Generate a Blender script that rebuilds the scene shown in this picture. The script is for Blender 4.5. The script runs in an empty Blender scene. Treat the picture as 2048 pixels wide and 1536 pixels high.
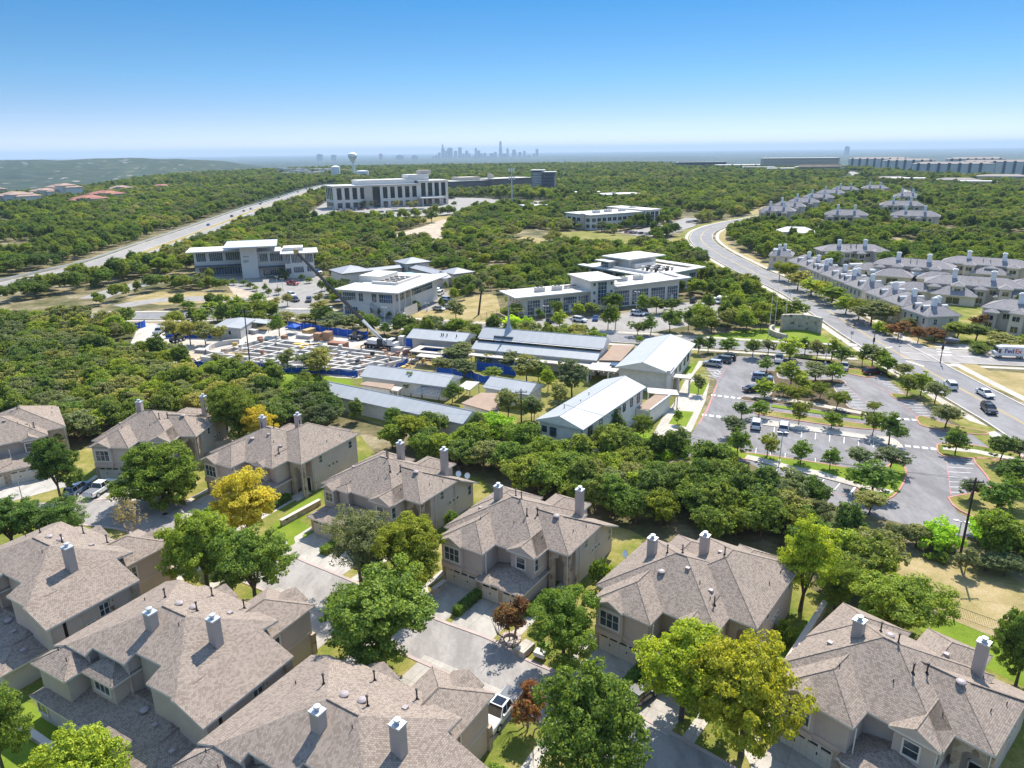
import bpy, math, random
import numpy as np
from mathutils import Vector
R = math.radians
random.seed(7)
scene = bpy.context.scene
COL = scene.collection
# ---------------------------------------------------------------- camera model
CAM_H, CAM_F, CAM_PITCH, CAM_ROLL = 52.0, 1420.0, R(18.2), R(0.66)
_c, _s = math.cos(CAM_PITCH), math.sin(CAM_PITCH)
_f = Vector((0, _c, -_s)); _r = Vector((1, 0, 0)); _u = Vector((0, _s, _c))
_r2 = _r*math.cos(CAM_ROLL) - _u*math.sin(CAM_ROLL)
_u2 = _r*math.sin(CAM_ROLL) + _u*math.cos(CAM_ROLL)
def at(u, v, z=0.0):
    """ground point (height z) surveyed from a pixel of the 2048 px photograph"""
    d = _f + _r2*((u-1024)/CAM_F) - _u2*((v-768)/CAM_F)
    t = (z-CAM_H)/d.z
    return Vector((d.x*t, d.y*t, z))
def bearing(u, v, dist):
    """point seen at a pixel at a horizontal distance"""
    d = _f + _r2*((u-1024)/CAM_F) - _u2*((v-768)/CAM_F)
    t = dist/math.hypot(d.x, d.y)
    return Vector((d.x*t, d.y*t, CAM_H+d.z*t))
def at2(u, v, z=0.0):
    p = at(u, v, z); return (p.x, p.y)
# ---------------------------------------------------------------- materials
MATS = {}
def srgb(r, g, b):
    def f(c):
        c /= 255.0
        return c/12.92 if c <= 0.04045 else ((c+0.055)/1.055)**2.4
    return (f(r), f(g), f(b), 1)
class NT:
    def __init__(self, name):
        self.m = bpy.data.materials.new(name); self.m.use_nodes = True
        self.t = self.m.node_tree; self.n = self.t.nodes; self.n.clear()
        self.out = self.n.new('ShaderNodeOutputMaterial')
    def node(self, typ, **kw):
        nd = self.n.new(typ)
        for k, v in kw.items():
            if k.startswith('i_'):
                key = k[2:]
                key = int(key) if key.isdigit() else key.replace('_', ' ')
                nd.inputs[key].default_value = v
            else: setattr(nd, k, v)
        return nd
    def link(self, a, b): self.t.links.new(a, b)
    def noise(self, scale, detail=4, rough=0.6, vec=None, dist=0.0):
        nd = self.node('ShaderNodeTexNoise', i_Scale=scale, i_Detail=detail, i_Roughness=rough, i_Distortion=dist)
        if vec is not None: self.link(vec, nd.inputs['Vector'])
        return nd.outputs['Fac']
    def ramp(self, fac, stops):
        nd = self.n.new('ShaderNodeValToRGB'); cr = nd.color_ramp
        while len(cr.elements) < len(stops): cr.elements.new(0.5)
        for e, (p, c) in zip(cr.elements, stops): e.position = p; e.color = c
        self.link(fac, nd.inputs['Fac']); return nd.outputs['Color']
    def mix(self, fac, a, b, mode='MIX'):
        nd = self.n.new('ShaderNodeMix'); nd.data_type = 'RGBA'; nd.blend_type = mode
        for val, idx in ((fac, 0), (a, 6), (b, 7)):
            if hasattr(val, 'is_linked') or isinstance(val, bpy.types.NodeSocket): self.link(val, nd.inputs[idx])
            else: nd.inputs[idx].default_value = val
        return nd.outputs[2]
    def math(self, op, a, b=0.0, c=0.0):
        nd = self.n.new('ShaderNodeMath'); nd.operation = op
        for i, val in enumerate((a, b, c)):
            if isinstance(val, bpy.types.NodeSocket): self.link(val, nd.inputs[i])
            else: nd.inputs[i].default_value = val
        return nd.outputs[0]
    def finish(self, color, rough=0.8, metal=0.0, spec=0.3, bump=None, bstr=0.3, bdist=0.05):
        b = self.n.new('ShaderNodeBsdfPrincipled')
        if isinstance(color, bpy.types.NodeSocket): self.link(color, b.inputs['Base Color'])
        else: b.inputs['Base Color'].default_value = color
        if isinstance(rough, bpy.types.NodeSocket): self.link(rough, b.inputs['Roughness'])
        else: b.inputs['Roughness'].default_value = rough
        b.inputs['Metallic'].default_value = metal
        b.inputs['Specular IOR Level'].default_value = spec
        if bump is not None:
            bn = self.n.new('ShaderNodeBump'); bn.inputs['Strength'].default_value = bstr; bn.inputs['Distance'].default_value = bdist
            self.link(bump, bn.inputs['Height']); self.link(bn.outputs[0], b.inputs['Normal'])
        self.link(b.outputs[0], self.out.inputs[0]); return self.m
def scale_c(c, k): return (c[0]*k, c[1]*k, c[2]*k, 1)
def plain(name, col, rough=0.8, var=0.12, scale=1.5, metal=0.0, spec=0.3, fine=0.0, fscale=12, world=False):
    """a painted or weathered surface: base colour with two sizes of soft mottling"""
    if name in MATS: return MATS[name]
    t = NT(name)
    tc = t.node('ShaderNodeTexCoord').outputs['Object']
    if world: tc = t.node('ShaderNodeNewGeometry').outputs['Position']
    n1 = t.noise(scale, 5, 0.65, tc)
    c = t.ramp(n1, [(0.3, scale_c(col, 1-var)), (0.7, scale_c(col, 1+var))])
    if fine:
        n2 = t.noise(fscale, 3, 0.7, tc)
        c = t.mix(1.0, c, t.ramp(n2, [(0.3, (1-fine,)*3+(1,)), (0.7, (1+fine,)*3+(1,))]), 'MULTIPLY')
    MATS[name] = t.finish(c, rough, metal, spec); return MATS[name]
# ---------------------------------------------------------------- mesh builder
class MB:
    def __init__(self): self.v = []; self.f = []; self.m = []; self.uv = []
    def face(self, pts, mat=0, uv=None):
        i = len(self.v); self.v += [tuple(p) for p in pts]
        self.f.append(tuple(range(i, i+len(pts)))); self.m.append(mat)
        self.uv.append(uv)
    def box(self, x0, y0, z0, x1, y1, z1, mat=0, bottom=True):
        a, b, c, d = (x0, y0), (x1, y0), (x1, y1), (x0, y1)
        self.prism([a, b, c, d], z0, z1, mat, bottom)
    def prism(self, poly, z0, z1, mat=0, bottom=True, topmat=None):
        n = len(poly)
        ar = sum(poly[i][0]*poly[(i+1) % n][1]-poly[(i+1) % n][0]*poly[i][1] for i in range(n))
        if ar < 0: poly = poly[::-1]
        for i in range(n):
            a, b = poly[i], poly[(i+1) % n]
            L = math.hypot(b[0]-a[0], b[1]-a[1])
            self.face([(a[0], a[1], z0), (b[0], b[1], z0), (b[0], b[1], z1), (a[0], a[1], z1)], mat,
                      [(0, z0), (L, z0), (L, z1), (0, z1)])
        self.face([(p[0], p[1], z1) for p in poly], mat if topmat is None else topmat, [tuple(p) for p in poly])
        if bottom: self.face([(p[0], p[1], z0) for p in poly[::-1]], mat, [tuple(p) for p in poly[::-1]])
    def obox(self, cx, cy, z0, z1, w, d, ang, mat=0, topmat=None):
        c, s = math.cos(ang), math.sin(ang)
        self.prism([(cx+c*px-s*py, cy+s*px+c*py) for px, py in ((-w/2, -d/2), (w/2, -d/2), (w/2, d/2), (-w/2, d/2))], z0, z1, mat, True, topmat)
    def tube(self, p0, p1, r0, r1=None, n=8, mat=0, caps=True):
        r1 = r0 if r1 is None else r1
        p0, p1 = Vector(p0), Vector(p1); d = p1-p0
        if d.length < 1e-6: return
        d.normalize(); a = Vector((0, 0, 1)) if abs(d.z) < 0.9 else Vector((1, 0, 0))
        x = d.cross(a).normalized(); y = d.cross(x)
        A = [p0+x*math.cos(2*math.pi*i/n)*r0+y*math.sin(2*math.pi*i/n)*r0 for i in range(n)]
        B = [p1+x*math.cos(2*math.pi*i/n)*r1+y*math.sin(2*math.pi*i/n)*r1 for i in range(n)]
        for i in range(n):
            j = (i+1) % n
            self.face([A[j], A[i], B[i], B[j]], mat)
        if caps:
            self.face(B[::-1], mat); self.face(A, mat)
    def lathe(self, cx, cy, prof, n=12, mat=0):
        for (r0, z0), (r1, z1) in zip(prof[:-1], prof[1:]):
            for i in range(n):
                a, b = 2*math.pi*i/n, 2*math.pi*(i+1)/n
                P = [(cx+r0*math.cos(a), cy+r0*math.sin(a), z0), (cx+r0*math.cos(b), cy+r0*math.sin(b), z0),
                     (cx+r1*math.cos(b), cy+r1*math.sin(b), z1), (cx+r1*math.cos(a), cy+r1*math.sin(a), z1)]
                if r0 < 1e-4: P = P[1:]
                elif r1 < 1e-4: P = P[:3]
                self.face(P, mat)
    # a hipped or gabled roof solid over the rectangle (x0,y0)-(x1,y1)
    def hip(self, x0, y0, x1, y1, ez, p, th=0.2, mat=0, fm=1, gable='', soffit=True):
        w, d = x1-x0, y1-y0
        along_x = w >= d
        if 'X' in gable: along_x = True      # ridge runs along x whatever the proportions
        if 'Y' in gable: along_x = False
        h = (d if along_x else w)/2
        rz = ez+h*p
        if along_x:
            ym = (y0+y1)/2
            a = x0 if '-' in gable else min(x0+h, (x0+x1)/2)
            b = x1 if '+' in gable else max(x1-h, (x0+x1)/2)
            ra, rb = (a, ym, rz), (b, ym, rz)
            faces = [[(x0, y0, ez), (x1, y0, ez), rb, ra], [(x1, y1, ez), (x0, y1, ez), ra, rb],
                     [(x0, y1, ez), (x0, y0, ez), ra], [(x1, y0, ez), (x1, y1, ez), rb]]
        else:
            xm = (x0+x1)/2
            a = y0 if '-' in gable else min(y0+h, (y0+y1)/2)
            b = y1 if '+' in gable else max(y1-h, (y0+y1)/2)
            ra, rb = (xm, a, rz), (xm, b, rz)
            faces = [[(x1, y0, ez), (x1, y1, ez), rb, ra], [(x0, y1, ez), (x0, y0, ez), ra, rb],
                     [(x0, y0, ez), (x1, y0, ez), ra], [(x1, y1, ez), (x0, y1, ez), rb]]
        for i, fc in enumerate(faces):
            isg = (i == 2 and '-' in gable) or (i == 3 and '+' in gable)
            if isg:      # open gable end: bargeboards, wall below comes from the wall mesh
                self.face(fc, 2 if fm == 1 else fm)
            else: self.slope(fc, mat)
        zb = ez-th
        for a, b in (((x0, y0), (x1, y0)), ((x1, y0), (x1, y1)), ((x1, y1), (x0, y1)), ((x0, y1), (x0, y0))):
            self.face([(a[0], a[1], zb), (b[0], b[1], zb), (b[0], b[1], ez), (a[0], a[1], ez)], fm)
        if soffit: self.face([(x0, y1, zb), (x1, y1, zb), (x1, y0, zb), (x0, y0, zb)], fm)
        # ridge and hip caps
        for p0, p1 in [(ra, rb)]:
            if (Vector(p0)-Vector(p1)).length > 0.3: self.tube(p0, p1, 0.09, 0.09, 6, mat)
        if fm == 1:
            for c in ((x0, y0, ez), (x1, y0, ez), (x1, y1, ez), (x0, y1, ez)):
                q = ra if (Vector(c)-Vector(ra)).length < (Vector(c)-Vector(rb)).length else rb
                if not gable: self.tube(c, q, 0.055, 0.055, 5, mat, False)
        return rz
    def slope(self, fc, mat=0):
        """roof plane with uv in metres: u along the eave, v up the slope"""
        a, b = Vector(fc[0]), Vector(fc[1]); u = (b-a).normalized()
        n = (b-a).cross(Vector(fc[2])-a).normalized(); w = n.cross(u)
        off = (a.x*1.7+a.y*0.9, a.z)
        self.face(fc, mat, [((Vector(q)-a).dot(u)+off[0], (Vector(q)-a).dot(w)+off[1]) for q in fc])
    def build(self, name, mats, parent=None, smooth=False, loc=None, rot=0.0):
        me = bpy.data.meshes.new(name)
        me.from_pydata(self.v, [], self.f)
        if not isinstance(mats, (list, tuple)): mats = [mats]
        for m in mats: me.materials.append(m)
        me.polygons.foreach_set('material_index', [min(i, len(mats)-1) for i in self.m])
        if any(u is not None for u in self.uv):
            lay = me.uv_layers.new(name='UVMap'); flat = []
            for fc, u in zip(self.f, self.uv):
                if u is None:
                    u = [(self.v[i][0]+self.v[i][1], self.v[i][2]) for i in fc]
                for q in u: flat += [q[0], q[1]]
            lay.data.foreach_set('uv', flat)
        if smooth: me.polygons.foreach_set('use_smooth', [True]*len(me.polygons))
        me.update()
        o = bpy.data.objects.new(name, me); COL.objects.link(o)
        if parent is not None: o.parent = parent
        if loc is not None: o.location = loc; o.rotation_euler[2] = rot
        return o
def tag(o, label=None, cat=None, group=None, kind=None):
    if label: o['label'] = label
    if cat: o['category'] = cat
    if group: o['group'] = group
    if kind: o['kind'] = kind
    return o
def thing(name, label, cat, loc=(0, 0, 0), rotz=0.0, group=None):
    o = bpy.data.objects.new(name, None); COL.objects.link(o)
    o.empty_display_size = 0.3
    o.location = (loc[0], loc[1], loc[2] if len(loc) > 2 else 0.0); o.rotation_euler[2] = rotz
    return tag(o, label, cat, group)
def kids(o): return CHILD.get(o.name, None) or [c for c in o.children]
CHILD = {}
def dup(root, loc=None, rotz=None, label=None, group=None, scale=None):
    """copy a thing with copies of its parts and sub-parts (mesh data shared)"""
    def rec(o, par):
        c = o.copy(); COL.objects.link(c)
        if par is not None: c.parent = par
        for ch in kids(o): rec(ch, c)
        return c
    r = rec(root, None)
    if loc is not None: r.location = (loc[0], loc[1], loc[2] if len(loc) > 2 else 0.0)
    if rotz is not None: r.rotation_euler[2] = rotz
    if scale is not None: r.scale = (scale,)*3 if not isinstance(scale, (tuple, list)) else scale
    if label: r['label'] = label
    if group: r['group'] = group
    return r
ORD = ['first', 'second', 'third', 'fourth', 'fifth', 'sixth', 'seventh', 'eighth', 'ninth', 'tenth', 'eleventh', 'twelfth', 'thirteenth',
       'fourteenth', 'fifteenth', 'sixteenth', 'seventeenth', 'eighteenth', 'nineteenth', 'twentieth', 'twenty-first', 'twenty-second',
       'twenty-third', 'twenty-fourth', 'twenty-fifth', 'twenty-sixth', 'twenty-seventh', 'twenty-eighth', 'twenty-ninth', 'thirtieth']
# ================================================================ common materials
def mat_shingle(name, base, dark):
    t = NT(name)
    uv = t.node('ShaderNodeUVMap').outputs[0]
    br = t.node('ShaderNodeTexBrick', offset=0.5, squash=1.0, i_Scale=1.0, i_Mortar_Size=0.012, i_Mortar_Smooth=0.4, i_Bias=-0.25, i_Brick_Width=0.23, i_Row_Height=0.17)
    br.inputs['Color1'].default_value = scale_c(base, 1.25); br.inputs['Color2'].default_value = scale_c(dark, 0.86); br.inputs['Mortar'].default_value = scale_c(dark, 0.55)
    t.link(uv, br.inputs['Vector'])
    pos = t.node('ShaderNodeTexCoord').outputs['Object']
    n = t.noise(0.3, 4, 0.6, pos)
    c = t.mix(1.0, br.outputs['Color'], t.ramp(n, [(0.3, (0.94, 0.935, 0.935, 1)), (0.7, (1.05, 1.04, 1.03, 1))]), 'MULTIPLY')
    st = t.node('ShaderNodeMapping'); st.inputs['Scale'].default_value = (1.2, 0.12, 1); t.link(uv, st.inputs['Vector'])
    n2 = t.noise(1.0, 4, 0.6, st.outputs[0])
    c = t.mix(1.0, c, t.ramp(n2, [(0.35, (0.965, 0.965, 0.965, 1)), (0.65, (1.03, 1.03, 1.03, 1))]), 'MULTIPLY')
    MATS[name] = t.finish(c, 0.92, 0, 0.15, br.outputs['Fac'], 0.25, -0.02); return MATS[name]
mat_shingle('taupe_shingle', (0.275, 0.222, 0.178, 1), (0.212, 0.168, 0.135, 1))
mat_shingle('grey_shingle', (0.27, 0.25, 0.245, 1), (0.19, 0.178, 0.176, 1))
plain('stucco_tan', (0.56, 0.435, 0.35, 1), 0.9, 0.07, 0.6, fine=0.05)
plain('stucco_grey', (0.52, 0.425, 0.355, 1), 0.9, 0.07, 0.6, fine=0.05)
plain('stucco_pale', (0.58, 0.49, 0.41, 1), 0.9, 0.06, 0.6, fine=0.04)
plain('trim_cream', (0.70, 0.64, 0.55, 1), 0.7, 0.05, 1.0)
plain('fascia', (0.66, 0.60, 0.53, 1), 0.6, 0.05, 1.0)
plain('white_paint', (0.78, 0.77, 0.74, 1), 0.5, 0.04, 1.0)
plain('dark_metal', (0.035, 0.035, 0.04, 1), 0.5, 0.1, 2.0, metal=0.3)
plain('grey_metal', (0.42, 0.43, 0.45, 1), 0.4, 0.08, 1.5, metal=0.6)
plain('galvanised', (0.55, 0.56, 0.57, 1), 0.45, 0.08, 1.5, metal=0.4)
plain('rubber', (0.015, 0.015, 0.016, 1), 0.8, 0.1, 4)
plain('dark_door', (0.03, 0.025, 0.022, 1), 0.35, 0.2, 2)
plain('timber_pole', (0.055, 0.042, 0.033, 1), 0.9, 0.25, 3)
def mat_glass(name, col, rough=0.08):
    t = NT(name); tc = t.node('ShaderNodeTexCoord').outputs['Object']
    n = t.noise(0.9, 2, 0.5, tc)
    MATS[name] = t.finish(t.ramp(n, [(0.35, scale_c(col, 0.6)), (0.65, scale_c(col, 1.5))]), rough, 0.0, 0.9); return MATS[name]
mat_glass('window_glass', (0.045, 0.06, 0.07, 1))
mat_glass('blue_glass', (0.05, 0.085, 0.11, 1))
mat_glass('dark_glass', (0.02, 0.026, 0.032, 1))
mat_glass('car_glass', (0.012, 0.014, 0.017, 1), 0.05)
def mat_stone(name, a, b, c, scale=1.7):
    t = NT(name); tc = t.node('ShaderNodeTexCoord').outputs['Object']
    v = t.node('ShaderNodeTexVoronoi', feature='F1', i_Scale=scale, i_Randomness=0.9); t.link(tc, v.inputs['Vector'])
    e = t.node('ShaderNodeTexVoronoi', feature='DISTANCE_TO_EDGE', i_Scale=scale, i_Randomness=0.9); t.link(tc, e.inputs['Vector'])
    sep = t.node('ShaderNodeSeparateColor'); t.link(v.outputs['Color'], sep.inputs[0])
    col = t.ramp(sep.outputs[0], [(0.0, a), (0.35, b), (0.65, c), (0.85, scale_c(a, 0.8)), (1.0, (0.16, 0.09, 0.05, 1))])
    m = t.math('LESS_THAN', e.outputs['Distance'], 0.035)
    col = t.mix(m, col, (0.45, 0.41, 0.35, 1))
    n = t.noise(9, 3, 0.6, tc)
    col = t.mix(1.0, col, t.ramp(n, [(0.3, (0.85,)*3+(1,)), (0.7, (1.12,)*3+(1,))]), 'MULTIPLY')
    MATS[name] = t.finish(col, 0.9, 0, 0.2, e.outputs['Distance'], 0.5, 0.05); return MATS[name]
mat_stone('limestone', (0.52, 0.42, 0.31, 1), (0.46, 0.35, 0.24, 1), (0.36, 0.27, 0.18, 1))
mat_stone('cream_stone', (0.50, 0.45, 0.36, 1), (0.46, 0.41, 0.32, 1), (0.40, 0.35, 0.27, 1), 1.2)
def mat_brickwall(name, a, b, mort, bw, rh):
    t = NT(name); uv = t.node('ShaderNodeUVMap').outputs[0]
    br = t.node('ShaderNodeTexBrick', i_Scale=1.0, i_Mortar_Size=0.01, i_Brick_Width=bw, i_Row_Height=rh)
    br.inputs['Color1'].default_value = a; br.inputs['Color2'].default_value = b; br.inputs['Mortar'].default_value = mort
    t.link(uv, br.inputs['Vector'])
    n = t.noise(1.0, 4, 0.6, t.node('ShaderNodeTexCoord').outputs['Object'])
    c = t.mix(1.0, br.outputs['Color'], t.ramp(n, [(0.3, (0.9,)*3+(1,)), (0.7, (1.08,)*3+(1,))]), 'MULTIPLY')
    MATS[name] = t.finish(c, 0.9, 0, 0.2); return MATS[name]
mat_brickwall('siding_grey', (0.36, 0.31, 0.265, 1), (0.33, 0.285, 0.245, 1), (0.24, 0.2, 0.17, 1), 2.4, 0.2)
def mat_garage():
    t = NT('garage_panel'); uv = t.node('ShaderNodeUVMap').outputs[0]
    br = t.node('ShaderNodeTexBrick', offset=0.0, i_Scale=1.0, i_Mortar_Size=0.02, i_Mortar_Smooth=0.5, i_Brick_Width=0.62, i_Row_Height=0.55)
    br.inputs['Color1'].default_value = (0.62, 0.55, 0.44, 1); br.inputs['Color2'].default_value = (0.60, 0.53, 0.42, 1); br.inputs['Mortar'].default_value = (0.42, 0.36, 0.28, 1)
    t.link(uv, br.inputs['Vector'])
    MATS['garage_panel'] = t.finish(br.outputs['Color'], 0.6, 0, 0.3, br.outputs['Fac'], 0.3, -0.02)
mat_garage()
M = MATS
# ================================================================ leaf and grass
def mat_leaf(name, cols, trans=0.45, varscale=0.35, bright=1.75):
    """leaves: per-leaf and per-tree variation; two-sided, some light passes through"""
    t = NT(name)
    oi = t.node('ShaderNodeObjectInfo')
    geo = t.node('ShaderNodeNewGeometry')
    tc = t.node('ShaderNodeTexCoord').outputs['Object']
    n = t.noise(varscale, 3, 0.6, tc)
    mixv = t.math('ADD', t.math('MULTIPLY', geo.outputs['Random Per Island'], 0.45), t.math('MULTIPLY', n, 0.55))
    k = len(cols)
    c = t.ramp(mixv, [(0.22+0.56*i/(k-1), (col[0]*bright*1.25, col[1]*bright*1.12, col[2]*bright*0.92, 1)) for i, col in enumerate(cols)])
    tint = t.ramp(oi.outputs['Random'], [(0.0, (0.66, 0.74, 0.78, 1)), (0.25, (1.0, 0.95, 0.95, 1)), (0.5, (0.86, 0.95, 1.05, 1)), (0.75, (1.2, 1.12, 0.85, 1)), (1.0, (1.5, 1.32, 1.0, 1))])
    c = t.mix(1.0, c, tint, 'MULTIPLY')
    # broad drifts of paler and darker species over the land
    drift = t.noise(0.016, 4, 0.6, geo.outputs['Position'])
    c = t.mix(1.0, c, t.ramp(drift, [(0.36, (0.74, 0.82, 0.86, 1)), (0.5, (1.05, 1.04, 1.0, 1)), (0.64, (1.4, 1.28, 1.05, 1))]), 'MULTIPLY')
    d = t.node('ShaderNodeBsdfDiffuse'); t.link(c, d.inputs['Color'])
    tr = t.node('ShaderNodeBsdfTranslucent'); t.link(t.mix(1.0, c, (1.25, 1.2, 0.6, 1), 'MULTIPLY'), tr.inputs['Color'])
    g = t.node('ShaderNodeBsdfGlossy', i_Roughness=0.65); g.inputs['Color'].default_value = (1, 1, 1, 1)
    m1 = t.node('ShaderNodeMixShader', i_Fac=trans); t.link(d.outputs[0], m1.inputs[1]); t.link(tr.outputs[0], m1.inputs[2])
    m2 = t.node('ShaderNodeMixShader', i_Fac=0.012); t.link(m1.outputs[0], m2.inputs[1]); t.link(g.outputs[0], m2.inputs[2])
    t.link(m2.outputs[0], t.out.inputs[0]); MATS[name] = t.m; return t.m
LG = [(0.032, 0.06, 0.014, 1), (0.066, 0.115, 0.022, 1), (0.112, 0.17, 0.032, 1), (0.17, 0.225, 0.045, 1)]
mat_leaf('leaf_green', LG)
mat_leaf('leaf_bright', [(0.045, 0.085, 0.014, 1), (0.085, 0.145, 0.022, 1), (0.135, 0.205, 0.03, 1), (0.20, 0.26, 0.04, 1)])
mat_leaf('leaf_dark', [(0.032, 0.055, 0.016, 1), (0.06, 0.098, 0.024, 1), (0.098, 0.145, 0.034, 1), (0.15, 0.195, 0.05, 1)])
mat_leaf('leaf_oak', [(0.048, 0.07, 0.033, 1), (0.088, 0.115, 0.055, 1), (0.14, 0.168, 0.085, 1), (0.21, 0.235, 0.125, 1)])
mat_leaf('leaf_yellow', [(0.15, 0.13, 0.015, 1), (0.26, 0.235, 0.025, 1), (0.35, 0.31, 0.04, 1), (0.42, 0.37, 0.07, 1)])
mat_leaf('leaf_olive', [(0.042, 0.066, 0.012, 1), (0.075, 0.11, 0.018, 1), (0.115, 0.152, 0.024, 1), (0.16, 0.195, 0.035, 1)])
mat_leaf('leaf_red', [(0.06, 0.03, 0.016, 1), (0.12, 0.045, 0.025, 1), (0.14, 0.09, 0.04, 1), (0.10, 0.11, 0.03, 1)])
mat_leaf('leaf_lime', [(0.10, 0.20, 0.015, 1), (0.17, 0.30, 0.02, 1), (0.24, 0.38, 0.03, 1), (0.30, 0.44, 0.05, 1)])
mat_leaf('leaf_hedge', [(0.03, 0.06, 0.012, 1), (0.06, 0.11, 0.02, 1), (0.10, 0.17, 0.028, 1), (0.16, 0.24, 0.04, 1)])
mat_leaf('leaf_dry', [(0.14, 0.12, 0.07, 1), (0.20, 0.16, 0.09, 1), (0.22, 0.19, 0.10, 1), (0.16, 0.17, 0.06, 1)])
plain('bark', (0.10, 0.08, 0.065, 1), 0.95, 0.3, 4)
plain('bark_pale', (0.22, 0.19, 0.16, 1), 0.95, 0.25, 4)
# ================================================================ terrain, ground and paving
EDGE = [(-180, 900), (-60, 900), (-37, 1000), (-29, 1300), (-24, 1900), (-13, 2400), (0, 2500), (11, 2500), (14, 1900), (25, 1800), (30, 1350), (37, 1250), (60, 1200), (180, 900)]
_ex = [e[0] for e in EDGE]; _ey = [e[1] for e in EDGE]
def sstep(a, b, x): t = np.clip((x-a)/(b-a), 0, 1); return t*t*(3-2*t)
def ground_h(x, y):
    x = np.asarray(x, float); y = np.asarray(y, float)
    d = np.hypot(x, y); a = np.degrees(np.arctan2(x, y))
    E = np.interp(a, _ex, _ey)
    h = -85*sstep(1.0, 1.9, d/E)
    wob = np.sin(a*0.9+1.0)*0.5+np.sin(a*2.3)*0.3+np.sin(a*0.37)*0.4
    m = sstep(-14, -24, a)*sstep(-70, -50, a)
    h = h+m*(112+8*wob)*np.exp(-((d-5600-250*wob)/1250)**2)
    h = h+sstep(-20, -8, a)*sstep(22, 12, a)*42*np.exp(-((d-6200-300*np.sin(a))/700)**2)
    h = h+sstep(3500, 9000, d)*(6*np.sin(x/1400.0+1)*np.sin(y/1900.0)+5*np.sin(x/610.0)*np.sin(y/850.0+2))
    return h
def terrain():
    az = np.concatenate([np.arange(-180, -52, 8.0), np.arange(-52, 52, 1.0), np.arange(52, 180, 8.0)])
    rr = np.concatenate([[25, 120, 400, 700], np.arange(900, 4000, 130), np.arange(4000, 9000, 250), [9500, 11000, 13000, 16000, 20000, 26000, 34000, 45000]])
    A, D = np.meshgrid(np.radians(az), rr)
    X, Y = np.sin(A)*D, np.cos(A)*D
    Z = ground_h(X, Y)
    n, k = len(rr), len(az)
    v = np.stack([X, Y, Z], -1).reshape(-1, 3).tolist()+[[0, 0, 0]]
    f = [(i*k+j, (i+1)*k+j, (i+1)*k+(j+1) % k, i*k+(j+1) % k) for i in range(n-1) for j in range(k)]
    f += [(len(v)-1, j, (j+1) % k) for j in range(k)]
    me = bpy.data.meshes.new('ground'); me.from_pydata(v, [], f)
    me.polygons.foreach_set('use_smooth', [True]*len(f)); me.update()
    o = bpy.data.objects.new('ground', me); COL.objects.link(o); tag(o, kind='structure'); return o
def mat_ground():
    t = NT('ground_cover')
    pos = t.node('ShaderNodeNewGeometry').outputs['Position']
    ln = t.node('ShaderNodeVectorMath', operation='LENGTH'); t.link(pos, ln.inputs[0])
    near = t.ramp(t.noise(0.09, 6, 0.65, pos), [(0.35, (0.075, 0.085, 0.03, 1)), (0.5, (0.16, 0.135, 0.065, 1)), (0.62, (0.30, 0.245, 0.15, 1))])
    near = t.mix(1.0, near, t.ramp(t.noise(0.9, 4, 0.7, pos), [(0.3, (0.7,)*3+(1,)), (0.7, (1.2,)*3+(1,))]), 'MULTIPLY')
    fm = t.node('ShaderNodeMapping'); fm.inputs['Scale'].default_value = (1, 1, 1); t.link(pos, fm.inputs[0])
    far = t.ramp(t.noise(0.012, 8, 0.72, pos), [(0.34, (0.018, 0.034, 0.014, 1)), (0.5, (0.035, 0.055, 0.022, 1)), (0.6, (0.07, 0.085, 0.035, 1)), (0.72, (0.17, 0.15, 0.09, 1))])
    big = t.noise(0.0006, 5, 0.6, pos)
    far = t.mix(1.0, far, t.ramp(big, [(0.35, (0.55, 0.6, 0.6, 1)), (0.65, (1.05, 1.02, 0.95, 1))]), 'MULTIPLY')
    # roofs and clearings of distant suburbs: pale flecks in clusters
    vo = t.node('ShaderNodeTexVoronoi', feature='F1', i_Scale=0.014, i_Randomness=1.0); t.link(pos, vo.inputs['Vector'])
    sep = t.node('ShaderNodeSeparateColor'); t.link(vo.outputs['Color'], sep.inputs[0])
    fleck = t.math('MULTIPLY', t.math('LESS_THAN', vo.outputs['Distance'], 0.22), t.math('GREATER_THAN', sep.outputs[0], 0.55))
    clus = t.ramp(t.noise(0.0011, 4, 0.6, pos), [(0.44, (0, 0, 0, 1)), (0.52, (1, 1, 1, 1))])
    fl = t.math('MULTIPLY', fleck, clus)
    far = t.mix(fl, far, t.ramp(sep.outputs[1], [(0, (0.32, 0.28, 0.25, 1)), (0.5, (0.5, 0.48, 0.46, 1)), (1, (0.25, 0.18, 0.14, 1))]))
    k = t.ramp(t.math('DIVIDE', ln.outputs['Value'], 1000), [(0.55, (0, 0, 0, 1)), (0.95, (1, 1, 1, 1))])
    c = t.mix(k, near, far)
    MATS['ground_cover'] = t.finish(c, 0.95, 0, 0.1)
mat_ground()
terrain().data.materials.append(M['ground_cover'])
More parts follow.
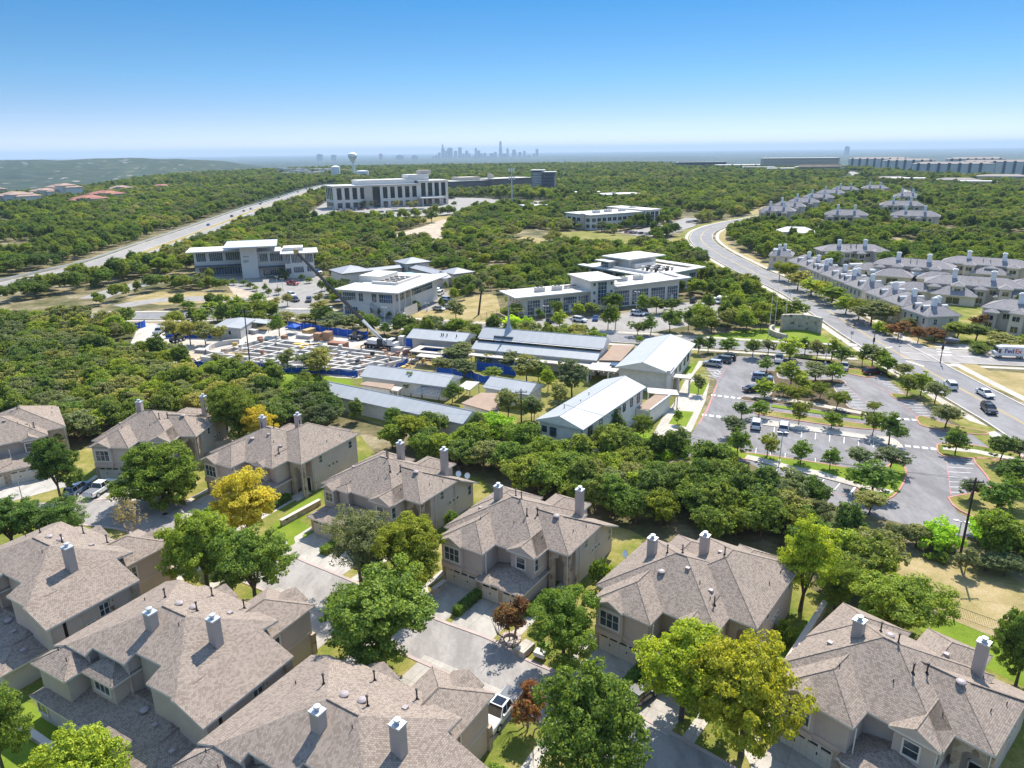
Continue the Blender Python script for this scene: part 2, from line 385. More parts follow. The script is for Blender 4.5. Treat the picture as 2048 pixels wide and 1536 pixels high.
def mat_paving(name, col, var=0.1, joints=None, stain=0.25, patch=0.08):
    t = NT(name); pos = t.node('ShaderNodeNewGeometry').outputs['Position']
    c = t.ramp(t.noise(patch, 6, 0.65, pos), [(0.3, scale_c(col, 1-var)), (0.7, scale_c(col, 1+var))])
    c = t.mix(1.0, c, t.ramp(t.noise(2.2, 4, 0.7, pos), [(0.3, (0.92,)*3+(1,)), (0.7, (1.07,)*3+(1,))]), 'MULTIPLY')
    mpn = t.node('ShaderNodeMapping'); mpn.inputs['Scale'].default_value = (1, 0.35, 1); mpn.inputs['Rotation'].default_value = (0, 0, 0.6); t.link(pos, mpn.inputs[0])
    c = t.mix(stain, c, t.ramp(t.noise(0.35, 5, 0.75, mpn.outputs[0]), [(0.4, (0.6,)*3+(1,)), (0.6, (1.15,)*3+(1,))]), 'MULTIPLY')
    if joints:
        mp2 = t.node('ShaderNodeMapping'); mp2.inputs['Rotation'].default_value = (0, 0, joints[1]); t.link(pos, mp2.inputs[0])
        b = t.node('ShaderNodeTexBrick', offset=0.0, i_Scale=1.0, i_Mortar_Size=0.035, i_Brick_Width=joints[0], i_Row_Height=joints[0])
        b.inputs['Color1'].default_value = (1, 1, 1, 1); b.inputs['Color2'].default_value = (0.96, 0.96, 0.96, 1); b.inputs['Mortar'].default_value = (0.68, 0.66, 0.62, 1)
        t.link(mp2.outputs[0], b.inputs['Vector']); c = t.mix(1.0, c, b.outputs['Color'], 'MULTIPLY')
    MATS[name] = t.finish(c, 0.9, 0, 0.25); return MATS[name]
mat_paving('street_concrete', (0.325, 0.295, 0.268, 1), 0.1, None, 0.55)
mat_paving('drive_concrete', (0.44, 0.40, 0.345, 1), 0.1, (3.2, 0.57), 0.5)
mat_paving('sidewalk_concrete', (0.50, 0.45, 0.38, 1), 0.08, (1.6, 0.6), 0.3)
mat_paving('asphalt_lot', (0.225, 0.21, 0.205, 1), 0.14, None, 0.55, 0.05)
mat_paving('asphalt_road', (0.24, 0.227, 0.222, 1), 0.1, None, 0.4, 0.04)
mat_paving('pale_road', (0.30, 0.275, 0.245, 1), 0.08, None, 0.35, 0.02)
mat_paving('bare_earth', (0.46, 0.37, 0.27, 1), 0.16, None, 0.4, 0.1)
mat_paving('gravel_pad', (0.50, 0.45, 0.385, 1), 0.12, None, 0.4, 0.1)
plain('kerb_concrete', (0.48, 0.44, 0.39, 1), 0.9, 0.08, 0.6)
plain('kerb_pink', (0.43, 0.345, 0.305, 1), 0.9, 0.12, 0.6)
plain('kerb_red', (0.46, 0.20, 0.17, 1), 0.8, 0.2, 0.8)
plain('paint_white', (0.72, 0.71, 0.68, 1), 0.7, 0.1, 1.2)
plain('paint_red', (0.46, 0.20, 0.18, 1), 0.8, 0.2, 1.0)
plain('paint_yellow', (0.55, 0.40, 0.12, 1), 0.8, 0.15, 1.0)
def mat_grass(name, stops, s=0.12):
    t = NT(name); pos = t.node('ShaderNodeNewGeometry').outputs['Position']
    n = t.math('ADD', t.math('MULTIPLY', t.noise(s, 5, 0.62, pos), 0.75), t.math('MULTIPLY', t.noise(s*11, 4, 0.7, pos), 0.25))
    c = t.ramp(n, stops)
    c = t.mix(1.0, c, t.ramp(t.noise(6.0, 4, 0.75, pos), [(0.3, (0.68,)*3+(1,)), (0.7, (1.25,)*3+(1,))]), 'MULTIPLY')
    MATS[name] = t.finish(c, 0.95, 0, 0.1, t.noise(14, 3, 0.7, pos), 0.5, 0.06); return MATS[name]
mat_grass('lawn_grass', [(0.30, (0.08, 0.115, 0.018, 1)), (0.44, (0.14, 0.17, 0.028, 1)), (0.53, (0.235, 0.215, 0.055, 1)), (0.66, (0.37, 0.295, 0.125, 1))], 0.16)
mat_grass('lush_grass', [(0.3, (0.10, 0.155, 0.015, 1)), (0.5, (0.165, 0.23, 0.022, 1)), (0.7, (0.235, 0.27, 0.035, 1))], 0.2)
mat_grass('dry_grass', [(0.28, (0.13, 0.135, 0.04, 1)), (0.42, (0.27, 0.22, 0.085, 1)), (0.55, (0.37, 0.285, 0.135, 1)), (0.72, (0.48, 0.37, 0.22, 1))], 0.17)
mat_grass('wild_grass', [(0.3, (0.10, 0.12, 0.025, 1)), (0.5, (0.21, 0.20, 0.05, 1)), (0.7, (0.36, 0.29, 0.12, 1))], 0.1)
mat_grass('mulch', [(0.3, (0.07, 0.055, 0.035, 1)), (0.5, (0.12, 0.09, 0.055, 1)), (0.7, (0.16, 0.13, 0.075, 1))], 0.3)
EXC = []                   # ground polygons on which no wood grows
def tri_poly(name, poly, z, mat, kind='structure', exc=True):
    """flat sheet from any simple polygon"""
    from mathutils.geometry import tessellate_polygon
    pts = [Vector((p[0], p[1], 0)) for p in poly]
    tris = tessellate_polygon([pts])
    me = bpy.data.meshes.new(name)
    fs = []
    for a, b, c in tris:
        n = (pts[b]-pts[a]).cross(pts[c]-pts[a]).z
        fs.append((a, b, c) if n > 0 else (a, c, b))
    me.from_pydata([(p.x, p.y, z) for p in pts], [], fs); me.materials.append(M[mat]); me.update()
    o = bpy.data.objects.new(name, me); COL.objects.link(o); tag(o, kind=kind)
    if exc: EXC.append([(p.x, p.y) for p in pts])
    return o
def px(pts, z=0.0): return [at2(u, v, z) for u, v in pts]
def zpx(box, pts):
    """pixels read in an enlarged crop of the photograph"""
    k = (box[2]-box[0])/2048.0
    return px([(box[0]+a*k, box[1]+b*k) for a, b in pts])
def smooth_line(P, n=6):
    out = []
    for i in range(len(P)-1):
        p0 = P[max(i-1, 0)]; p1 = P[i]; p2 = P[i+1]; p3 = P[min(i+2, len(P)-1)]
        for k in range(n):
            t = k/n
            out.append(tuple(0.5*((2*p1[j])+(-p0[j]+p2[j])*t+(2*p0[j]-5*p1[j]+4*p2[j]-p3[j])*t*t+(-p0[j]+3*p1[j]-3*p2[j]+p3[j])*t**3) for j in (0, 1)))
    out.append(tuple(P[-1])); return out
def strip(name, line, w, z0, z1, mat, side=0, kind='structure', closed=False):
    """a raised band (kerb) or flat band along a line; side -1/+1 puts it left/right, 0 centres it"""
    m = MB(); n = len(line); L = []; Rr = []
    for i in range(n):
        if closed: a = Vector(line[(i-1) % n]); b = Vector(line[(i+1) % n])
        else: a = Vector(line[max(i-1, 0)]); b = Vector(line[min(i+1, n-1)])
        d = (b-a).normalized(); nn = Vector((-d.y, d.x)); p = Vector(line[i])
        o0, o1 = {0: (w/2, -w/2), 1: (0, -w), -1: (w, 0)}[side]
        L.append(p+nn*o0); Rr.append(p+nn*o1)
    for i in range(n if closed else n-1):
        j = (i+1) % n
        a, b, c, d = L[i], Rr[i], Rr[j], L[j]
        m.face([(a.x, a.y, z1), (b.x, b.y, z1), (c.x, c.y, z1), (d.x, d.y, z1)])
        if z1-z0 > 0.02:
            m.face([(b.x, b.y, z0), (c.x, c.y, z0), (c.x, c.y, z1), (b.x, b.y, z1)])
            m.face([(d.x, d.y, z0), (a.x, a.y, z0), (a.x, a.y, z1), (d.x, d.y, z1)])
    o = m.build(name, M[mat]); tag(o, kind=kind); return o
def road(name, line, w, z, mat, exc=True, mg=3.0):
    o = strip(name, line, w, z, z, mat)
    if exc:
        for a, b in zip(line[:-1], line[1:]):
            d = (Vector(b)-Vector(a)); L = d.length
            if L < 1e-3: continue
            d /= L; nn = Vector((-d.y, d.x))*(w/2+mg); d *= 0.5
            A, B = Vector(a), Vector(b)
            EXC.append([tuple(A+nn-d), tuple(A-nn-d), tuple(B-nn+d), tuple(B+nn+d)])
    return o
# ---------------------------------------------------------------- residential street
K1 = smooth_line(px([(-160, 1030), (-30, 1012), (60, 1009), (140, 1007), (270, 997), (400, 1024), (500, 1068), (582, 1113), (677, 1153), (780, 1198), (873, 1241), (980, 1281), (1050, 1321), (1150, 1364), (1276, 1434), (1456, 1534), (1640, 1650), (1800, 1790)]), 5)
K2 = smooth_line(px([(-200, 1060), (-60, 1050), (100, 1044), (208, 1053), (262, 1064), (345, 1105), (460, 1150), (560, 1192), (650, 1232), (760, 1283), (850, 1324), (990, 1387), (1110, 1455), (1223, 1520), (1330, 1590), (1480, 1710)]), 5)
tri_poly('street', K1+K2[::-1], 0.008, 'street_concrete')
strip('kerb', K1, 0.42, 0.0, 0.075, 'kerb_pink', -1)
strip('kerb', K2, 0.42, 0.0, 0.075, 'kerb_pink', 1)
RES = px([(-700, 1000), (-300, 980), (0, 935), (110, 920), (150, 905), (190, 885), (440, 835), (520, 870), (720, 870), (760, 920), (960, 955), (1010, 1000), (1260, 1060), (1320, 1090), (1590, 1110), (1625, 1180), (1700, 1215), (1860, 1260), (2100, 1330), (3200, 1400), (2600, 2600), (-1400, 2600)])
tri_poly('lawn', RES, 0.004, 'lawn_grass')
def local(O, ang, pts):
    c, s = math.cos(R(ang)), math.sin(R(ang))
    return [(O[0]+c*a-s*b, O[1]+s*a+c*b) for a, b in pts]
HS = [((6.53, 74.07), -33.8, -11.6, 0), ((24.02, 59.61), -38.2, -11.6, 0), ((37.94, 44.03), -48.4, -12, 0), ((-12.74, 87.55), -32.6, -12.2, 1), ((-33.22, 100.7), -28.2, -13.4, 0), ((-54.4, 113.18), -4.0, -13, 0)]
for O, a, k, lowg in HS:
    if lowg: dr = [(-15.2, -3.8, -6.1)]
    else: dr = [(-15.1, -9.95, -5.0), (-9.1, -3.4, -5.6)]
    for x0, x1, y1 in dr:
        tri_poly('driveway', local(O, a, [(x0, k), (x1, k), (x1, y1), (x0, y1)]), 0.02, 'drive_concrete')
    tri_poly('path', local(O, a, [(-2.3, k+0.3), (-1.1, k+0.3), (-1.1, 3.0), (-2.3, 3.0)]), 0.016, 'sidewalk_concrete')
    tri_poly('path', local(O, a, [(-2.5, -0.6), (-0.4, -0.6), (-0.4, 2.6), (-2.5, 2.6)]), 0.03, 'sidewalk_concrete')
    tri_poly('path', local(O, a, [(-16.6, -8.5), (-15.15, -9.5), (-15.15, -8.2), (-16.0, -7.4), (-16.0, -3.5), (-17.0, -3.5)]), 0.014, 'sidewalk_concrete')
O0 = (-79.5, 118.03)
tri_poly('driveway', local(O0, 36, [(-16, -14.0), (-2, -12.5), (-3.6, -6), (-15.4, -6)]), 0.02, 'drive_concrete')
for O, a in (((-21.33, 64.85), -209.3), ((-42.54, 78.06), -210.2), ((-1.84, 51.53), -211.6)):
    tri_poly('driveway', local(O, a, [(0.6, 0.3), (6.6, 0.3), (6.6, -6.4), (0.6, -6.4)]), 0.02, 'drive_concrete')
    tri_poly('driveway', local(O, a, [(7.6, 3.4), (13.4, 3.4), (13.4, -6.6), (7.6, -6.6)]), 0.02, 'drive_concrete')
    tri_poly('path', local(O, a, [(-4.4, -5.6), (-3.2, -5.6), (-3.0, 5.0), (-1.0, 6.6), (-4.2, 8.0), (-4.4, 5.0)]), 0.016, 'sidewalk_concrete')
tri_poly('lawn', px([(1745, 1105), (1800, 1118), (1935, 1105), (2060, 1170), (2300, 1230), (2300, 1330), (2060, 1310), (1900, 1240), (1770, 1165)]), 0.012, 'dry_grass')
tri_poly('lawn', px([(545, 1050), (600, 1005), (645, 985), (640, 1010), (600, 1040), (630, 1060), (640, 1075), (560, 1100)]), 0.01, 'lush_grass')
tri_poly('lawn', px([(1300, 1330), (1330, 1300), (1400, 1290), (1560, 1290), (1600, 1250), (1630, 1225), (1650, 1230), (1560, 1370), (1540, 1380)]), 0.009, 'lush_grass')
tri_poly('lawn', px([(1850, 1225), (1905, 1240), (2048, 1300), (2100, 1400), (1900, 1300), (1840, 1260)]), 0.016, 'lush_grass')
tri_poly('lawn', px([(-60, 1420), (60, 1405), (120, 1450), (250, 1560), (200, 1700), (-300, 1700)]), 0.01, 'lush_grass')
# ================================================================ house pieces
def add_window(parent, x, y, z, n, w, h, cols=1, rows=2, trim=0.16, glass='window_glass', frame='trim_cream', label=None):
    """framed window whose centre sits at (x,y,z) on a wall with outward normal n"""
    nx, ny = n; tx, ty = -ny, nx
    def P(s, q, d): return (x+tx*s+nx*d, y+ty*s+ny*d, z+q)
    f = MB()
    def bar(s0, s1, q0, q1, d=0.07):
        a = [P(s0, q0, -0.02), P(s1, q0, -0.02), P(s1, q1, -0.02), P(s0, q1, -0.02)]
        b = [P(s0, q0, d), P(s1, q0, d), P(s1, q1, d), P(s0, q1, d)]
        f.face(b)
        for i in range(4):
            j = (i+1) % 4; f.face([a[i], a[j], b[j], b[i]])
    W, H = w/2, h/2
    bar(-W-trim, W+trim, H, H+trim, 0.09); bar(-W-trim, W+trim, -H-trim, -H, 0.11)
    bar(-W-trim, -W, -H, H, 0.085); bar(W, W+trim, -H, H, 0.085)
    for i in range(1, cols): bar(-W+w*i/cols-0.04, -W+w*i/cols+0.04, -H, H, 0.06)
    for i in range(1, rows): bar(-W, W, -H+h*i/rows-0.025, -H+h*i/rows+0.025, 0.055)
    o = f.build('window', M[frame], parent)
    if label: o['label'] = label
    g = MB(); g.face([P(-W, -H, 0.03), P(W, -H, 0.03), P(W, H, 0.03), P(-W, H, 0.03)])
    g.build('pane', M[glass], o)
    return o
def add_garage(parent, x0, x1, y, zh=2.25, n=1):
    """sectional garage door between x0 and x1 on a wall facing -y"""
    d = MB(); d.box(x0, y-0.06, 0.02, x1, y+0.05, zh)
    o = d.build('garage_door', M['garage_panel'], parent)
    w = x1-x0; k = max(2, round(w/1.2))
    for i in range(k):
        a = x0+w*(i+0.12)/k; b = x0+w*(i+0.88)/k
        g = MB(); g.box(a, y-0.075, zh-0.42, b, y-0.055, zh-0.16); g.build('door_window', M['dark_glass'], o)
    for s in ((0.28, 0.72) if w > 3 else (0.5,)):
        h = MB(); h.box(x0+w*s-0.05, y-0.11, 0.95, x0+w*s+0.05, y-0.055, 1.25); h.build('handle', M['dark_metal'], o)
    return o
def add_chimney(parent, x, y, zb, zt, w=0.92, d=0.82):
    c = MB(); c.box(x-w/2, y-d/2, zb, x+w/2, y+d/2, zt-0.16); c.box(x-w/2-0.06, y-d/2-0.06, zt-0.16, x+w/2+0.06, y+d/2+0.06, zt, 1)
    o = c.build('chimney', [M['stucco_chim'], M['galvanised']], parent)
    k = MB(); k.lathe(x, y, [(0.2, zt), (0.2, zt+0.26), (0.3, zt+0.28), (0.28, zt+0.4), (0.0, zt+0.45)], 12)
    k.build('chimney_cap', M['galvanised'], o, True)
plain('stucco_chim', (0.42, 0.355, 0.31, 1), 0.85, 0.05, 1.0, fine=0.05)
def roof_z_over(vols, x, y):
    z = 0
    for v in vols:
        x0, y0, x1, y1, ez, p = v[:6]
        if x0 < x < x1 and y0 < y < y1:
            z = max(z, ez+p*min(x-x0, x1-x, y-y0, y1-y))
    return z
def add_vents(parent, vols, spots):
    """pipes, turtle vents and round vents standing on the roof"""
    for kind, x, y in spots:
        z = roof_z_over(vols, x, y)
        if z == 0: continue
        m = MB()
        if kind == 'pipe':
            m.tube((x, y, z-0.1), (x, y, z+0.95), 0.07, 0.07, 8); m.lathe(x, y, [(0.09, z+0.95), (0.13, z+0.97), (0.13, z+1.07), (0, z+1.1)], 8); m.lathe(x, y, [(0.22, z-0.08), (0.1, z+0.14)], 8)
            m.build('vent_pipe', M['dark_metal'], parent)
        elif kind == 'stub':
            m.tube((x, y, z-0.1), (x, y, z+0.34), 0.05, 0.05, 6)
            m.build('vent_pipe', M['dark_metal'], parent)
        elif kind == 'dome':
            m.lathe(x, y, [(0.2, z-0.15), (0.2, z+0.12), (0.42, z+0.14), (0.40, z+0.24), (0.24, z+0.34), (0, z+0.37)], 14)
            m.build('roof_vent', M['vent_pinkgrey'], parent, True)
        else:
            m.box(x-0.22, y-0.22, z-0.15, x+0.22, y+0.22, z+0.2)
            m.build('roof_vent', M['vent_pinkgrey'], parent)
plain('vent_pinkgrey', (0.36, 0.30, 0.28, 1), 0.5, 0.06, 2)
def add_dish(parent, x, y, z, az):
    m = MB()
    m.tube((x, y, z), (x, y, z+0.7), 0.03, 0.03, 6)
    c = Vector((x, y, z+0.75)); d = Vector((math.cos(az), math.sin(az), 0.55)).normalized()
    a = d.cross(Vector((0, 0, 1))).normalized(); b = a.cross(d)
    ring = lambda r, k: [c+d*k+a*math.cos(i*math.pi/6)*r+b*math.sin(i*math.pi/6)*r*1.1 for i in range(12)]
    r1, r2 = ring(0.42, 0.1), ring(0.2, 0.0)
    for i in range(12):
        j = (i+1) % 12
        m.face([r2[i], r2[j], r1[j], r1[i]])
    m.face(r2)
    m.tube(c+d*0.0-b*0.2, c+d*0.5, 0.015, 0.015, 5)
    m.build('satellite_dish', M['white_paint'], parent)
RM = lambda: [M['taupe_shingle'], M['fascia'], M['stucco_grey']]
def gable_dormer(rf, wl, x0, x1, yf, yb, ez, p, over=0.35):
    """small gable roof: gable faces -y at yf and runs back into the main roof at yb"""
    xm = (x0+x1)/2; rz = ez+p*(x1-x0)/2; th = 0.16
    for sx in (-1, 1):
        xa = x0 if sx < 0 else x1
        a, b, c, d = (xa, yf, ez), (xm, yf, rz), (xm, yb, rz), (xa, yb, ez)
        q = [d, a, b, c] if sx < 0 else [a, d, c, b]
        rf.slope(q, 0)
        rf.face([(xa, yf, ez-th), (xm, yf, rz-th), b, a], 1)
        rf.face([(xa, yf, ez-th), (xa, yb, ez-th), d, a], 1)
        rf.face([(xa, yf, ez-th), (xm, yf, rz-th), (xm, yf+over, rz-th), (xa, yf+over, ez-th)], 1)
    i = 0.3
    # gable wall
    wl.face([(x0+i, yf+over, ez-0.8), (x1-i, yf+over, ez-0.8), (x1-i, yf+over, ez-th+p*i), (xm, yf+over, rz-th), (x0+i, yf+over, ez-th+p*i)], 0)
def arch_wall(m, x0, x1, y, z0, z1, ax0, ax1, az, rise, t, mat=0):
    """wall slab facing -y with an arched opening"""
    n = 10; pts = []
    for i in range(n+1):
        a = math.pi*i/n
        pts.append(((ax0+ax1)/2-(ax1-ax0)/2*math.cos(a), az+rise*math.sin(a)))
    for yy in (y, y+t):
        s = 1 if yy == y else -1
        def F(q): m.face(q if s > 0 else q[::-1], mat)
        F([(x0, yy, z0), (ax0, yy, z0), (ax0, yy, z1), (x0, yy, z1)])
        F([(ax1, yy, z0), (x1, yy, z0), (x1, yy, z1), (ax1, yy, z1)])
        for i in range(n):
            (a0, b0), (a1, b1) = pts[i], pts[i+1]
            F([(a0, yy, b0), (a1, yy, b1), (a1, yy, z1), (a0, yy, z1)])
    for xx, s in ((x0, -1), (x1, 1)):
        m.face([(xx, y, z0), (xx, y+t, z0), (xx, y+t, z1), (xx, y, z1)], mat)
    for xx in (ax0, ax1):
        m.face([(xx, y, z0), (xx, y+t, z0), (xx, y+t, az), (xx, y, az)], mat)
    for i in range(n):
        (a0, b0), (a1, b1) = pts[i], pts[i+1]
        m.face([(a0, y, b0), (a1, y, b1), (a1, y+t, b1), (a0, y+t, b0)], mat)
# ---------------------------------------------------------------- the street-front town house
def townhouse(label, O, ang, kind='X', low=False, vents=(), dishes=(), chim=None, wallmat='stucco_grey'):
    t = thing('townhouse', label, 'house', (O[0], O[1], 0), R(ang), 'townhouses along the residential street')
    EZ, p = 6.0, 0.5
    rf, wl = MB(), MB()
    vols = []
    def vol(x0, y0, x1, y1, ez=EZ, pp=p, wall=True, inset=0.45, **k):
        rf.hip(x0, y0, x1, y1, ez, pp, **k); vols.append((x0, y0, x1, y1, ez, pp))
        if wall: wl.box(x0+inset, y0+inset, -1.0, x1-inset, y1-inset, ez-0.15)
    xl = -17.0
    vol(xl, -2.6 if not low else -2.3, -2.9, 10.3, wall=False)       # main block
    wl.box(xl+0.45, -1.55, -1, -3.3, 9.85, 5.85)
    if kind == 'X':
        vol(-12.0, 0.0, 0.0, 8.8, wall=False); wl.box(-6, 2.6, -1, -0.45, 8.35, 5.85)                                    # right block with a long rear slope
        yb, zb = 13.3, 6+4.4*p-(13.3-4.4)*p
        rf.slope([(0.3, yb, zb), (-3.6, yb, zb), (-3.6, 5.0, 6+4.4*p-0.6*p+0.01), (0.3, 8.8, 6.01)], 0)
        rf.face([(0.3, yb, zb-0.2), (-3.6, yb, zb-0.2), (-3.6, yb, zb), (0.3, yb, zb)], 1)
        rf.face([(0.3, 8.8, 5.8), (0.3, yb, zb-0.2), (0.3, yb, zb), (0.3, 8.8, 6.0)], 1)
        wl.face([(-0.45, 8.0, -1), (-0.45, yb-0.4, -1), (-0.45, yb-0.4, zb-0.05), (-0.45, 8.6, 5.9), (-0.45, 8.0, 5.9)], 0)
        wl.face([(-0.45, yb-0.4, -1), (-3.6, yb-0.4, -1), (-3.6, yb-0.4, zb-0.05), (-0.45, yb-0.4, zb-0.05)], 0)
        vol(-9.6, 4.0, -3.9, 13.4, 5.9, 0.5)                          # rear wing
        vol(-17.2, 3.0, -10.4, 11.3, 5.95, 0.5)
    else:
        vol(-12.0, 0.6, 0.0, 14.6, wall=False); wl.box(-6, 3.2, -1, -0.45, 14.15, 5.85)
        vol(-3.1-3.4, -1.4, -3.0, 6.0, 6.02, 0.5, inset=0.42)                    # stepped hip beside the porch
        vol(-14.5, 5.0, -8.6, 13.0, 5.95, 0.5)
        vol(-7.5, 6.0, -2.6, 15.4, 5.96, 0.5)
    # front bay over the double garage
    if not low:
        vol(-15.9, -5.4, -8.8, 6.0, 6.03, 0.5)
        gable_dormer(rf, wl, -15.3, -11.9, -5.75, -3.0, 6.12, 0.52)
        wl.box(-15.15, -5.32, 3.0, -12.0, -4.9, 6.0, 0)               # bay face
        wl.box(-15.5, -5.08, 2.55, -9.2, -4.9, 2.95, 1)              # band
        wl.box(-15.15, -5.5, 2.45, -12.0, -5.05, 3.0, 1)
        add_window(t, -13.55, -5.33, 4.5, (0, -1), 2.2, 1.85, 3, 2)
    else:
        gable_dormer(rf, wl, -15.6, -13.2, -3.6, 1.0, 6.06, 0.55)
        wl.box(-15.3, -3.2, 3.0, -13.5, -1.0, 5.95)
        vol(-13.6, -2.9, -10.9, 2.0, 6.04, 0.45)
        add_window(t, -14.4, -3.21, 4.75, (0, -1), 1.35, 1.4, 2, 2)
    # middle gabled wing
    vol(-7.0, -2.95, -3.0 if kind == 'X' else -4.4, 4.0, 6.05, 0.5, gable='Y-', inset=0.4)
    xm0, xm1 = -7.0, (-3.0 if kind == 'X' else -4.4)
    add_window(t, (xm0+xm1)/2-0.15, -2.56, 4.6, (0, -1), 1.15, 1.45, 1, 2)
    wl.face([(xm0+0.35, -2.57, 5.8), (xm1-0.35, -2.57, 5.8), (xm1-0.35, -2.57, 6.0), ((xm0+xm1)/2, -2.57, 6.0+0.5*(xm1-xm0)/2-0.2), (xm0+0.35, -2.57, 6.0)], 0)
    if kind == 'X': add_window(t, xm1-0.39, -1.35, 4.55, (1, 0), 1.75, 1.6, 2, 2)
    # one-storey garage block in front
    gl = -15.8 if low else -9.6
    gr = MB(); lv = []
    fz = 2.75
    gr.hip(gl, -5.9 if not low else -6.5, -2.8, 1.5, fz, 0.28); lv.append((gl, -5.9, -2.8, 1.5, fz, 0.28))
    for a, b in (((-9.2, -7.2),) if not low else ((-15.4, -12.0), (-11.0, -9.0))) + ((-5.9, -3.2),):
        gr.hip(a, -6.15 if not low else -6.75, b, -2.5, fz+0.05, 0.34, gable='Y')
    yg = -5.45 if not low else -6.05
    wl.box(gl+0.4, yg, -1, -3.2, 0.4, fz-0.12)
    gr.build('garage_roof', RM(), t)
    if not low:
        add_garage(t, -14.9, -10.2, -4.96); add_garage(t, -8.9, -6.5, yg-0.02); add_garage(t, -5.9, -3.5, yg-0.02)
    else:
        add_garage(t, -15.0, -10.3, yg-0.02); add_garage(t, -9.4, -4.6, yg-0.02)
    wl.build('wall', [M[wallmat], M['stucco_tan']], t)
    rf.build('roof', RM(), t)
    # stone entry with its arch, reveals and corner piers
    st = MB()
    yf = 0.35 if kind == 'X' else 0.95
    arch_wall(st, -2.95, -0.05, yf, -1, 5.78, -2.3, -0.75, 4.2, 0.75, 0.55)
    def pier(*b):
        q = MB(); q.box(*b); q.build('stone_pier', M['limestone'], t)
    if not low:
        pier(-15.47, -5.03, -1, -15.0, -4.93, 2.5); pier(-10.1, -5.03, -1, -9.25, -4.93, 2.5)
    for xx in ((-9.25, -8.95), (-6.45, -5.95), (-3.45, -3.14)) if not low else ((-15.45, -15.05), (-10.2, -9.5), (-4.5, -3.14)):
        pier(xx[0], yg-0.09, -1, xx[1], yg+0.1, 2.6)
    pier(-16.95, -1.95, -1, -16.3, -1.5, 5.7); pier(-16.95, 0.4, -1, -16.3, 0.9, 5.7)
    pier(-0.52, 2.6 if kind == 'X' else 3.2, -1, -0.38, 3.9, 1.6)
    st.build('stone_entry', M['limestone'], t)
    d = MB(); d.box(-1.95, yf+2.14, 0.05, -1.0, yf+2.24, 2.3); d.build('front_door', M['dark_door'], t)
    d = MB(); d.face([(-2.1,yf+2.2,2.3),(-0.9,yf+2.2,2.3),(-0.9,yf+2.2,2.31),(-2.1,yf+2.2,2.31)]); d.box(-2.08, yf+2.12, 0.05, -1.95, yf+2.27, 2.5); d.box(-1.0, yf+2.12, 0.05, -0.9, yf+2.27, 2.5); d.box(-2.08, yf+2.12, 2.3, -0.9, yf+2.27, 2.5)
    d.build('door_frame', M['trim_cream'], t)
    # right side windows
    X = -0.45
    for yy, zz, w, h, r in ((5.2, 4.9, 0.75, 1.15, 2), (7.0, 3.0, 0.5, 0.5, 1), (7.9, 3.0, 0.5, 0.5, 1), (8.8, 3.0, 0.5, 0.5, 1)) + (((11.9, 2.9, 0.8, 1.5, 2),) if kind == 'X' else ((12.4, 4.7, 0.8, 1.2, 2),)):
        add_window(t, X+0.01, yy, zz, (1, 0), w, h, 1, r, 0.06)
    for x_, y_, z_ in ((-8.75, -4.8, 5.7), (-0.3, 0.25 if kind == 'X' else 0.9, 5.7), (-0.35, 3.6, 5.7), (-3.05, -5.3 if not low else -5.9, 2.7)):
        dn = MB(); dn.box(x_-0.04, y_-0.04, 0.1, x_+0.04, y_+0.04, z_); dn.build('downspout', M['trim_cream'], t)
    ch = chim or [(-13.2, 4.4), (-3.6, 9.3)]
    for (cx, cy) in ch: add_chimney(t, cx, cy, 5.0, 9.9)
    add_vents(t, vols, vents)
    for a in dishes: add_dish(t, *a)
    t['_v'] = 0
    del t['_v']
    return t
VH = [('pipe', -11.6, 6.2), ('pipe', -9.4, 4.2), ('pipe', -6.6, 3.6), ('dome', -4.1, 4.1), ('stub', -12.2, -1.0), ('stub', -8.2, 0.6), ('pipe', -7.3, 2.2), ('stub', -4.2, 0.8), ('box', -14.4, 2.0), ('stub', -1.6, 4.0), ('stub', -1.0, 6.3)]
VY = [('pipe', -11.8, 4.2), ('pipe', -10.6, 5.6), ('pipe', -6.4, 7.4), ('box', -8.6, 2.6), ('stub', -6.8, 1.8), ('box', -5.6, 2.0), ('stub', -5.2, 0.9), ('pipe', -4.6, 0.6), ('dome', -11.0, 1.2), ('stub', -1.4, 8.0), ('stub', -1.2, 11.0), ('box', -7.2, 8.2)]
townhouse('shaded tan townhouse with stone arch porch behind the red-leaved tree and long clipped hedge', (6.53, 74.07), -33.8, 'X', vents=VH)
townhouse('tan townhouse behind the bright green tree pair, many-folded roof with two chimneys along its ridge', (24.02, 59.61), -38.2, 'Y', vents=VY, chim=[(-13.7, 4.2), (-9.2, 8.4)], dishes=[(-17.2, 4.5, 5.6, -2.0)], wallmat='stucco_tan')
townhouse('tan townhouse at the lower right corner with a white aerial on its ridge', (37.94, 44.03), -48.4, 'X', vents=VH+[('dome', -10.6, 5.8), ('box', -6.5, 8.4)], chim=[(-12.8, 3.9), (-4.0, 8.9)])
townhouse('tan townhouse with a wide low garage roof and two white dishes at its gable', (-12.74, 87.55), -32.6, 'X', low=True, vents=VH, dishes=[(-0.3, 9.2, 6.0, -1.0), (-0.2, 11.2, 4.9, -1.0)], chim=[(-10.5, 8.2), (-3.2, 9.6)])
townhouse('tan townhouse behind the yellow tree, with two white chimneys in front of the wood', (-33.22, 100.7), -28.2, 'Y', vents=VY, chim=[(-13.0, 5.6), (-8.6, 9.2)])
townhouse('tan townhouse with the white pickup and the silver car on its driveway', (-54.4, 113.18), -4.0, 'X', vents=VH, chim=[(-13.2, 6.4), (-3.0, 9.8)], wallmat='stucco_pale')
townhouse('tan townhouse cut by the left edge with a broad garage door facing the round drive', (-79.5, 118.03), 36.0, 'Y', low=True, vents=VY, chim=[(-20.0, 8.0)])
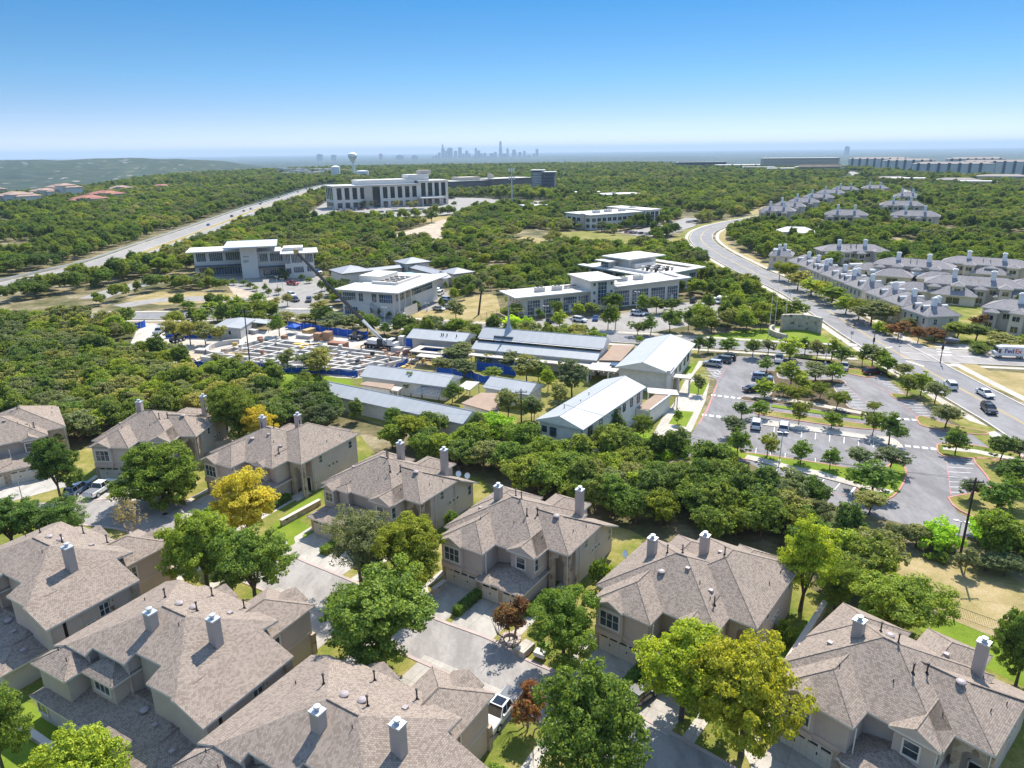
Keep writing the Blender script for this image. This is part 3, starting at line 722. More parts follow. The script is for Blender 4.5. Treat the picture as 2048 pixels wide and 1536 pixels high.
# ---------------------------------------------------------------- the houses seen from their garden side
def garden_house(label, O, ang, wallmat='stucco_grey', vents=(), chims=((8.0, 13.0), (1.6, 11.0))):
    t = thing('townhouse', label, 'house', (O[0], O[1], 0), R(ang), 'townhouses along the residential street')
    rf, wl = MB(), MB(); vols = []
    def vol(x0, y0, x1, y1, ez=6.0, pp=0.5, wall=True, inset=0.45, z0=-1.0, **k):
        rf.hip(x0, y0, x1, y1, ez, pp, **k); vols.append((x0, y0, x1, y1, ez, pp))
        if wall: wl.box(x0+inset, y0+inset, z0, x1-inset, y1-inset, ez-0.15)
    # main roof: a large low hip whose rear edge is cut in steps
    Rx0, Ry0, Rx1, Ry1, pm = -3.95, 1.5, 18.6, 20.6, 0.4
    h = (Ry1-Ry0)/2; ym = (Ry0+Ry1)/2; rz = 6+h*pm
    planes = [[(Rx0, Ry0), (Rx1, Ry0), (Rx1-h, ym), (Rx0+h, ym)], [(Rx1, Ry1), (Rx0, Ry1), (Rx0+h, ym), (Rx1-h, ym)],
              [(Rx0, Ry1), (Rx0, Ry0), (Rx0+h, ym)], [(Rx1, Ry0), (Rx1, Ry1), (Rx1-h, ym)]]
    def hz(x, y): return 6+pm*min(x-Rx0, Rx1-x, y-Ry0, Ry1-y)
    def clip(poly, axis, val, keep_less):
        out = []
        for i in range(len(poly)):
            a, b = poly[i], poly[(i+1) % len(poly)]
            ia = (a[axis] <= val+1e-9) if keep_less else (a[axis] >= val-1e-9); ib = (b[axis] <= val+1e-9) if keep_less else (b[axis] >= val-1e-9)
            if ia: out.append(a)
            if ia != ib:
                s = (val-a[axis])/(b[axis]-a[axis]); out.append((a[0]+s*(b[0]-a[0]), a[1]+s*(b[1]-a[1])))
        return out
    cells = [(-3.95, 7.0, 0.0, 17.3), (0.0, 5.0, 3.6, 17.1), (3.6, 4.0, 7.4, 15.4), (7.4, 4.0, 12.2, 16.6), (12.2, 5.0, 17.7, 17.4)]
    for c in cells:
        for pl in planes:
            q = clip(clip(clip(clip(pl, 0, c[0], False), 0, c[2], True), 1, c[1], False), 1, c[3], True)
            if len(q) >= 3: rf.slope([(a, b, hz(a, b)) for a, b in q], 0)
        # rear edge board and wall under it
        xs = [c[0]+(c[2]-c[0])*i/6 for i in range(7)]
        for a, b in zip(xs[:-1], xs[1:]):
            y = c[3]
            rf.face([(b, y, hz(b, y)-0.22), (a, y, hz(a, y)-0.22), (a, y, hz(a, y)), (b, y, hz(b, y))], 1)
            wl.face([(b, y-0.35, 0), (a, y-0.35, 0), (a, y-0.35, hz(a, y)-0.05), (b, y-0.35, hz(b, y)-0.05)], 0)
        for x, s in ((c[0], 1), (c[2], -1)):
            for yy in range(6):
                y0 = c[1]+(c[3]-c[1])*yy/6; y1 = c[1]+(c[3]-c[1])*(yy+1)/6
                rf.face([(x, y0, hz(x, y0)-0.22), (x, y1, hz(x, y1)-0.22), (x, y1, hz(x, y1)), (x, y0, hz(x, y0))], 1)
                if y1 > 14: wl.face([(x+0.3*s, y0, 0), (x+0.3*s, y1-0.35, 0), (x+0.3*s, y1-0.35, hz(x, y1)-0.05), (x+0.3*s, y0, hz(x, y0)-0.05)], 0)
    vols.append((Rx0, Ry0, Rx1, Ry1, 6, pm))
    rf.tube((Rx0+h, ym, rz), (Rx1-h, ym, rz), 0.1, 0.1, 6)
    wl.box(-3.5, 7.4, -1, 17.2, 15.0, 5.85)
    vol(0.0, 0.0, 7.0, 12.0, 6.0, 0.5)
    vol(7.0, 3.3, 14.0, 12.0, 5.98, 0.5)
    vol(13.0, 4.6, 17.7, 12.0, 5.97, 0.5)
    vol(12.1, 9.0, 17.7, 19.7, 6.0, 0.5)
    vol(7.5, 8.0, 12.2, 18.1, 6.02, 0.62)
    gable_dormer(rf, wl, 1.4, 4.9, -0.4, 2.6, 6.1, 0.55)
    gable_dormer(rf, wl, 8.6, 12.2, 2.8, 5.6, 6.1, 0.55)
    rf.build('roof', RM(), t)
    lo = MB(); lv = []
    def low(x0, y0, x1, y1, pp=0.27):
        lo.hip(x0, y0, x1, y1, 2.8, pp); wl.box(x0+0.4, y0+0.4, -1, x1-0.4, y1-0.4, 2.7, 1); lv.append((x0, y0, x1, y1, 2.8, pp))
    low(-2.4, 12.0, 17.6, 20.5); low(-2.5, 13.0, 3.2, 21.6, 0.3)
    lo.build('garden_room_roof', RM(), t)
    wl.box(-0.1, 5.9, 2.6, 0.42, 6.1, 2.9, 1)
    wl.box(0.38, 0.9, 2.75, 0.5, 6.9, 3.0, 1)
    wl.build('wall', [M[wallmat], M['stucco_pale']], t)
    for b in ((-3.9, 7.2, -1, -3.1, 8.0, 5.75), (0.2, 0.2, -1, 0.75, 0.75, 2.6), (-3.75, 10.2, -1, -3.2, 10.6, 5.75)):
        st = MB(); st.box(*b); st.build('stone_pier', M['limestone'], t)
    # side facing the camera
    X = -3.51
    add_window(t, 0.44, 5.4, 4.5, (-1, 0), 1.1, 1.5, 2, 2)
    for yy, zz, w, h, c in ((9.6, 2.2, 1.3, 1.6, 1), (11.2, 4.6, 1.0, 1.4, 2), (12.8, 3.4, 0.9, 1.0, 2), (14.2, 4.6, 0.7, 0.9, 1), (15.2, 2.3, 0.7, 1.5, 1), (16.1, 2.3, 0.9, 1.8, 1)):
        add_window(t, X, yy, zz, (-1, 0), w, h, c, 2, 0.07)
    add_window(t, 9.8, 17.66, 4.8, (0, 1), 2.2, 1.0, 3, 1)
    add_window(t, 16.4, 20.12, 1.6, (0, 1), 1.4, 1.2, 2, 1)
    for cx, cy in chims: add_chimney(t, cx, cy, 6.4, 11.0 if cx < 5 else 10.8, 1.0, 0.85)
    add_vents(t, vols, [('dome', 8.6, 9.6), ('dome', 7.0, 9.2), ('pipe', 6.2, 9.4), ('pipe', 11.4, 9.2), ('box', 4.0, 7.4), ('pipe', 9.0, 5.6), ('pipe', 4.4, 5.4), ('stub', 5.4, 12.0), ('stub', 15.6, 18.0), ('stub', 13.6, 18.4), ('stub', 14.8, 9.4)] + list(vents))
    add_vents(t, lv, [('dome', 4.8, 17.0), ('box', 2.6, 17.6), ('box', -1.0, 18.6)])
    return t
garden_house('townhouse seen from its garden side, two tall chimneys above a low shaded garden roof', (-21.33, 64.85), -209.3)
garden_house('townhouse seen from behind, cut by the left edge, single tall chimney topped by two vents', (-42.54, 78.06), -210.2, 'stucco_tan', chims=((1.4, 11.2),))
garden_house('tan townhouse beside the white pickup, cut by the bottom edge of the photo', (-1.84, 51.53), -211.6, 'stucco_tan')
# ================================================================ trees
def quads_mesh(name, V, mat, mats=None, mi=None):
    """mesh of N loose quads, V has shape (N,4,3)"""
    n = len(V); me = bpy.data.meshes.new(name)
    me.vertices.add(n*4); me.vertices.foreach_set('co', np.ascontiguousarray(V, np.float32).ravel())
    me.loops.add(n*4); me.loops.foreach_set('vertex_index', np.arange(n*4, dtype=np.int32))
    me.polygons.add(n); me.polygons.foreach_set('loop_start', np.arange(0, n*4, 4, dtype=np.int32))
    for m in (mats or [mat]): me.materials.append(m)
    if mi is not None: me.polygons.foreach_set('material_index', np.asarray(mi, np.int32))
    me.update(calc_edges=True); me.validate(); return me
def leaf_quads(rng, C, N, size, up=0.35, outw=0.7, jit=0.9):
    """leaf-sized quads at centres C facing roughly outward N"""
    n = len(C)
    nr = N*outw+rng.normal(size=(n, 3))*jit*0.6+np.array([0, 0, up]); nr /= np.linalg.norm(nr, axis=1, keepdims=True)+1e-9
    t = np.cross(nr, rng.normal(size=(n, 3))); t /= np.linalg.norm(t, axis=1, keepdims=True)+1e-9
    b = np.cross(nr, t)
    s = size*rng.uniform(0.6, 1.35, (n, 1)); a = s*0.5; c = s*rng.uniform(0.28, 0.5, (n, 1))
    return np.stack([C-t*a-b*c*0.3, C-b*c+t*a*0.1, C+t*a, C+b*c-t*a*0.05], 1)
def crown_points(rng, nclump, per, rx, rz, zc, clump, shape='round', gap=0.0, hollow=0.55):
    """clump centres on an uneven crown, then leaves about each clump"""
    C, Nn = [], []
    # boughs: unequal masses of foliage at the ends of the main limbs, with gaps between them
    nb = max(7, int(9+nclump/40)); B = []
    for i in range(nb):
        d = rng.normal(size=3); d /= np.linalg.norm(d)
        if shape != 'bush' and d[2] < -0.85: d[2] = -d[2]*0.6
        p = d*rng.uniform(0.38, 0.68); h = (p[2]+1)/2
        if shape == 'cone': p[:2] *= 1.15-0.62*h
        elif shape == 'vase': p[:2] *= 0.55+0.6*h
        elif shape == 'dome': p[2] = p[2]*0.85 if p[2] > 0 else p[2]*0.8
        B.append((p, rng.uniform(0.30, 0.52)*(0.8 if shape == 'cone' and h > 0.7 else 1)))
    if shape == 'cone': B.append((np.array([0, 0, 0.72]), 0.26))
    B.append((np.array([0, 0, 0.05]), 0.45))
    wt = np.array([r*r for p, r in B]); wt /= wt.sum()
    k = 0
    while k < nclump:
        bp, br = B[int(rng.choice(len(B), p=wt))]
        d = rng.normal(size=3); d /= np.linalg.norm(d)
        if d[2] < -0.35 and rng.random() < 0.45: continue
        p = bp+d*br*rng.uniform(hollow, 1.05)**0.6*np.array([1, 1, 0.85])
        c = np.array([p[0]*rx, p[1]*rx, zc+p[2]*rz])
        m = max(3, int(per*rng.uniform(0.5, 1.5))); cs = clump*rng.uniform(0.5, 1.1)
        q = rng.normal(size=(m, 3)); q /= np.linalg.norm(q, axis=1, keepdims=True); q *= rng.uniform(0.3, 1, (m, 1))**0.5
        q[:, 2] *= 0.6
        C.append(c+q*cs); o = np.array([d[0], d[1], d[2]*0.8+0.3]); Nn.append(o*0.6+q*0.8); k += 1
    C = np.concatenate(C); Nn = np.concatenate(Nn); Nn /= np.linalg.norm(Nn, axis=1, keepdims=True)+1e-9
    C[:, 2] = np.maximum(C[:, 2], 0.12)
    return C, Nn
def trunk_mesh(rng, h, zc, rx, rz, r, stems=1, limbs=6):
    m = MB()
    for s in range(stems):
        ox, oy = (0, 0) if stems == 1 else (rng.uniform(-0.35, 0.35), rng.uniform(-0.35, 0.35))
        lx, ly = (rng.uniform(-0.15, 0.15), rng.uniform(-0.15, 0.15)) if stems == 1 else (ox*2.2, oy*2.2)
        fork = max(0.9, zc-rz*0.75)
        m.tube((ox, oy, -0.3), (ox+lx*0.4, oy+ly*0.4, fork*0.55), r*1.25, r*0.95, 8, caps=False)
        m.tube((ox+lx*0.4, oy+ly*0.4, fork*0.55), (ox+lx, oy+ly, fork), r*0.95, r*0.85, 8, caps=False)
        for i in range(limbs):
            a = 2*math.pi*(i+rng.uniform(0, 0.7))/limbs; e = rng.uniform(0.35, 0.85)
            mid = (ox+lx+math.cos(a)*rx*0.35*e, oy+ly+math.sin(a)*rx*0.35*e, fork+(zc-fork)*rng.uniform(0.5, 0.8))
            end = (ox+lx+math.cos(a)*rx*0.75*e, oy+ly+math.sin(a)*rx*0.75*e, zc+rz*rng.uniform(-0.1, 0.6))
            m.tube((ox+lx, oy+ly, fork-0.1), mid, r*0.55, r*0.36, 6, caps=False); m.tube(mid, end, r*0.36, r*0.1, 5, caps=False)
    return m
PROTO = {}
def tree_kind(key, name, seed, mat, h, rx, rz, nclump, per, leaf, clump, shape='round', tr=0.16, stems=1, bark='bark', limbs=6, hollow=0.55, outw=0.7):
    """meshes of one tree of height about h; (crown mesh, trunk mesh, name)"""
    rng = np.random.default_rng(seed); zc = h-rz
    C, N = crown_points(rng, nclump, per, rx, rz, zc, clump, shape, hollow=hollow)
    cm = quads_mesh('crown', leaf_quads(rng, C, N, leaf, outw=outw), M[mat])
    tm = trunk_mesh(rng, h, zc, rx, rz, tr, stems, limbs)
    me = bpy.data.meshes.new('trunk'); me.from_pydata(tm.v, [], tm.f); me.materials.append(M[bark])
    me.polygons.foreach_set('use_smooth', [True]*len(me.polygons)); me.update()
    co_ = np.empty(len(cm.vertices)*3, np.float32); cm.vertices.foreach_get('co', co_); co_ = co_.reshape(-1, 3)
    PROTO[key] = (name, cm, me, float(np.percentile(co_[:, 2], 99.3)), float(np.percentile(np.hypot(co_[:, 0], co_[:, 1]), 93)))
_trng = random.Random(3)
def plant(key, loc, label, cat='tree', group=None, h=None, w=None, rot=None, mat=None):
    """one tree as a thing: an empty at its foot with a trunk and a crown"""
    name, cm, tm, ph, prx = PROTO[key]
    o = thing(name, label, cat, loc, _trng.uniform(0, 6.28) if rot is None else rot, group)
    sz = (h/ph) if h else _trng.uniform(0.85, 1.15); sx = (w/(2*prx)) if w else sz*_trng.uniform(0.92, 1.1)
    o.scale = (sx, sx, sz)
    a = bpy.data.objects.new('crown', cm); COL.objects.link(a); a.parent = o
    b = bpy.data.objects.new('trunk', tm); COL.objects.link(b); b.parent = o
    if mat:
        a.material_slots[0].link = 'OBJECT'; a.material_slots[0].material = M[mat]
    CHILD[o.name] = [a, b]
    return o
# near trees: many small leaves
tree_kind('oakA', 'shade_tree', 11, 'leaf_green', 8, 4.2, 3.4, 460, 120, 0.165, 0.62, 'dome', 0.2)
tree_kind('oakB', 'shade_tree', 12, 'leaf_green', 8, 4.0, 3.5, 440, 120, 0.165, 0.6, 'round', 0.2)
tree_kind('oakC', 'shade_tree', 13, 'leaf_olive', 8, 4.0, 3.6, 440, 115, 0.16, 0.58, 'round', 0.2)
tree_kind('airy', 'shade_tree', 14, 'leaf_oak', 8, 3.8, 3.4, 400, 95, 0.14, 0.6, 'round', 0.18, hollow=0.3)
tree_kind('yellow', 'yellow_tree', 15, 'leaf_yellow', 8, 3.6, 3.7, 380, 105, 0.155, 0.55, 'cone', 0.17, hollow=0.35)
tree_kind('ball', 'shade_tree', 21, 'leaf_green', 6, 4.0, 3.05, 520, 120, 0.16, 0.6, 'bush', 0.2)
tree_kind('tall', 'tall_tree', 16, 'leaf_bright', 10, 3.2, 4.7, 330, 95, 0.16, 0.6, 'cone', 0.2, hollow=0.2)
tree_kind('crape', 'crape_myrtle', 17, 'leaf_red', 3.6, 1.5, 1.35, 110, 34, 0.17, 0.36, 'vase', 0.05, 4, 'bark_pale')
tree_kind('bare', 'bare_shrub', 18, 'leaf_dry', 3.4, 1.8, 1.4, 60, 14, 0.14, 0.4, 'vase', 0.05, 5, 'bark_pale', 7)
tree_kind('bush', 'shrub', 19, 'leaf_hedge', 1.6, 1.0, 0.85, 90, 26, 0.15, 0.28, 'bush', 0.05, 2)
tree_kind('bush2', 'shrub', 20, 'leaf_bright', 1.3, 1.0, 0.7, 80, 24, 0.15, 0.26, 'bush', 0.05, 2)
# middle distance trees
for i, (mt, shp, rx, rz, h) in enumerate((('leaf_dark', 'dome', 3.1, 2.9, 6.2), ('leaf_green', 'round', 2.9, 2.8, 6.0), ('leaf_oak', 'dome', 3.5, 2.6, 6.0), ('leaf_dark', 'cone', 2.5, 3.2, 6.8), ('leaf_green', 'dome', 3.3, 2.7, 5.8), ('leaf_oak', 'round', 3.0, 2.6, 5.6))):
    tree_kind('wood%d' % i, 'woodland_tree', 30+i, mt, h, rx, rz, 215, 44, 0.255, 0.6, shp, 0.15, 1 if i % 2 else 2, limbs=4)
tree_kind('wood6', 'woodland_tree', 36, 'leaf_bright', 5.6, 3.0, 2.6, 205, 42, 0.25, 0.6, 'round', 0.14, limbs=4)
tree_kind('wood7', 'woodland_tree', 37, 'leaf_olive', 6, 3.0, 2.8, 205, 42, 0.25, 0.6, 'round', 0.14, limbs=4)
tree_kind('mesq', 'mesquite_shrub', 38, 'leaf_lime', 3.4, 2.7, 1.8, 130, 40, 0.26, 0.58, 'bush', 0.08, 3, limbs=4)
tree_kind('park0', 'young_tree', 41, 'leaf_green', 6, 2.5, 2.5, 170, 40, 0.21, 0.45, 'cone', 0.1, limbs=5)
tree_kind('park1', 'young_tree', 42, 'leaf_oak', 6, 2.5, 2.3, 165, 40, 0.21, 0.45, 'round', 0.1, limbs=5)
tree_kind('park2', 'young_tree', 43, 'leaf_bright', 6, 2.5, 2.5, 170, 40, 0.21, 0.45, 'cone', 0.1, limbs=5)
tree_kind('park3', 'young_tree', 44, 'leaf_olive', 6, 2.6, 2.4, 170, 40, 0.21, 0.45, 'round', 0.1, limbs=5)
def tree_px(key, u, vb, vt, wpx, label, group=None, mat=None, cat='tree', dz=0.0):
    """stand a tree with its foot at pixel (u,vb), its top at vt and its crown wpx wide"""
    p = at(u, vb); d = math.hypot(p.x, p.y)
    lo, hi = 0.2, 40.0
    top = bearing(u, vt, d)
    h = max(0.5, top.z)
    mid = Vector((p.x, p.y, h*0.6-CAM_H)); depth = mid.dot(_f)
    w = wpx*depth/CAM_F
    q = Vector((p.x, p.y, 0))
    return plant(key, (q.x, q.y, 0), label, cat, group, h*1.0, w*1.0, mat=mat)
tree_px('ball', 328, 1004, 890, 146, 'dense round dark green tree hiding the house behind the white pickup', mat='leaf_green')
tree_px('oakB', 122, 1000, 877, 78, 'dark green tree with a bare trunk left of the silver car')
tree_px('yellow', 500, 1085, 948, 112, 'golden yellow tree on the lawn in front of the townhouses')
tree_px('oakA', 418, 1190, 1022, 135, 'bright green tree beside the street, left of the darker tree it touches', mat='leaf_bright')
tree_px('oakB', 512, 1212, 1060, 142, 'dark green rounded tree beside the street, below the yellow tree')
tree_px('airy', 724, 1178, 1030, 122, 'feathery grey-green tree in front of the low garage roof')
tree_px('oakC', 810, 1182, 1046, 150, 'olive green tree touching the feathery grey-green tree beside the street')
tree_px('oakB', 768, 1345, 1160, 215, 'very large dark green tree on the near side of the street', mat='leaf_green')
tree_px('crape', 1021, 1281, 1200, 66, 'small red-leaved tree in a stone ring on the lawn beside the street', cat='small tree')
tree_px('oakB', 1128, 1328, 1194, 138, 'round green tree on the lawn between two driveways', mat='leaf_bright')
tree_px('oakA', 1172, 1600, 1366, 205, 'large green tree cut by the bottom edge beside the street', mat='leaf_green')
tree_px('crape', 1058, 1462, 1380, 66, 'small red-leaved tree on the dry lawn beside the white pickup', cat='small tree')
tree_px('oakA', 1362, 1440, 1264, 175, 'sunlit bright green tree in front of the many-folded roof', mat='leaf_bright')
tree_px('oakC', 1482, 1512, 1292, 215, 'large olive green tree at the kerb, right of the bright green one')
tree_px('oakB', 12, 1560, 1352, 110, 'dark green tree cut by the left edge at the lower left lawn')
tree_px('oakA', 178, 1640, 1468, 160, 'lime green tree cut by the bottom edge in front of the garden roof', mat='leaf_bright')
tree_px('oakB', 28, 1102, 995, 115, 'dark green tree at the left edge beside the cul-de-sac')
tree_px('airy', 130, 1078, 1000, 92, 'low grey-green tree in front of the roof at the left edge', mat='leaf_green')
tree_px('bare', 262, 1070, 1003, 72, 'nearly bare twiggy shrub at the kerb of the cul-de-sac', cat='shrub')
tree_px('yellow', 482, 892, 775, 92, 'yellowing tree in the wood behind the two white chimneys', mat='leaf_olive')
tree_px('yellow', 528, 905, 815, 60, 'orange-tinged tree behind the two white chimneys', mat='leaf_yellow')
tree_px('tall', 1600, 1222, 1042, 96, 'tall yellow-green tree behind the many-folded roof', mat='leaf_bright')
tree_px('airy', 1668, 1218, 1122, 70, 'slender several-stemmed tree at the end of the stone wall', mat='leaf_green')
tree_px('oakB', 1790, 1288, 1156, 165, 'broad green tree between the iron fence and the corner townhouse', mat='leaf_bright')
tree_px('oakC', 2030, 1375, 1226, 105, 'dark tree cut by the right edge behind the corner townhouse', mat='leaf_green')
tree_px('bush', 1198, 1180, 1118, 40, 'round dark shrub at the house corner beside the large satellite dish roof', cat='shrub')
tree_px('bush2', 1222, 1182, 1132, 26, 'pale yellow-green shrub beside the dark round shrub', cat='shrub')
tree_px('bush', 1567, 1286, 1243, 40, 'round dark shrub beside the air conditioner at the long house wall', cat='shrub')
tree_px('bush', 905, 1065, 1022, 30, 'round dark shrub at the shaded wall below three small windows', cat='shrub')
# hedges: clipped leaf boxes
def hedge(label, O, ang, x0, x1, y0, y1, h=0.95, mat='leaf_hedge'):
    rng = np.random.default_rng(int(abs(O[0]*100+x0*10))+5)
    c, s = math.cos(R(ang)), math.sin(R(ang)); cx, cy = (x0+x1)/2, (y0+y1)/2
    o = thing('hedge', label, 'hedge', (O[0]+c*cx-s*cy, O[1]+s*cx+c*cy, 0), R(ang), 'clipped hedges by the driveways')
    wx, wy = (x1-x0)/2, (y1-y0)/2; n = int(260*(wx*wy*4+2*h*(wx+wy)*2))
    P = rng.uniform(-1, 1, (n, 3)); ax = rng.choice(3, n, p=[0.3, 0.3, 0.4])
    Nn = np.zeros((n, 3))
    for i in range(n):
        a = ax[i]; sg = 1 if a == 2 else rng.choice([-1, 1]); P[i, a] = sg; Nn[i, a] = sg
    P = P*np.array([wx, wy, h/2])+np.array([0, 0, h/2]); P += rng.normal(size=(n, 3))*0.07; P[:, 2] = np.maximum(P[:, 2], 0.03)
    me = quads_mesh('leaves', leaf_quads(rng, P, Nn, 0.15), M[mat]); q = bpy.data.objects.new('leaves', me); COL.objects.link(q); q.parent = o
    b = MB(); b.box(-wx+0.1, -wy+0.1, 0, wx-0.1, wy-0.1, h-0.1); b.build('branches', M['bark'], o)
H4o, H5o, H3o, H2o = (6.53, 74.07), (24.02, 59.61), (-12.74, 87.55), (-33.22, 100.7)
hedge('clipped hedge between the double and single garage drives of the house behind the red-leaved tree', H4o, -33.8, -9.95, -8.95, -10.0, -5.6, 1.0)
hedge('dark clipped hedge along the garage wall beside the porch path behind the red-leaved tree', H4o, -33.8, -2.75, -1.75, -5.4, -0.8, 0.9)
hedge('clipped hedge at the drive beside the stone ring of parked blue car', H5o, -38.2, -9.95, -8.9, -8.6, -5.4, 1.0)
hedge('sunlit clipped hedge at the low garage drive below the feathery tree', H3o, -32.6, -10.2, -9.0, -9.5, -6.6, 0.9, 'leaf_bright')
hedge('dark clipped hedge left of the golden yellow tree', H2o, -28.2, -9.9, -8.9, -10.2, -5.6, 1.0)
hedge('dark clipped hedge along the garage wall right of the golden yellow tree', H2o, -28.2, -2.9, -1.7, -5.0, -0.6, 0.9)
L2o, L3o = (-21.33, 64.85), (-1.84, 51.53)
hedge('bright clipped hedge along the path beside the stone piers of the lower left house', L2o, -209.3, -3.2, -2.0, 2.2, 6.2, 1.3, 'leaf_bright')
hedge('two-part clipped shrub at the house corner beside the white pickup', L3o, -211.6, -3.0, -1.2, 2.6, 5.4, 1.3, 'leaf_bright')
# ================================================================ woods
def in_poly(P, poly):
    """which of the points P (n,2) lie inside poly"""
    x, y = P[:, 0], P[:, 1]; ins = np.zeros(len(P), bool); n = len(poly)
    for i in range(n):
        x0, y0 = poly[i]; x1, y1 = poly[(i+1) % n]
        if y0 == y1: continue
        c = ((y0 > y) != (y1 > y)) & (x < (x1-x0)*(y-y0)/(y1-y0)+x0)
        ins ^= c
    return ins
def spaced(rng, poly, r):
    """jittered grid points inside poly about r apart"""
    a = np.array(poly); x0, y0 = a.min(0); x1, y1 = a.max(0)
    nx, ny = int((x1-x0)/r)+1, int((y1-y0)/r)+1
    if nx*ny > 400000: raise ValueError('area too large')
    gx, gy = np.meshgrid(np.arange(nx), np.arange(ny))
    P = np.stack([x0+(gx+0.5*(gy % 2)+rng.uniform(-0.36, 0.36, gx.shape))*r, y0+(gy+rng.uniform(-0.36, 0.36, gx.shape))*r], -1).reshape(-1, 2)
    return P[in_poly(P, poly)]
# ================================================================ school campus
def mat_seam(name, col, step=0.5):
    t = NT(name); uv = t.node('ShaderNodeUVMap').outputs[0]
    s = t.node('ShaderNodeSeparateXYZ'); t.link(uv, s.inputs[0])
    fr = t.math('FRACT', t.math('DIVIDE', s.outputs[0], step))
    ln = t.math('LESS_THAN', fr, 0.14)
    n = t.noise(0.25, 4, 0.6, t.node('ShaderNodeTexCoord').outputs['Object'])
    c = t.ramp(n, [(0.3, scale_c(col, 0.92)), (0.7, scale_c(col, 1.06))])
    sh = t.math('LESS_THAN', t.math('FRACT', t.math('DIVIDE', s.outputs[0], step*4)), 0.5)
    c = t.mix(t.math('MULTIPLY', sh, 0.35), c, scale_c(col, 0.9))
    c = t.mix(t.math('MULTIPLY', ln, 0.55), c, scale_c(col, 0.6))
    MATS[name] = t.finish(c, 0.55, 0.0, 0.35, ln, 0.4, 0.03); return MATS[name]
mat_seam('metal_roof', (0.40, 0.405, 0.40, 1))
mat_seam('metal_grey', (0.34, 0.345, 0.35, 1))
mat_seam('metal_siding', (0.42, 0.42, 0.41, 1), 0.35)
plain('roof_membrane', (0.54, 0.50, 0.44, 1), 0.8, 0.06, 0.3, fine=0.05, fscale=3)
plain('roof_white', (0.58, 0.56, 0.525, 1), 0.7, 0.05, 0.3)
plain('roof_gravel', (0.33, 0.235, 0.17, 1), 0.95, 0.12, 0.5, fine=0.12, fscale=9)
plain('canopy_tan', (0.55, 0.48, 0.405, 1), 0.85, 0.06, 0.5)
plain('wall_pale', (0.68, 0.63, 0.56, 1), 0.85, 0.05, 0.5, fine=0.04)
plain('wall_cream', (0.60, 0.545, 0.46, 1), 0.85, 0.06, 0.5, fine=0.05)
plain('wall_grey', (0.5, 0.48, 0.45, 1), 0.85, 0.05, 0.5)  # greyer, duller wall colour for the walkway panels and office stair
plain('steel_blue', (0.10, 0.115, 0.14, 1), 0.6, 0.1, 0.5)
plain('fence_blue', (0.012, 0.085, 0.42, 1), 0.7, 0.22, 0.5, fine=0.15, fscale=4)
mat_brickwall('cmu_wall', (0.70, 0.66, 0.60, 1), (0.67, 0.63, 0.57, 1), (0.56, 0.52, 0.47, 1), 0.8, 0.4)
def frame(pa, pb, z):
    """origin and heading from two eave pixels at height z"""
    a, b = at(pa[0], pa[1], z), at(pb[0], pb[1], z)
    return (a.x, a.y), math.atan2(b.y-a.y, b.x-a.x), math.hypot(b.x-a.x, b.y-a.y)
def Zp(box, p): k = (box[2]-box[0])/2048.0; return (box[0]+p[0]*k, box[1]+p[1]*k)
Z1, Z2, Z3, Z4, Z5, Z6 = (620, 690, 1100, 890), (1040, 660, 1420, 900), (790, 630, 1240, 780), (400, 470, 660, 620), (640, 500, 980, 660), (980, 480, 1440, 680)
def footprint(t, x0, y0, x1, y1):
    O, a = t.location, t.rotation_euler[2]; c, s = math.cos(a), math.sin(a)
    EXC.append([(O.x+c*px_-s*py_, O.y+s*px_+c*py_) for px_, py_ in ((x0, y0), (x1, y0), (x1, y1), (x0, y1))])
SG = 'metal-roofed school buildings'
def school(label, O, ang, x0, y0, x1, y1, ez, rise, roof='metal_roof', wall='cmu_wall', over=0.5, gable='X-+', name='school_building', group=SG, p=None):
    t = thing(name, label, 'building', (O[0], O[1], 0), ang, group)
    r = MB(); w, d = x1-x0, y1-y0
    pp = p or rise/(min(w, d)/2 if gable == '' else (d/2 if 'X' in gable else w/2))
    r.hip(x0, y0, x1, y1, ez, pp, 0.22, gable=gable)
    r.build('roof', [M[roof], M['fascia_grey'], M[wall]], t)
    m = MB(); m.box(x0+over, y0+over, -1, x1-over, y1-over, ez-0.1); m.build('wall', M[wall], t)
    footprint(t, x0, y0, x1, y1)
    return t
plain('fascia_grey', (0.45, 0.46, 0.47, 1), 0.6, 0.05, 1)
rs4 = R(56.6)
s4 = school('two-storey school wing with a long two-tone grey metal roof and dark square windows', (12.4, 113.3), rs4, -0.6, 0, 26.6, 9.5, 6.5, 1.6)
for x, z, w, h in ((3.0, 4.9, 1.5, 1.7), (7.2, 4.9, 0.9, 1.5), (13.0, 4.4, 0.6, 1.0), (14.8, 4.3, 1.2, 2.4), (17.2, 4.9, 1.0, 1.4), (20.6, 4.9, 0.9, 1.5), (23.9, 4.9, 1.1, 1.9)):
    add_window(s4, x, 0.49, z, (0, -1), w, h, 1, 2, 0.06, 'blue_glass', 'steel_frame') if 'steel_frame' in M else add_window(s4, x, 0.49, z, (0, -1), w, h, 1, 2, 0.06, 'blue_glass', 'dark_metal')
add_window(s4, -0.11, 6.2, 4.7, (-1, 0), 1.2, 1.5, 1, 2, 0.06, 'blue_glass', 'dark_metal'); add_window(s4, -0.11, 8.0, 4.9, (-1, 0), 0.9, 1.0, 1, 1, 0.06, 'blue_glass', 'dark_metal')
m = MB(); m.box(-0.14, 0.42, 0, 0.0, 0.56, 6.3); m.build('downspout', M['steel_blue'], s4)
m = MB(); m.box(-0.8, 7.0, 2.2, -0.12, 8.6, 3.6); m.build('wall_duct', M['white_paint'], s4)
m = MB(); m.box(22.8, -2.6, -1, 33.2, 0.44, 3.0); m.build('annex_wall', M['wall_pale'], s4)
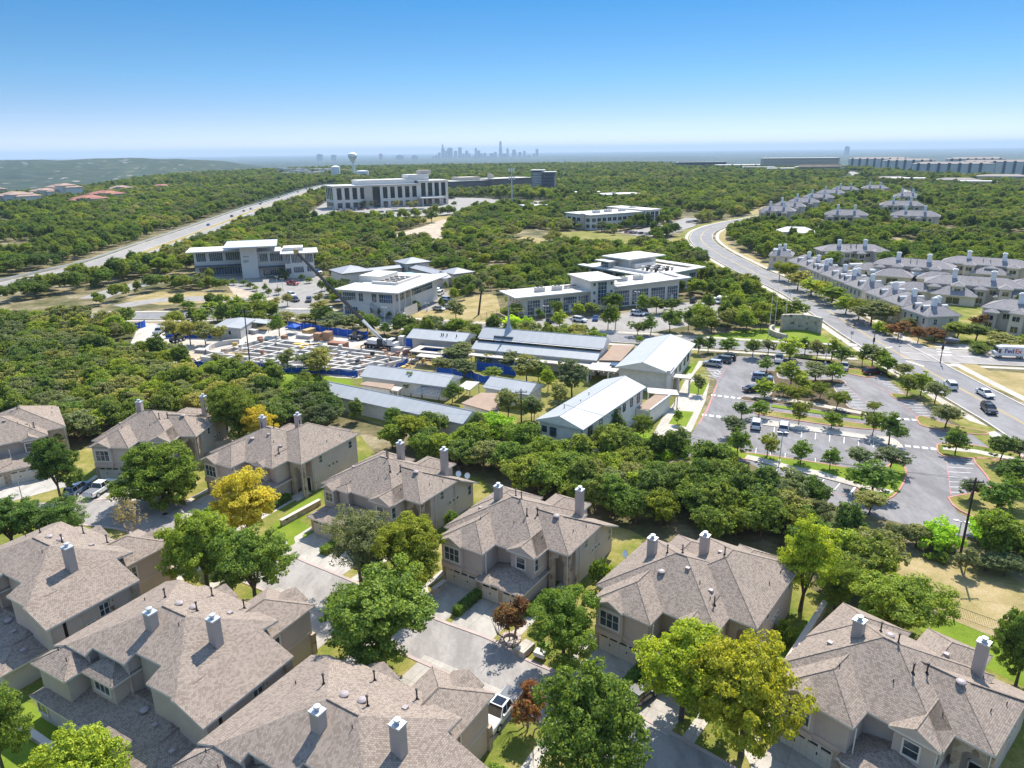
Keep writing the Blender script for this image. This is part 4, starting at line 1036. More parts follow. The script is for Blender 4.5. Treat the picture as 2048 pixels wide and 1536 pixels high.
m = MB(); m.box(23.0, -2.4, 3.0, 33.0, 0.3, 3.12); m.build('annex_roof', M['roof_gravel'], s4)
m = MB(); m.box(22.7, -2.75, 2.9, 33.3, -2.45, 3.4); m.build('parapet', M['roof_white'], s4)
for a, b in ((9.0, 5.6), (13.5, 6.2), (5.0, 6.8)):
    m = MB(); m.tube((a, b, 7), (a, b, 8.2), 0.12, 0.12, 8); m.build('vent_pipe', M['galvanised'], s4)
s1 = school('longest low school wing with a white ribbed metal roof, behind the wood', (-41.5, 144.5), R(-31.1), -0.8, -0.4, 37.8, 6.4, 3.2, 1.5)
O, a, L = frame(Zp(Z1, (420, 265)), Zp(Z1, (1160, 360)), 3.4)
s2 = school('low school wing with a pale metal roof between the construction site and the pergola', O, a, 0, 0, L, 8.2, 3.4, 1.6)
O, a, L = frame(Zp(Z1, (1470, 360)), Zp(Z1, (1860, 425)), 3.6)
s3 = school('short school block with a white metal roof and a brown flat roof in front', O, a, 0, 0, L+0.2, 7.4, 3.6, 1.5)
m = MB(); m.box(L-0.9, 0.7, 0, L+1.6, 2.2, 1.9); m.build('side_porch', M['wall_pale'], s3)
s5 = school('school hall with a broad two-tone metal gable roof beside the car park', (35.5, 150.0), R(65.0), -1.2, 0, 26.4, 12.9, 5.0, 1.9, over=0.9)
m = MB(); m.box(-0.36, 5.9, 5.2, -0.28, 6.5, 6.4); m.build('vent_slot', M['dark_metal'], s5)
m = MB(); m.box(-1.1, 0.2, -1, 3.0, 0.95, 5.6); m.build('end_wall', M['wall_pale'], s5)
for x in (8, 13, 18, 22):
    add_window(s5, x, 0.89, 2.6, (0, -1), 1.6, 2.0, 2, 2, 0.06, 'dark_glass', 'dark_metal')
# main hall with raised clerestory
t = s6 = thing('school_building', 'main school hall with two stepped metal roofs, a dark clerestory band and a thin spire', 'building', (-8.8, 178.9, 0), R(-21.5), SG)
r = MB(); r.hip(0, 0, 33.4, 7.8, 6.0, 0.49, 0.22, gable='X-+'); r.build('roof', [M['metal_roof'], M['fascia_grey'], M['cmu_wall']], t)
r = MB(); r.slope([(-0.2, -3.9, 4.0), (32.9, -3.9, 4.0), (32.9, -0.5, 5.3), (-0.2, -0.5, 5.3)]); r.box(-0.2, -3.9, 3.8, 32.9, -3.8, 3.98, 1)
r.face([(32.9, -3.9, 3.8), (32.9, -0.5, 3.8), (32.9, -0.5, 5.28), (32.9, -3.9, 3.98)], 1); r.face([(-0.2, -0.5, 3.8), (-0.2, -3.9, 3.8), (-0.2, -3.9, 3.98), (-0.2, -0.5, 5.28)], 1)
r.build('lower_roof', [M['metal_roof'], M['fascia_grey']], t)
m = MB(); m.box(0.6, -0.5, -1, 32.8, 7.3, 5.85); m.box(0.6, -3.4, -1, 32.4, -0.6, 3.75); m.build('wall', M['cmu_wall'], t)
m = MB(); m.box(0.4, -0.62, 5.3, 33.0, -0.52, 5.82); m.build('clerestory', M['dark_glass'], t)
m = MB(); m.box(0.2, -6.6, 2.85, 32.6, -3.95, 3.1); m.build('canopy', M['canopy_tan'], t)
for i in range(9):
    m = MB(); m.tube((1+i*3.9, -6.3, 0), (1+i*3.9, -6.3, 2.85), 0.12, 0.12, 8); m.build('column', M['galvanised'], t)
m = MB(); m.lathe(7.3, 3.6, [(1.5, 6.4), (0.5, 9.0), (0.32, 11.0), (0.0, 15.3)], 10); m.build('spire', M['steel_grey'] if 'steel_grey' in M else M['grey_metal'], t, True)
m = MB(); m.box(4.4, 0.4, 6.2, 9.6, 1.0, 6.75); m.build('ridge_vent', M['steel_blue'], t)
footprint(t, -0.5, -6.8, 33.6, 8)
t = s7 = school('low metal-roofed school block behind the blue fence and the open-frame canopy', (-28.4, 185.6), R(-20.5), 0, 0, 17.0, 8.6, 4.5, 1.5, over=1.2)
for i, x in enumerate((9.6, 10.1, 11.2, 14.0)):
    m = MB(); m.tube((x, 2.2, 5), (x, 2.2, 5.9), 0.14, 0.14, 8); m.build('vent_pipe', M['dark_metal'], t)
def slab(name, label, cat, poly, z, mat, th=0.22, wall=None, inset=0.5, group=None, posts=False):
    """flat roof over a traced plan: thing > roof, wall or posts"""
    cx = sum(p[0] for p in poly)/len(poly); cy = sum(p[1] for p in poly)/len(poly)
    t = thing(name, label, cat, (cx, cy, 0), 0, group)
    q = [(p[0]-cx, p[1]-cy) for p in poly]
    r = MB(); r.prism(q, z-th, z, 0); r.build('roof', M[mat], t)
    if wall:
        k = [(p[0]*(1-inset/max(1.0, math.hypot(*p))), p[1]*(1-inset/max(1.0, math.hypot(*p)))) for p in q]
        m = MB(); m.prism(k, -1, z-th, 0, False); m.build('wall', M[wall], t)
    if posts:
        for p in q:
            m = MB(); m.tube((p[0]*0.92, p[1]*0.92, 0), (p[0]*0.92, p[1]*0.92, z-th), 0.12, 0.12, 8); m.build('column', M['galvanised'], t)
    EXC.append(poly); return t
slab('flat_roof_block', 'brown gravel flat roof between the main hall and the broad gabled hall', 'building', px([Zp(Z2, p) for p in ((850, 322), (1085, 332), (1240, 165), (1000, 160))], 4.0), 4.0, 'roof_gravel', wall='cmu_wall')
slab('flat_roof_block', 'brown flat roof in front of the short white-roofed school block', 'building', px([Zp(Z1, p) for p in ((1290, 495), (1460, 405), (1620, 412), (1610, 552), (1530, 562))], 3.2), 3.2, 'roof_gravel', wall='cmu_wall')
slab('flat_roof_block', 'small brown flat roof between the two long low school wings', 'building', px([Zp(Z1, p) for p in ((420, 335), (480, 310), (722, 335), (690, 378))], 2.9), 2.9, 'roof_gravel', wall='cmu_wall')
slab('canopy', 'small pale canopy beside the pergola between the low wings', 'canopy', px([Zp(Z1, p) for p in ((665, 380), (705, 350), (788, 360), (750, 392))], 2.7), 2.7, 'canopy_tan', posts=True)
slab('canopy', 'pale square canopy at the right end of the low school wing', 'canopy', px([Zp(Z1, p) for p in ((1255, 365), (1335, 305), (1447, 315), (1365, 382))], 2.8), 2.8, 'roof_membrane', posts=True)
slab('canopy', 'pale entrance canopy right of the two-storey school wing', 'canopy', px([Zp(Z2, p) for p in ((1372, 620), (1690, 645), (1715, 700), (1500, 690), (1375, 672))], 3.3), 3.3, 'canopy_tan', posts=True)
# open-frame canopy in front of the low block
t = thing('canopy', 'open-frame tan canopy with a square hole above the blue fence', 'canopy', (-28.4, 185.6, 0), R(-20.5))
for b in ((4.6, -7.0, 2.8, 14.0, -5.6, 3.0), (4.6, -2.0, 2.8, 14.0, -0.6, 3.0), (4.6, -5.6, 2.8, 6.6, -2.0, 3.0), (12.4, -5.6, 2.8, 14.0, -2.0, 3.0), (8.0, -9.8, 2.5, 14.6, -7.2, 2.7)):
    m = MB(); m.box(*b); m.build('roof_panel', M['canopy_tan'], t)
for x, y in ((5, -6.6), (13.6, -6.6), (5, -1), (13.6, -1), (8.4, -9.4), (14.2, -9.4)):
    m = MB(); m.tube((x, y, 0), (x, y, 2.8), 0.1, 0.1, 8); m.build('column', M['galvanised'], t)
# long entrance walkway with rafters
t = thing('covered_walkway', 'long tan covered walkway with rafter ends and columns in front of the school hall', 'walkway', (17.3, 158.1, 0), R(-20.4))
m = MB(); m.prism([(0, 0), (24.0, 0), (24.0, 2.7), (5.2, 2.7), (5.2, 7.4), (0.2, 7.4)], 3.25, 3.5); m.build('roof', M['canopy_tan'], t)
for i in range(20):
    m = MB(); m.box(0.5+i*1.22, -0.55, 3.02, 0.66+i*1.22, 2.6, 3.24); m.build('rafter', M['canopy_tan'], t)
for x in (0.35, 5.2, 10.3, 15.6, 21.2, 23.6):
    m = MB(); m.box(x-0.2, 0.1, -0.5, x+0.2, 0.5, 3.02); m.build('column', M['wall_pale'], t)
for x0, x1 in ((5.3, 10.0), (10.6, 11.6), (16.0, 20.8)):
    m = MB(); m.box(x0, 2.2, -0.5, x1, 2.5, 3.02); m.build('wall_panel', M['wall_grey'], t)
m = MB(); m.box(4.6, 4.0, 3.5, 6.2, 6.6, 3.75); m.build('skylight', M['blue_glass'], t)
footprint(t, 0, -1, 24, 8)
# slatted pergola between the low wings
pc = px([Zp(Z1, p) for p in ((860, 410), (950, 357), (1128, 372), (1100, 448))], 2.6)
t = thing('pergola', 'dark slatted pergola between the two long low school wings', 'pergola', (pc[0][0], pc[0][1], 0), 0)
A, B_, C_, D_ = [Vector((p[0]-pc[0][0], p[1]-pc[0][1], 2.6)) for p in pc]
for i in range(11):
    s = i/10.0; m = MB(); m.tube(A.lerp(D_, s), B_.lerp(C_, s), 0.09, 0.09, 4); m.build('slat', M['dark_metal'], t)
for i in range(7):
    s = i/6.0; m = MB(); m.tube(A.lerp(B_, s)+Vector((0, 0, .18)), D_.lerp(C_, s)+Vector((0, 0, .18)), 0.08, 0.08, 4); m.build('slat', M['grey_metal'], t)
for q in (A, B_, C_, D_):
    m = MB(); m.tube((q.x, q.y, 0), (q.x, q.y, 2.6), 0.1, 0.1, 6); m.build('post', M['dark_metal'], t)
# grounds of the campus
tri_poly('school_yard', px([(640, 770), (700, 745), (900, 745), (960, 700), (1180, 720), (1230, 690), (1390, 690), (1420, 760), (1400, 850), (1330, 900), (1270, 890), (1050, 880), (940, 850), (760, 850), (640, 810)]), 0.005, 'wild_grass')
tri_poly('lawn', px([(560, 735), (700, 760), (720, 790), (640, 800), (500, 760)]), 0.012, 'lush_grass')
tri_poly('lawn', zpx(Z1, [(760, 205), (850, 150), (960, 130), (1080, 150), (1060, 220), (1000, 240)]), 0.012, 'dry_grass')
tri_poly('path', zpx(Z2, [(1440, 1110), (1560, 900), (1650, 800), (1720, 660), (1790, 520), (1830, 420), (1935, 330), (1990, 340), (1880, 470), (1870, 520), (2040, 570), (2000, 760), (1850, 1090), (1600, 1250), (1480, 1250)]), 0.012, 'sidewalk_concrete')
tri_poly('lawn', zpx(Z2, [(1740, 430), (1890, 340), (1920, 345), (1850, 470), (1790, 465)]), 0.02, 'lush_grass')
tri_poly('lawn', zpx(Z2, [(1815, 650), (1850, 555), (2035, 565), (1970, 700), (1810, 680)]), 0.02, 'lush_grass')
tri_poly('lawn', zpx(Z2, [(1600, 1010), (1690, 870), (1875, 880), (1790, 1045)]), 0.02, 'lush_grass')
tri_poly('lawn', zpx(Z2, [(1150, 1150), (1250, 1090), (1440, 1010), (1420, 1110), (1330, 1200)]), 0.02, 'lush_grass')
# ================================================================ construction site
CS = (200, 600, 900, 860)
tri_poly('construction_ground', zpx(CS, [(30, 330), (170, 270), (215, 180), (270, 135), (375, 140), (420, 190), (700, 170), (1000, 180), (1110, 150), (1500, 210), (1800, 250), (1860, 350), (1780, 380), (1620, 440), (1500, 460), (480, 420), (400, 330), (200, 330)]), 0.01, 'gravel_pad')
tri_poly('construction_ground', zpx(CS, [(1440, 290), (1580, 240), (1720, 300), (1640, 310)]), 0.014, 'bare_earth')
tri_poly('construction_ground', zpx(CS, [(440, 290), (560, 270), (680, 290), (600, 340), (480, 345)]), 0.014, 'bare_earth')
plain('new_concrete', (0.52, 0.485, 0.43, 1), 0.9, 0.08, 0.4)
FO = at(*Zp(CS, (600, 352))); FA = at(*Zp(CS, (1508, 432))); FB = at(*Zp(CS, (960, 242))); FC = at(*Zp(CS, (1850, 350)))
t = thing('concrete_foundation', 'grid of new white concrete foundation beams on the construction site', 'foundation', (FO.x, FO.y, 0), 0)
def bil(s, q):
    a = FO.lerp(FA, s); b = FB.lerp(FC, s); p = a.lerp(b, q); return Vector((p.x-FO.x, p.y-FO.y, 0))
rr = random.Random(5); ns, nq = 13, 6
plain('pit_concrete', (0.40, 0.36, 0.31, 1), 0.9, 0.15, 0.4)
def beam(p, q, hw=0.3, h=1.0):
    d = (q-p); L = d.length; d.normalize(); n = Vector((-d.y, d.x, 0))*hw
    p = p-d*hw; q = q+d*hw
    m = MB(); m.prism([((p+n).x, (p+n).y), ((p-n).x, (p-n).y), ((q-n).x, (q-n).y), ((q+n).x, (q+n).y)], -0.2, h+rr.uniform(-0.006, 0.006)); m.build('beam', M['new_concrete'], t)
for i in range(ns+1):
    s = i/ns; q0 = 0 if i > 4 or i % 2 == 0 else 0.35
    if i in (3, 8): continue
    beam(bil(s, q0), bil(s, 1 if i < 9 else 0.72))
for j in range(nq+1):
    q = j/nq
    for (s0, s1) in (((0, 1),) if j in (0, 3) else ((0.0, 0.46), (0.58, 1.0)) if j % 2 else ((0.12, 0.8),)):
        beam(bil(s0, q), bil(s1, q), 0.34, 1.05)
for i in range(ns):
    for j in range(nq):
        if rr.random() < 0.6:
            q4 = [bil((i+a_)/ns, (j+b_)/nq) for a_, b_ in ((0.1, 0.1), (0.9, 0.1), (0.9, 0.9), (0.1, 0.9))]; z_ = 0.03+0.25*rr.random()
            m = MB(); m.face([(k_.x, k_.y, z_) for k_ in q4]); m.build('pit_floor', M[rr.choice(['bare_earth', 'pit_concrete', 'mulch', 'gravel_pad', 'pit_concrete'])], t)
cc = at(*Zp(CS, (790, 292))); cc = Vector((cc.x-FO.x, cc.y-FO.y, 0)); m = MB()
for i in range(14):
    a0, a1 = R(100+i*12), R(112+i*12)
    m.prism([(cc.x+math.cos(a)*r_*7.5, cc.y+math.sin(a)*r_*7.5) for a, r_ in ((a0, 1), (a1, 1), (a1, 0.92), (a0, 0.92))], -0.2, 1.3, 0)
m.build('curved_wall', M['new_concrete'], t)
def fence_run(name, label, cat, line, h, mat, step=2.6, post='grey_metal', sag=0.0, group=None, posts=True):
    """fabric or panel fence along ground points: thing > screen, posts"""
    p0 = line[0]; t = thing(name, label, cat, (p0[0], p0[1], 0), 0, group)
    L = [Vector((p[0]-p0[0], p[1]-p0[1], 0)) for p in line]; m = MB(); P = []
    rg = random.Random(len(label)); acc = 0
    for a, b in zip(L[:-1], L[1:]):
        n = max(1, int((b-a).length/step)); nn = Vector((-(b-a).y, (b-a).x, 0)).normalized()
        for i in range(n):
            P.append(a.lerp(b, i/n))
            c, d = a.lerp(b, i/n), a.lerp(b, (i+1)/n); mid = c.lerp(d, 0.5)+nn*rg.uniform(-0.22, 0.22)
            h1, h2, h3 = h*rg.uniform(0.94, 1.02), h*(0.9+rg.uniform(-sag, 0.05)), h
            for u, v, hu, hv in ((c, mid, h1, h2), (mid, d, h2, h3)):
                m.face([(u.x, u.y, 0.03), (v.x, v.y, 0.03), (v.x, v.y, hv), (u.x, u.y, hu)])
                m.face([(u.x+nn.x*.02, u.y+nn.y*.02, hu), (v.x+nn.x*.02, v.y+nn.y*.02, hv), (v.x+nn.x*.02, v.y+nn.y*.02, 0.03), (u.x+nn.x*.02, u.y+nn.y*.02, 0.03)])
    m.build('screen', M[mat], t)
    if posts:
        for p in P+[L[-1]]:
            q = MB(); q.tube((p.x, p.y, 0), (p.x, p.y, h+0.12), 0.05, 0.05, 6); q.build('post', M[post], t)
    return t
BF = 'blue fabric screens round the building site'
fence_run('screen_fence', 'blue fabric screen fence along the front of the foundation, facing the wood', 'fence', zpx(CS, [(470, 402), (640, 408), (830, 412), (1000, 420)]), 2.2, 'fence_blue', sag=0.1, group=BF)
fence_run('screen_fence', 'sagging blue fabric screen fence along the foundation edge by the play lawn', 'fence', zpx(CS, [(1060, 425), (1250, 432), (1400, 440), (1510, 450)]), 1.6, 'fence_blue', sag=0.35, group=BF)
fence_run('screen_fence', 'long blue fabric screen fence along the road behind the site', 'fence', zpx(CS, [(1100, 168), (1240, 182), (1340, 200), (1450, 216), (1570, 228)]), 2.4, 'fence_blue', sag=0.1, group=BF)
fence_run('screen_fence', 'blue fabric screen in front of the low metal-roofed school block', 'fence', zpx(CS, [(1790, 272), (1850, 276), (1900, 330), (2000, 336), (2048, 340)]), 2.4, 'fence_blue', group=BF)
fence_run('screen_fence', 'blue fabric screen behind the small trees left of the site office', 'fence', zpx(CS, [(385, 222), (520, 224), (620, 226), (690, 228)]), 2.0, 'fence_blue', sag=0.2, group=BF)
fence_run('screen_fence', 'blue fabric screen beside the brush at the far left of the site', 'fence', zpx(CS, [(48, 318), (110, 310), (185, 290)]), 2.2, 'fence_blue', sag=0.1, group=BF)
fence_run('screen_fence', 'short blue fabric screen at the site entrance road', 'fence', zpx(CS, [(208, 172), (240, 166), (268, 156)]), 2.2, 'fence_blue', sag=0.2, group=BF)
fence_run('screen_fence', 'blue fabric screen round the brown dirt patch', 'fence', zpx(CS, [(1700, 420), (1745, 400), (1800, 368)]), 1.5, 'fence_blue', sag=0.3, group=BF)
fence_run('screen_fence', 'blue fabric screen fence under the courtyard trees of the school', 'fence', zpx(Z3, [(380, 540), (520, 556), (700, 575), (760, 610), (860, 625)]), 2.0, 'fence_blue', sag=0.15, group=BF)
fence_run('screen_fence', 'tall blue fabric screen beneath the long canopy of the main hall', 'fence', zpx(Z3, [(745, 500), (900, 520), (985, 540), (1100, 560)]), 2.3, 'fence_blue', sag=0.1, group=BF)
# site office trailer and its shed
O, a, L = frame(Zp(CS, (820, 165)), Zp(CS, (908, 110)), 3.2)
t = school('grey site office trailer with a sloping grey roof on the construction site', O, a, -0.3, -0.2, L, 9.0, 3.2, 0.5, 'metal_grey', 'metal_siding', 0.2, name='site_office', group=None)
add_window(t, -0.11, 3.2, 1.9, (-1, 0), 0.8, 1.2, 1, 1, 0.05, 'dark_glass', 'white_paint')
slab('shed', 'small open shed with a pale blue roof beside the site office', 'shed', px([Zp(CS, p) for p in ((880, 128), (905, 108), (1003, 115), (985, 140))], 2.8), 2.8, 'metal_roof', posts=True)
# material stacks
plain('lumber', (0.50, 0.35, 0.16, 1), 0.8, 0.2, 1.2); plain('pallet_wood', (0.34, 0.20, 0.12, 1), 0.85, 0.25, 1.2); plain('block_grey', (0.50, 0.47, 0.44, 1), 0.9, 0.1, 1); plain('lumber_yellow', (0.62, 0.42, 0.10, 1), 0.8, 0.15, 1); plain('brick_red', (0.30, 0.15, 0.10, 1), 0.9, 0.2, 1)
def stack(u, v, w, d, h, ang, mat, label, n=3, name='material_stack'):
    p = at(u, v); t = thing(name, label, 'stack', (p.x, p.y, 0), R(ang), 'stacks of building material')
    for i in range(n):
        m = MB(); m.box(-w/2+0.03*i, -d/2, h*i/n+0.07, w/2-0.05*(i % 2), d/2, h*(i+1)/n); m.build('layer', M[mat], t)
        for x in (-w*0.35, w*0.35):
            m = MB(); m.box(x-0.08, -d/2, h*i/n, x+0.08, d/2, h*i/n+0.07); m.build('bearer', M['pallet_wood'], t)
for i, (a_, b_, w, d, h, an, mt, lb) in enumerate((
    (1180, 170, 4.5, 1.6, 1.8, -20, 'lumber', 'tan timber stack beside the blue canopy tent'), (1225, 195, 4.0, 2.0, 1.4, 60, 'lumber', 'tan timber stack right of the blue canopy tent'),
    (1200, 222, 5.0, 2.0, 1.0, -20, 'block_grey', 'pale block stack below the timber stacks'), (1280, 235, 2.2, 2.0, 2.2, -15, 'pallet_wood', 'brown crate stack left of its taller twin'),
    (1335, 235, 2.4, 2.2, 2.6, -15, 'pallet_wood', 'taller brown crate stack beside the foundation'), (1180, 276, 5.0, 1.2, 1.0, -20, 'lumber_yellow', 'yellow formwork panels on the foundation'),
    (1395, 280, 5.5, 2.4, 1.7, -20, 'brick_red', 'red-brown brick stack right of the foundation'), (1080, 230, 1.6, 1.4, 1.2, -20, 'pallet_wood', 'small brown stack under the lone site tree'),
    (1590, 345, 4.5, 0.9, 0.9, 50, 'lumber', 'tan planks lying across the foundation beams'), (1770, 262, 1.8, 1.8, 2.6, -20, 'block_grey', 'tall pale block pile beside the crane'),
    (1740, 300, 3.0, 2.0, 1.2, -20, 'block_grey', 'pale block pile below the crane truck'), (1800, 318, 2.6, 2.0, 1.2, 15, 'brick_red', 'red pallet pile beside the blue screen'),
    (1878, 318, 1.2, 2.4, 2.8, -20, 'lumber', 'upright tan crate at the open-frame canopy'), (900, 195, 3.0, 1.6, 1.2, -30, 'block_grey', 'pale pile beside the shed'), (250, 292, 5, 2.5, 1.4, -30, 'lumber_yellow', 'yellow and brown timber pile at the far left of the site'),
    (600, 305, 3.5, 2.2, 0.9, -15, 'block_grey', 'grey stone pile left of the curved wall'), (1720, 335, 2.5, 1.5, 0.9, -20, 'pallet_wood', 'low brown pile at the right end of the foundation'))):
    u, v = Zp(CS, (a_, b_)); stack(u, v, w, d, h, an, mt, lb)
# blue canopy tent
p = at(*Zp(CS, (1135, 196))); t = thing('canopy_tent', 'small blue pop-up canopy tent between the timber stacks', 'tent', (p.x, p.y, 0), R(-20))
m = MB(); m.hip(-1.7, -1.7, 1.7, 1.7, 2.3, 0.5, 0.3, 0, 0); m.build('canopy_top', M['fence_blue'], t)
for x in (-1.5, 1.5):
    for y in (-1.5, 1.5):
        m = MB(); m.tube((x, y, 0), (x, y, 2.2), 0.04, 0.04, 6); m.build('leg', M['white_paint'], t)
# mobile crane
plain('crane_white', (0.70, 0.69, 0.66, 1), 0.5, 0.06, 1); plain('crane_dark', (0.03, 0.032, 0.04, 1), 0.5, 0.2, 1)
p = at(*Zp(CS, (1640, 282))); t = thing('mobile_crane', 'white mobile crane truck with its dark telescopic boom raised to the left', 'crane', (p.x, p.y, 0), R(-24))
def wheel(par, x, y, r=0.5, w=0.34, rim='grey_metal'):
    m = MB(); m.tube((x, y-w/2, r), (x, y+w/2, r), r, r, 16); o = m.build('tyre', M['rubber'], par)
    s = 1 if y > 0 else -1
    m = MB(); m.tube((x, y+s*w*0.35, r), (x, y+s*(w/2+0.015), r), r*0.58, r*0.58, 12); m.build('rim', M[rim], o)
m = MB(); m.box(-4.5, -1.25, 0.7, 5.0, 1.25, 1.4); m.build('chassis', M['crane_dark'], t)
m = MB(); m.prism([(3.2, -1.2), (5.6, -1.2), (5.6, 1.2), (3.2, 1.2)], 1.0, 2.2); m.prism([(3.2, -1.15), (4.7, -1.15), (4.5, 1.15), (3.2, 1.15)], 2.2, 3.1); m.build('cab', M['crane_white'], t)
m = MB(); m.box(4.62, -1.0, 2.3, 4.74, 1.0, 2.95); m.build('windscreen', M['car_glass'], t)
m = MB(); m.box(-3.4, -1.3, 1.4, 1.6, 1.3, 2.5); m.build('superstructure', M['crane_white'], t)
m = MB(); m.box(0.2, -1.75, 1.5, 1.8, -1.32, 3.1); m.build('operator_cab', M['crane_dark'], t)
for x in (-3.8, -2.6, -1.4, 3.6, 4.8):
    for y in (-1.1, 1.1): wheel(t, x, y)
for x in (-4.2, 2.4):
    for s in (-1, 1):
        m = MB(); m.box(x-0.15, min(s*1.2, s*3.2), 0.85, x+0.15, max(s*1.2, s*3.2), 1.1); m.box(x-0.12, s*3.1-0.12, 0.05, x+0.12, s*3.1+0.12, 0.85); m.build('outrigger', M['crane_dark'], t)
ca, sa = math.cos(R(24)), math.sin(R(24))
tip = bearing(592, 503, math.hypot(p.x, p.y)*1.0); tl = tip-Vector((p.x, p.y, 0)); tl = Vector((tl.x*ca-tl.y*sa, tl.x*sa+tl.y*ca, tl.z))
b0 = Vector((0.8, 0, 2.4)); m = MB(); m.tube(b0, b0.lerp(tl, 0.24), 0.46, 0.42, 4); m.build('boom_base', M['crane_white'], t)
m = MB(); m.tube(b0.lerp(tl, 0.24), b0.lerp(tl, 0.6), 0.5, 0.47, 4); m.tube(b0.lerp(tl, 0.6), tl, 0.42, 0.34, 4); m.build('boom_extension', M['crane_dark'], t)
m = MB(); m.tube(b0+Vector((1.2, 0, -0.5)), b0.lerp(tl, 0.22)-Vector((0, 0, 0.5)), 0.22, 0.16, 8); m.build('boom_cylinder', M['grey_metal'], t)
m = MB(); m.obox(tl.x, tl.y, tl.z-0.5, tl.z+0.6, 1.3, 0.5, 0); m.build('boom_head', M['lumber'], t)
m = MB(); m.tube(tl+Vector((-0.5, 0, -0.4)), tl+Vector((-0.5, 0, -2.2)), 0.05, 0.05, 5); m.build('hook_line', M['dark_metal'], t)
# dark telehandlers
def telehandler(u, v, ang, label):
    p = at(u, v); t = thing('telehandler', label, 'machine', (p.x, p.y, 0), R(ang))
    m = MB(); m.box(-2.0, -0.9, 0.7, 2.0, 0.9, 1.5); m.build('body', M['steel_blue'], t)
    m = MB(); m.box(-0.6, -0.85, 1.5, 0.8, 0.1, 2.6); m.build('cab', M['car_glass'], t)
    m = MB(); m.tube((-1.9, 0.5, 1.9), (3.2, 0.5, 1.4), 0.2, 0.16, 6); m.build('boom', M['crane_dark'], t)
    for x in (-1.4, 1.4):
        for y in (-1.0, 1.0): wheel(t, x, y, 0.62, 0.4)
telehandler(*Zp(CS, (1500, 232)), -20, 'dark telehandler parked against the long blue screen')
telehandler(*Zp(CS, (455, 244)), 70, 'dark telehandler under the small trees left of the site office')

# loose debris over the site: nobody could count it, one object
m = MB(); DM = ['lumber', 'pallet_wood', 'brick_red', 'block_grey', 'crane_dark', 'steel_blue', 'lumber_yellow', 'bare_earth']
for i in range(190):
    s_, q_ = rr.random()*1.2-0.08, rr.random()*1.4-0.2
    a_ = bil(s_, q_); u_ = rr.random(); w_, d_, h_ = (rr.uniform(1.2, 4), rr.uniform(.15, .5), rr.uniform(.12, .35)) if u_ < .6 else (rr.uniform(.5, 1.6), rr.uniform(.5, 1.4), rr.uniform(.3, 1.1))
    z_ = 1.06 if (0 < s_ < 1 and 0 < q_ < 1 and rr.random() < .3) else 0.04; an_ = rr.uniform(0, 3.1)
    m.obox(FO.x+a_.x, FO.y+a_.y, z_, z_+h_, w_, d_, an_, rr.randrange(8))
tag(m.build('building_debris', [M[x] for x in DM]), 'loose timber, blocks and steel strewn about the foundation beams', 'debris', kind='stuff')
# ================================================================ school car park
Z7 = (1366, 660, 2048, 1172)
def z7(pts): return zpx(Z7, pts)
tri_poly('parking_lot', z7([(130, 215), (190, 165), (300, 155), (430, 160), (560, 160), (950, 195), (1000, 235), (1080, 240), (1190, 250), (1260, 330), (1330, 380), (1480, 480), (1600, 560), (1700, 600), (1900, 615), (1990, 640), (1840, 720), (1560, 690), (1550, 755), (1745, 768), (1830, 880), (1840, 960), (1700, 990), (1600, 1005), (1650, 1100), (1800, 1170), (2060, 1200), (2400, 1220), (2400, 1420), (2048, 1290), (1620, 1230), (1180, 1130), (900, 1050), (700, 960), (400, 800), (230, 770), (0, 760), (-80, 700), (45, 640), (90, 560), (140, 470), (205, 310)]), 0.016, 'asphalt_lot')
def island(poly, mat='lawn_grass', kerb='kerb_red', kw=0.16, n=3):
    L = smooth_line(poly+[poly[0]], n)[:-1]
    tri_poly('traffic_island', L, 0.1, mat); 
    ar = sum(L[i][0]*L[(i+1) % len(L)][1]-L[(i+1) % len(L)][0]*L[i][1] for i in range(len(L)))
    strip('kerb', L, 0.28, 0.01, 0.125, kerb, 1 if ar > 0 else -1, closed=True)
island(z7([(415, 262), (470, 248), (555, 250), (575, 290), (700, 300), (850, 300), (940, 300), (972, 325), (900, 340), (960, 420), (1000, 470), (1105, 495), (1115, 530), (800, 480), (540, 440), (370, 425), (365, 402), (520, 400), (545, 300), (430, 280)]), 'mulch', 'kerb_pink')
island(z7([(440, 488), (600, 500), (800, 530), (1000, 555), (1180, 585), (1190, 600), (1000, 585), (800, 560), (600, 530), (450, 505)]), 'lawn_grass')
island(z7([(440, 545), (520, 548), (700, 575), (900, 605), (1100, 635), (1240, 650), (1300, 690), (1310, 730), (1240, 700), (1130, 660), (1000, 640), (800, 612), (600, 585), (455, 565)]), 'sidewalk_concrete', 'kerb_concrete')
island(z7([(238, 765), (232, 720), (262, 668), (300, 650), (330, 700), (345, 735), (450, 748), (600, 770), (800, 800), (980, 830), (1100, 850), (1220, 830), (1290, 780), (1335, 855), (1300, 950), (1225, 1015), (1140, 1005), (1045, 985), (1050, 935), (800, 870), (650, 835), (400, 780)]), 'lush_grass')
tri_poly('path', z7([(385, 752), (450, 765), (650, 818), (820, 850), (1050, 920), (1270, 970), (1240, 990), (1040, 945), (800, 880), (640, 845), (370, 775)]), 0.13, 'sidewalk_concrete', exc=False)
tri_poly('path', z7([(520, 402), (700, 425), (900, 460), (1110, 500), (1110, 515), (900, 480), (700, 440), (380, 405)]), 0.13, 'sidewalk_concrete', exc=False)
tri_poly('lawn', z7([(530, 450), (700, 470), (900, 500), (1080, 525), (1085, 540), (900, 518), (700, 490), (530, 465)]), 0.128, 'lush_grass', exc=False)
island(z7([(1000, 235), (1090, 240), (1180, 262), (1120, 285), (1030, 270), (990, 258)]), 'lawn_grass')
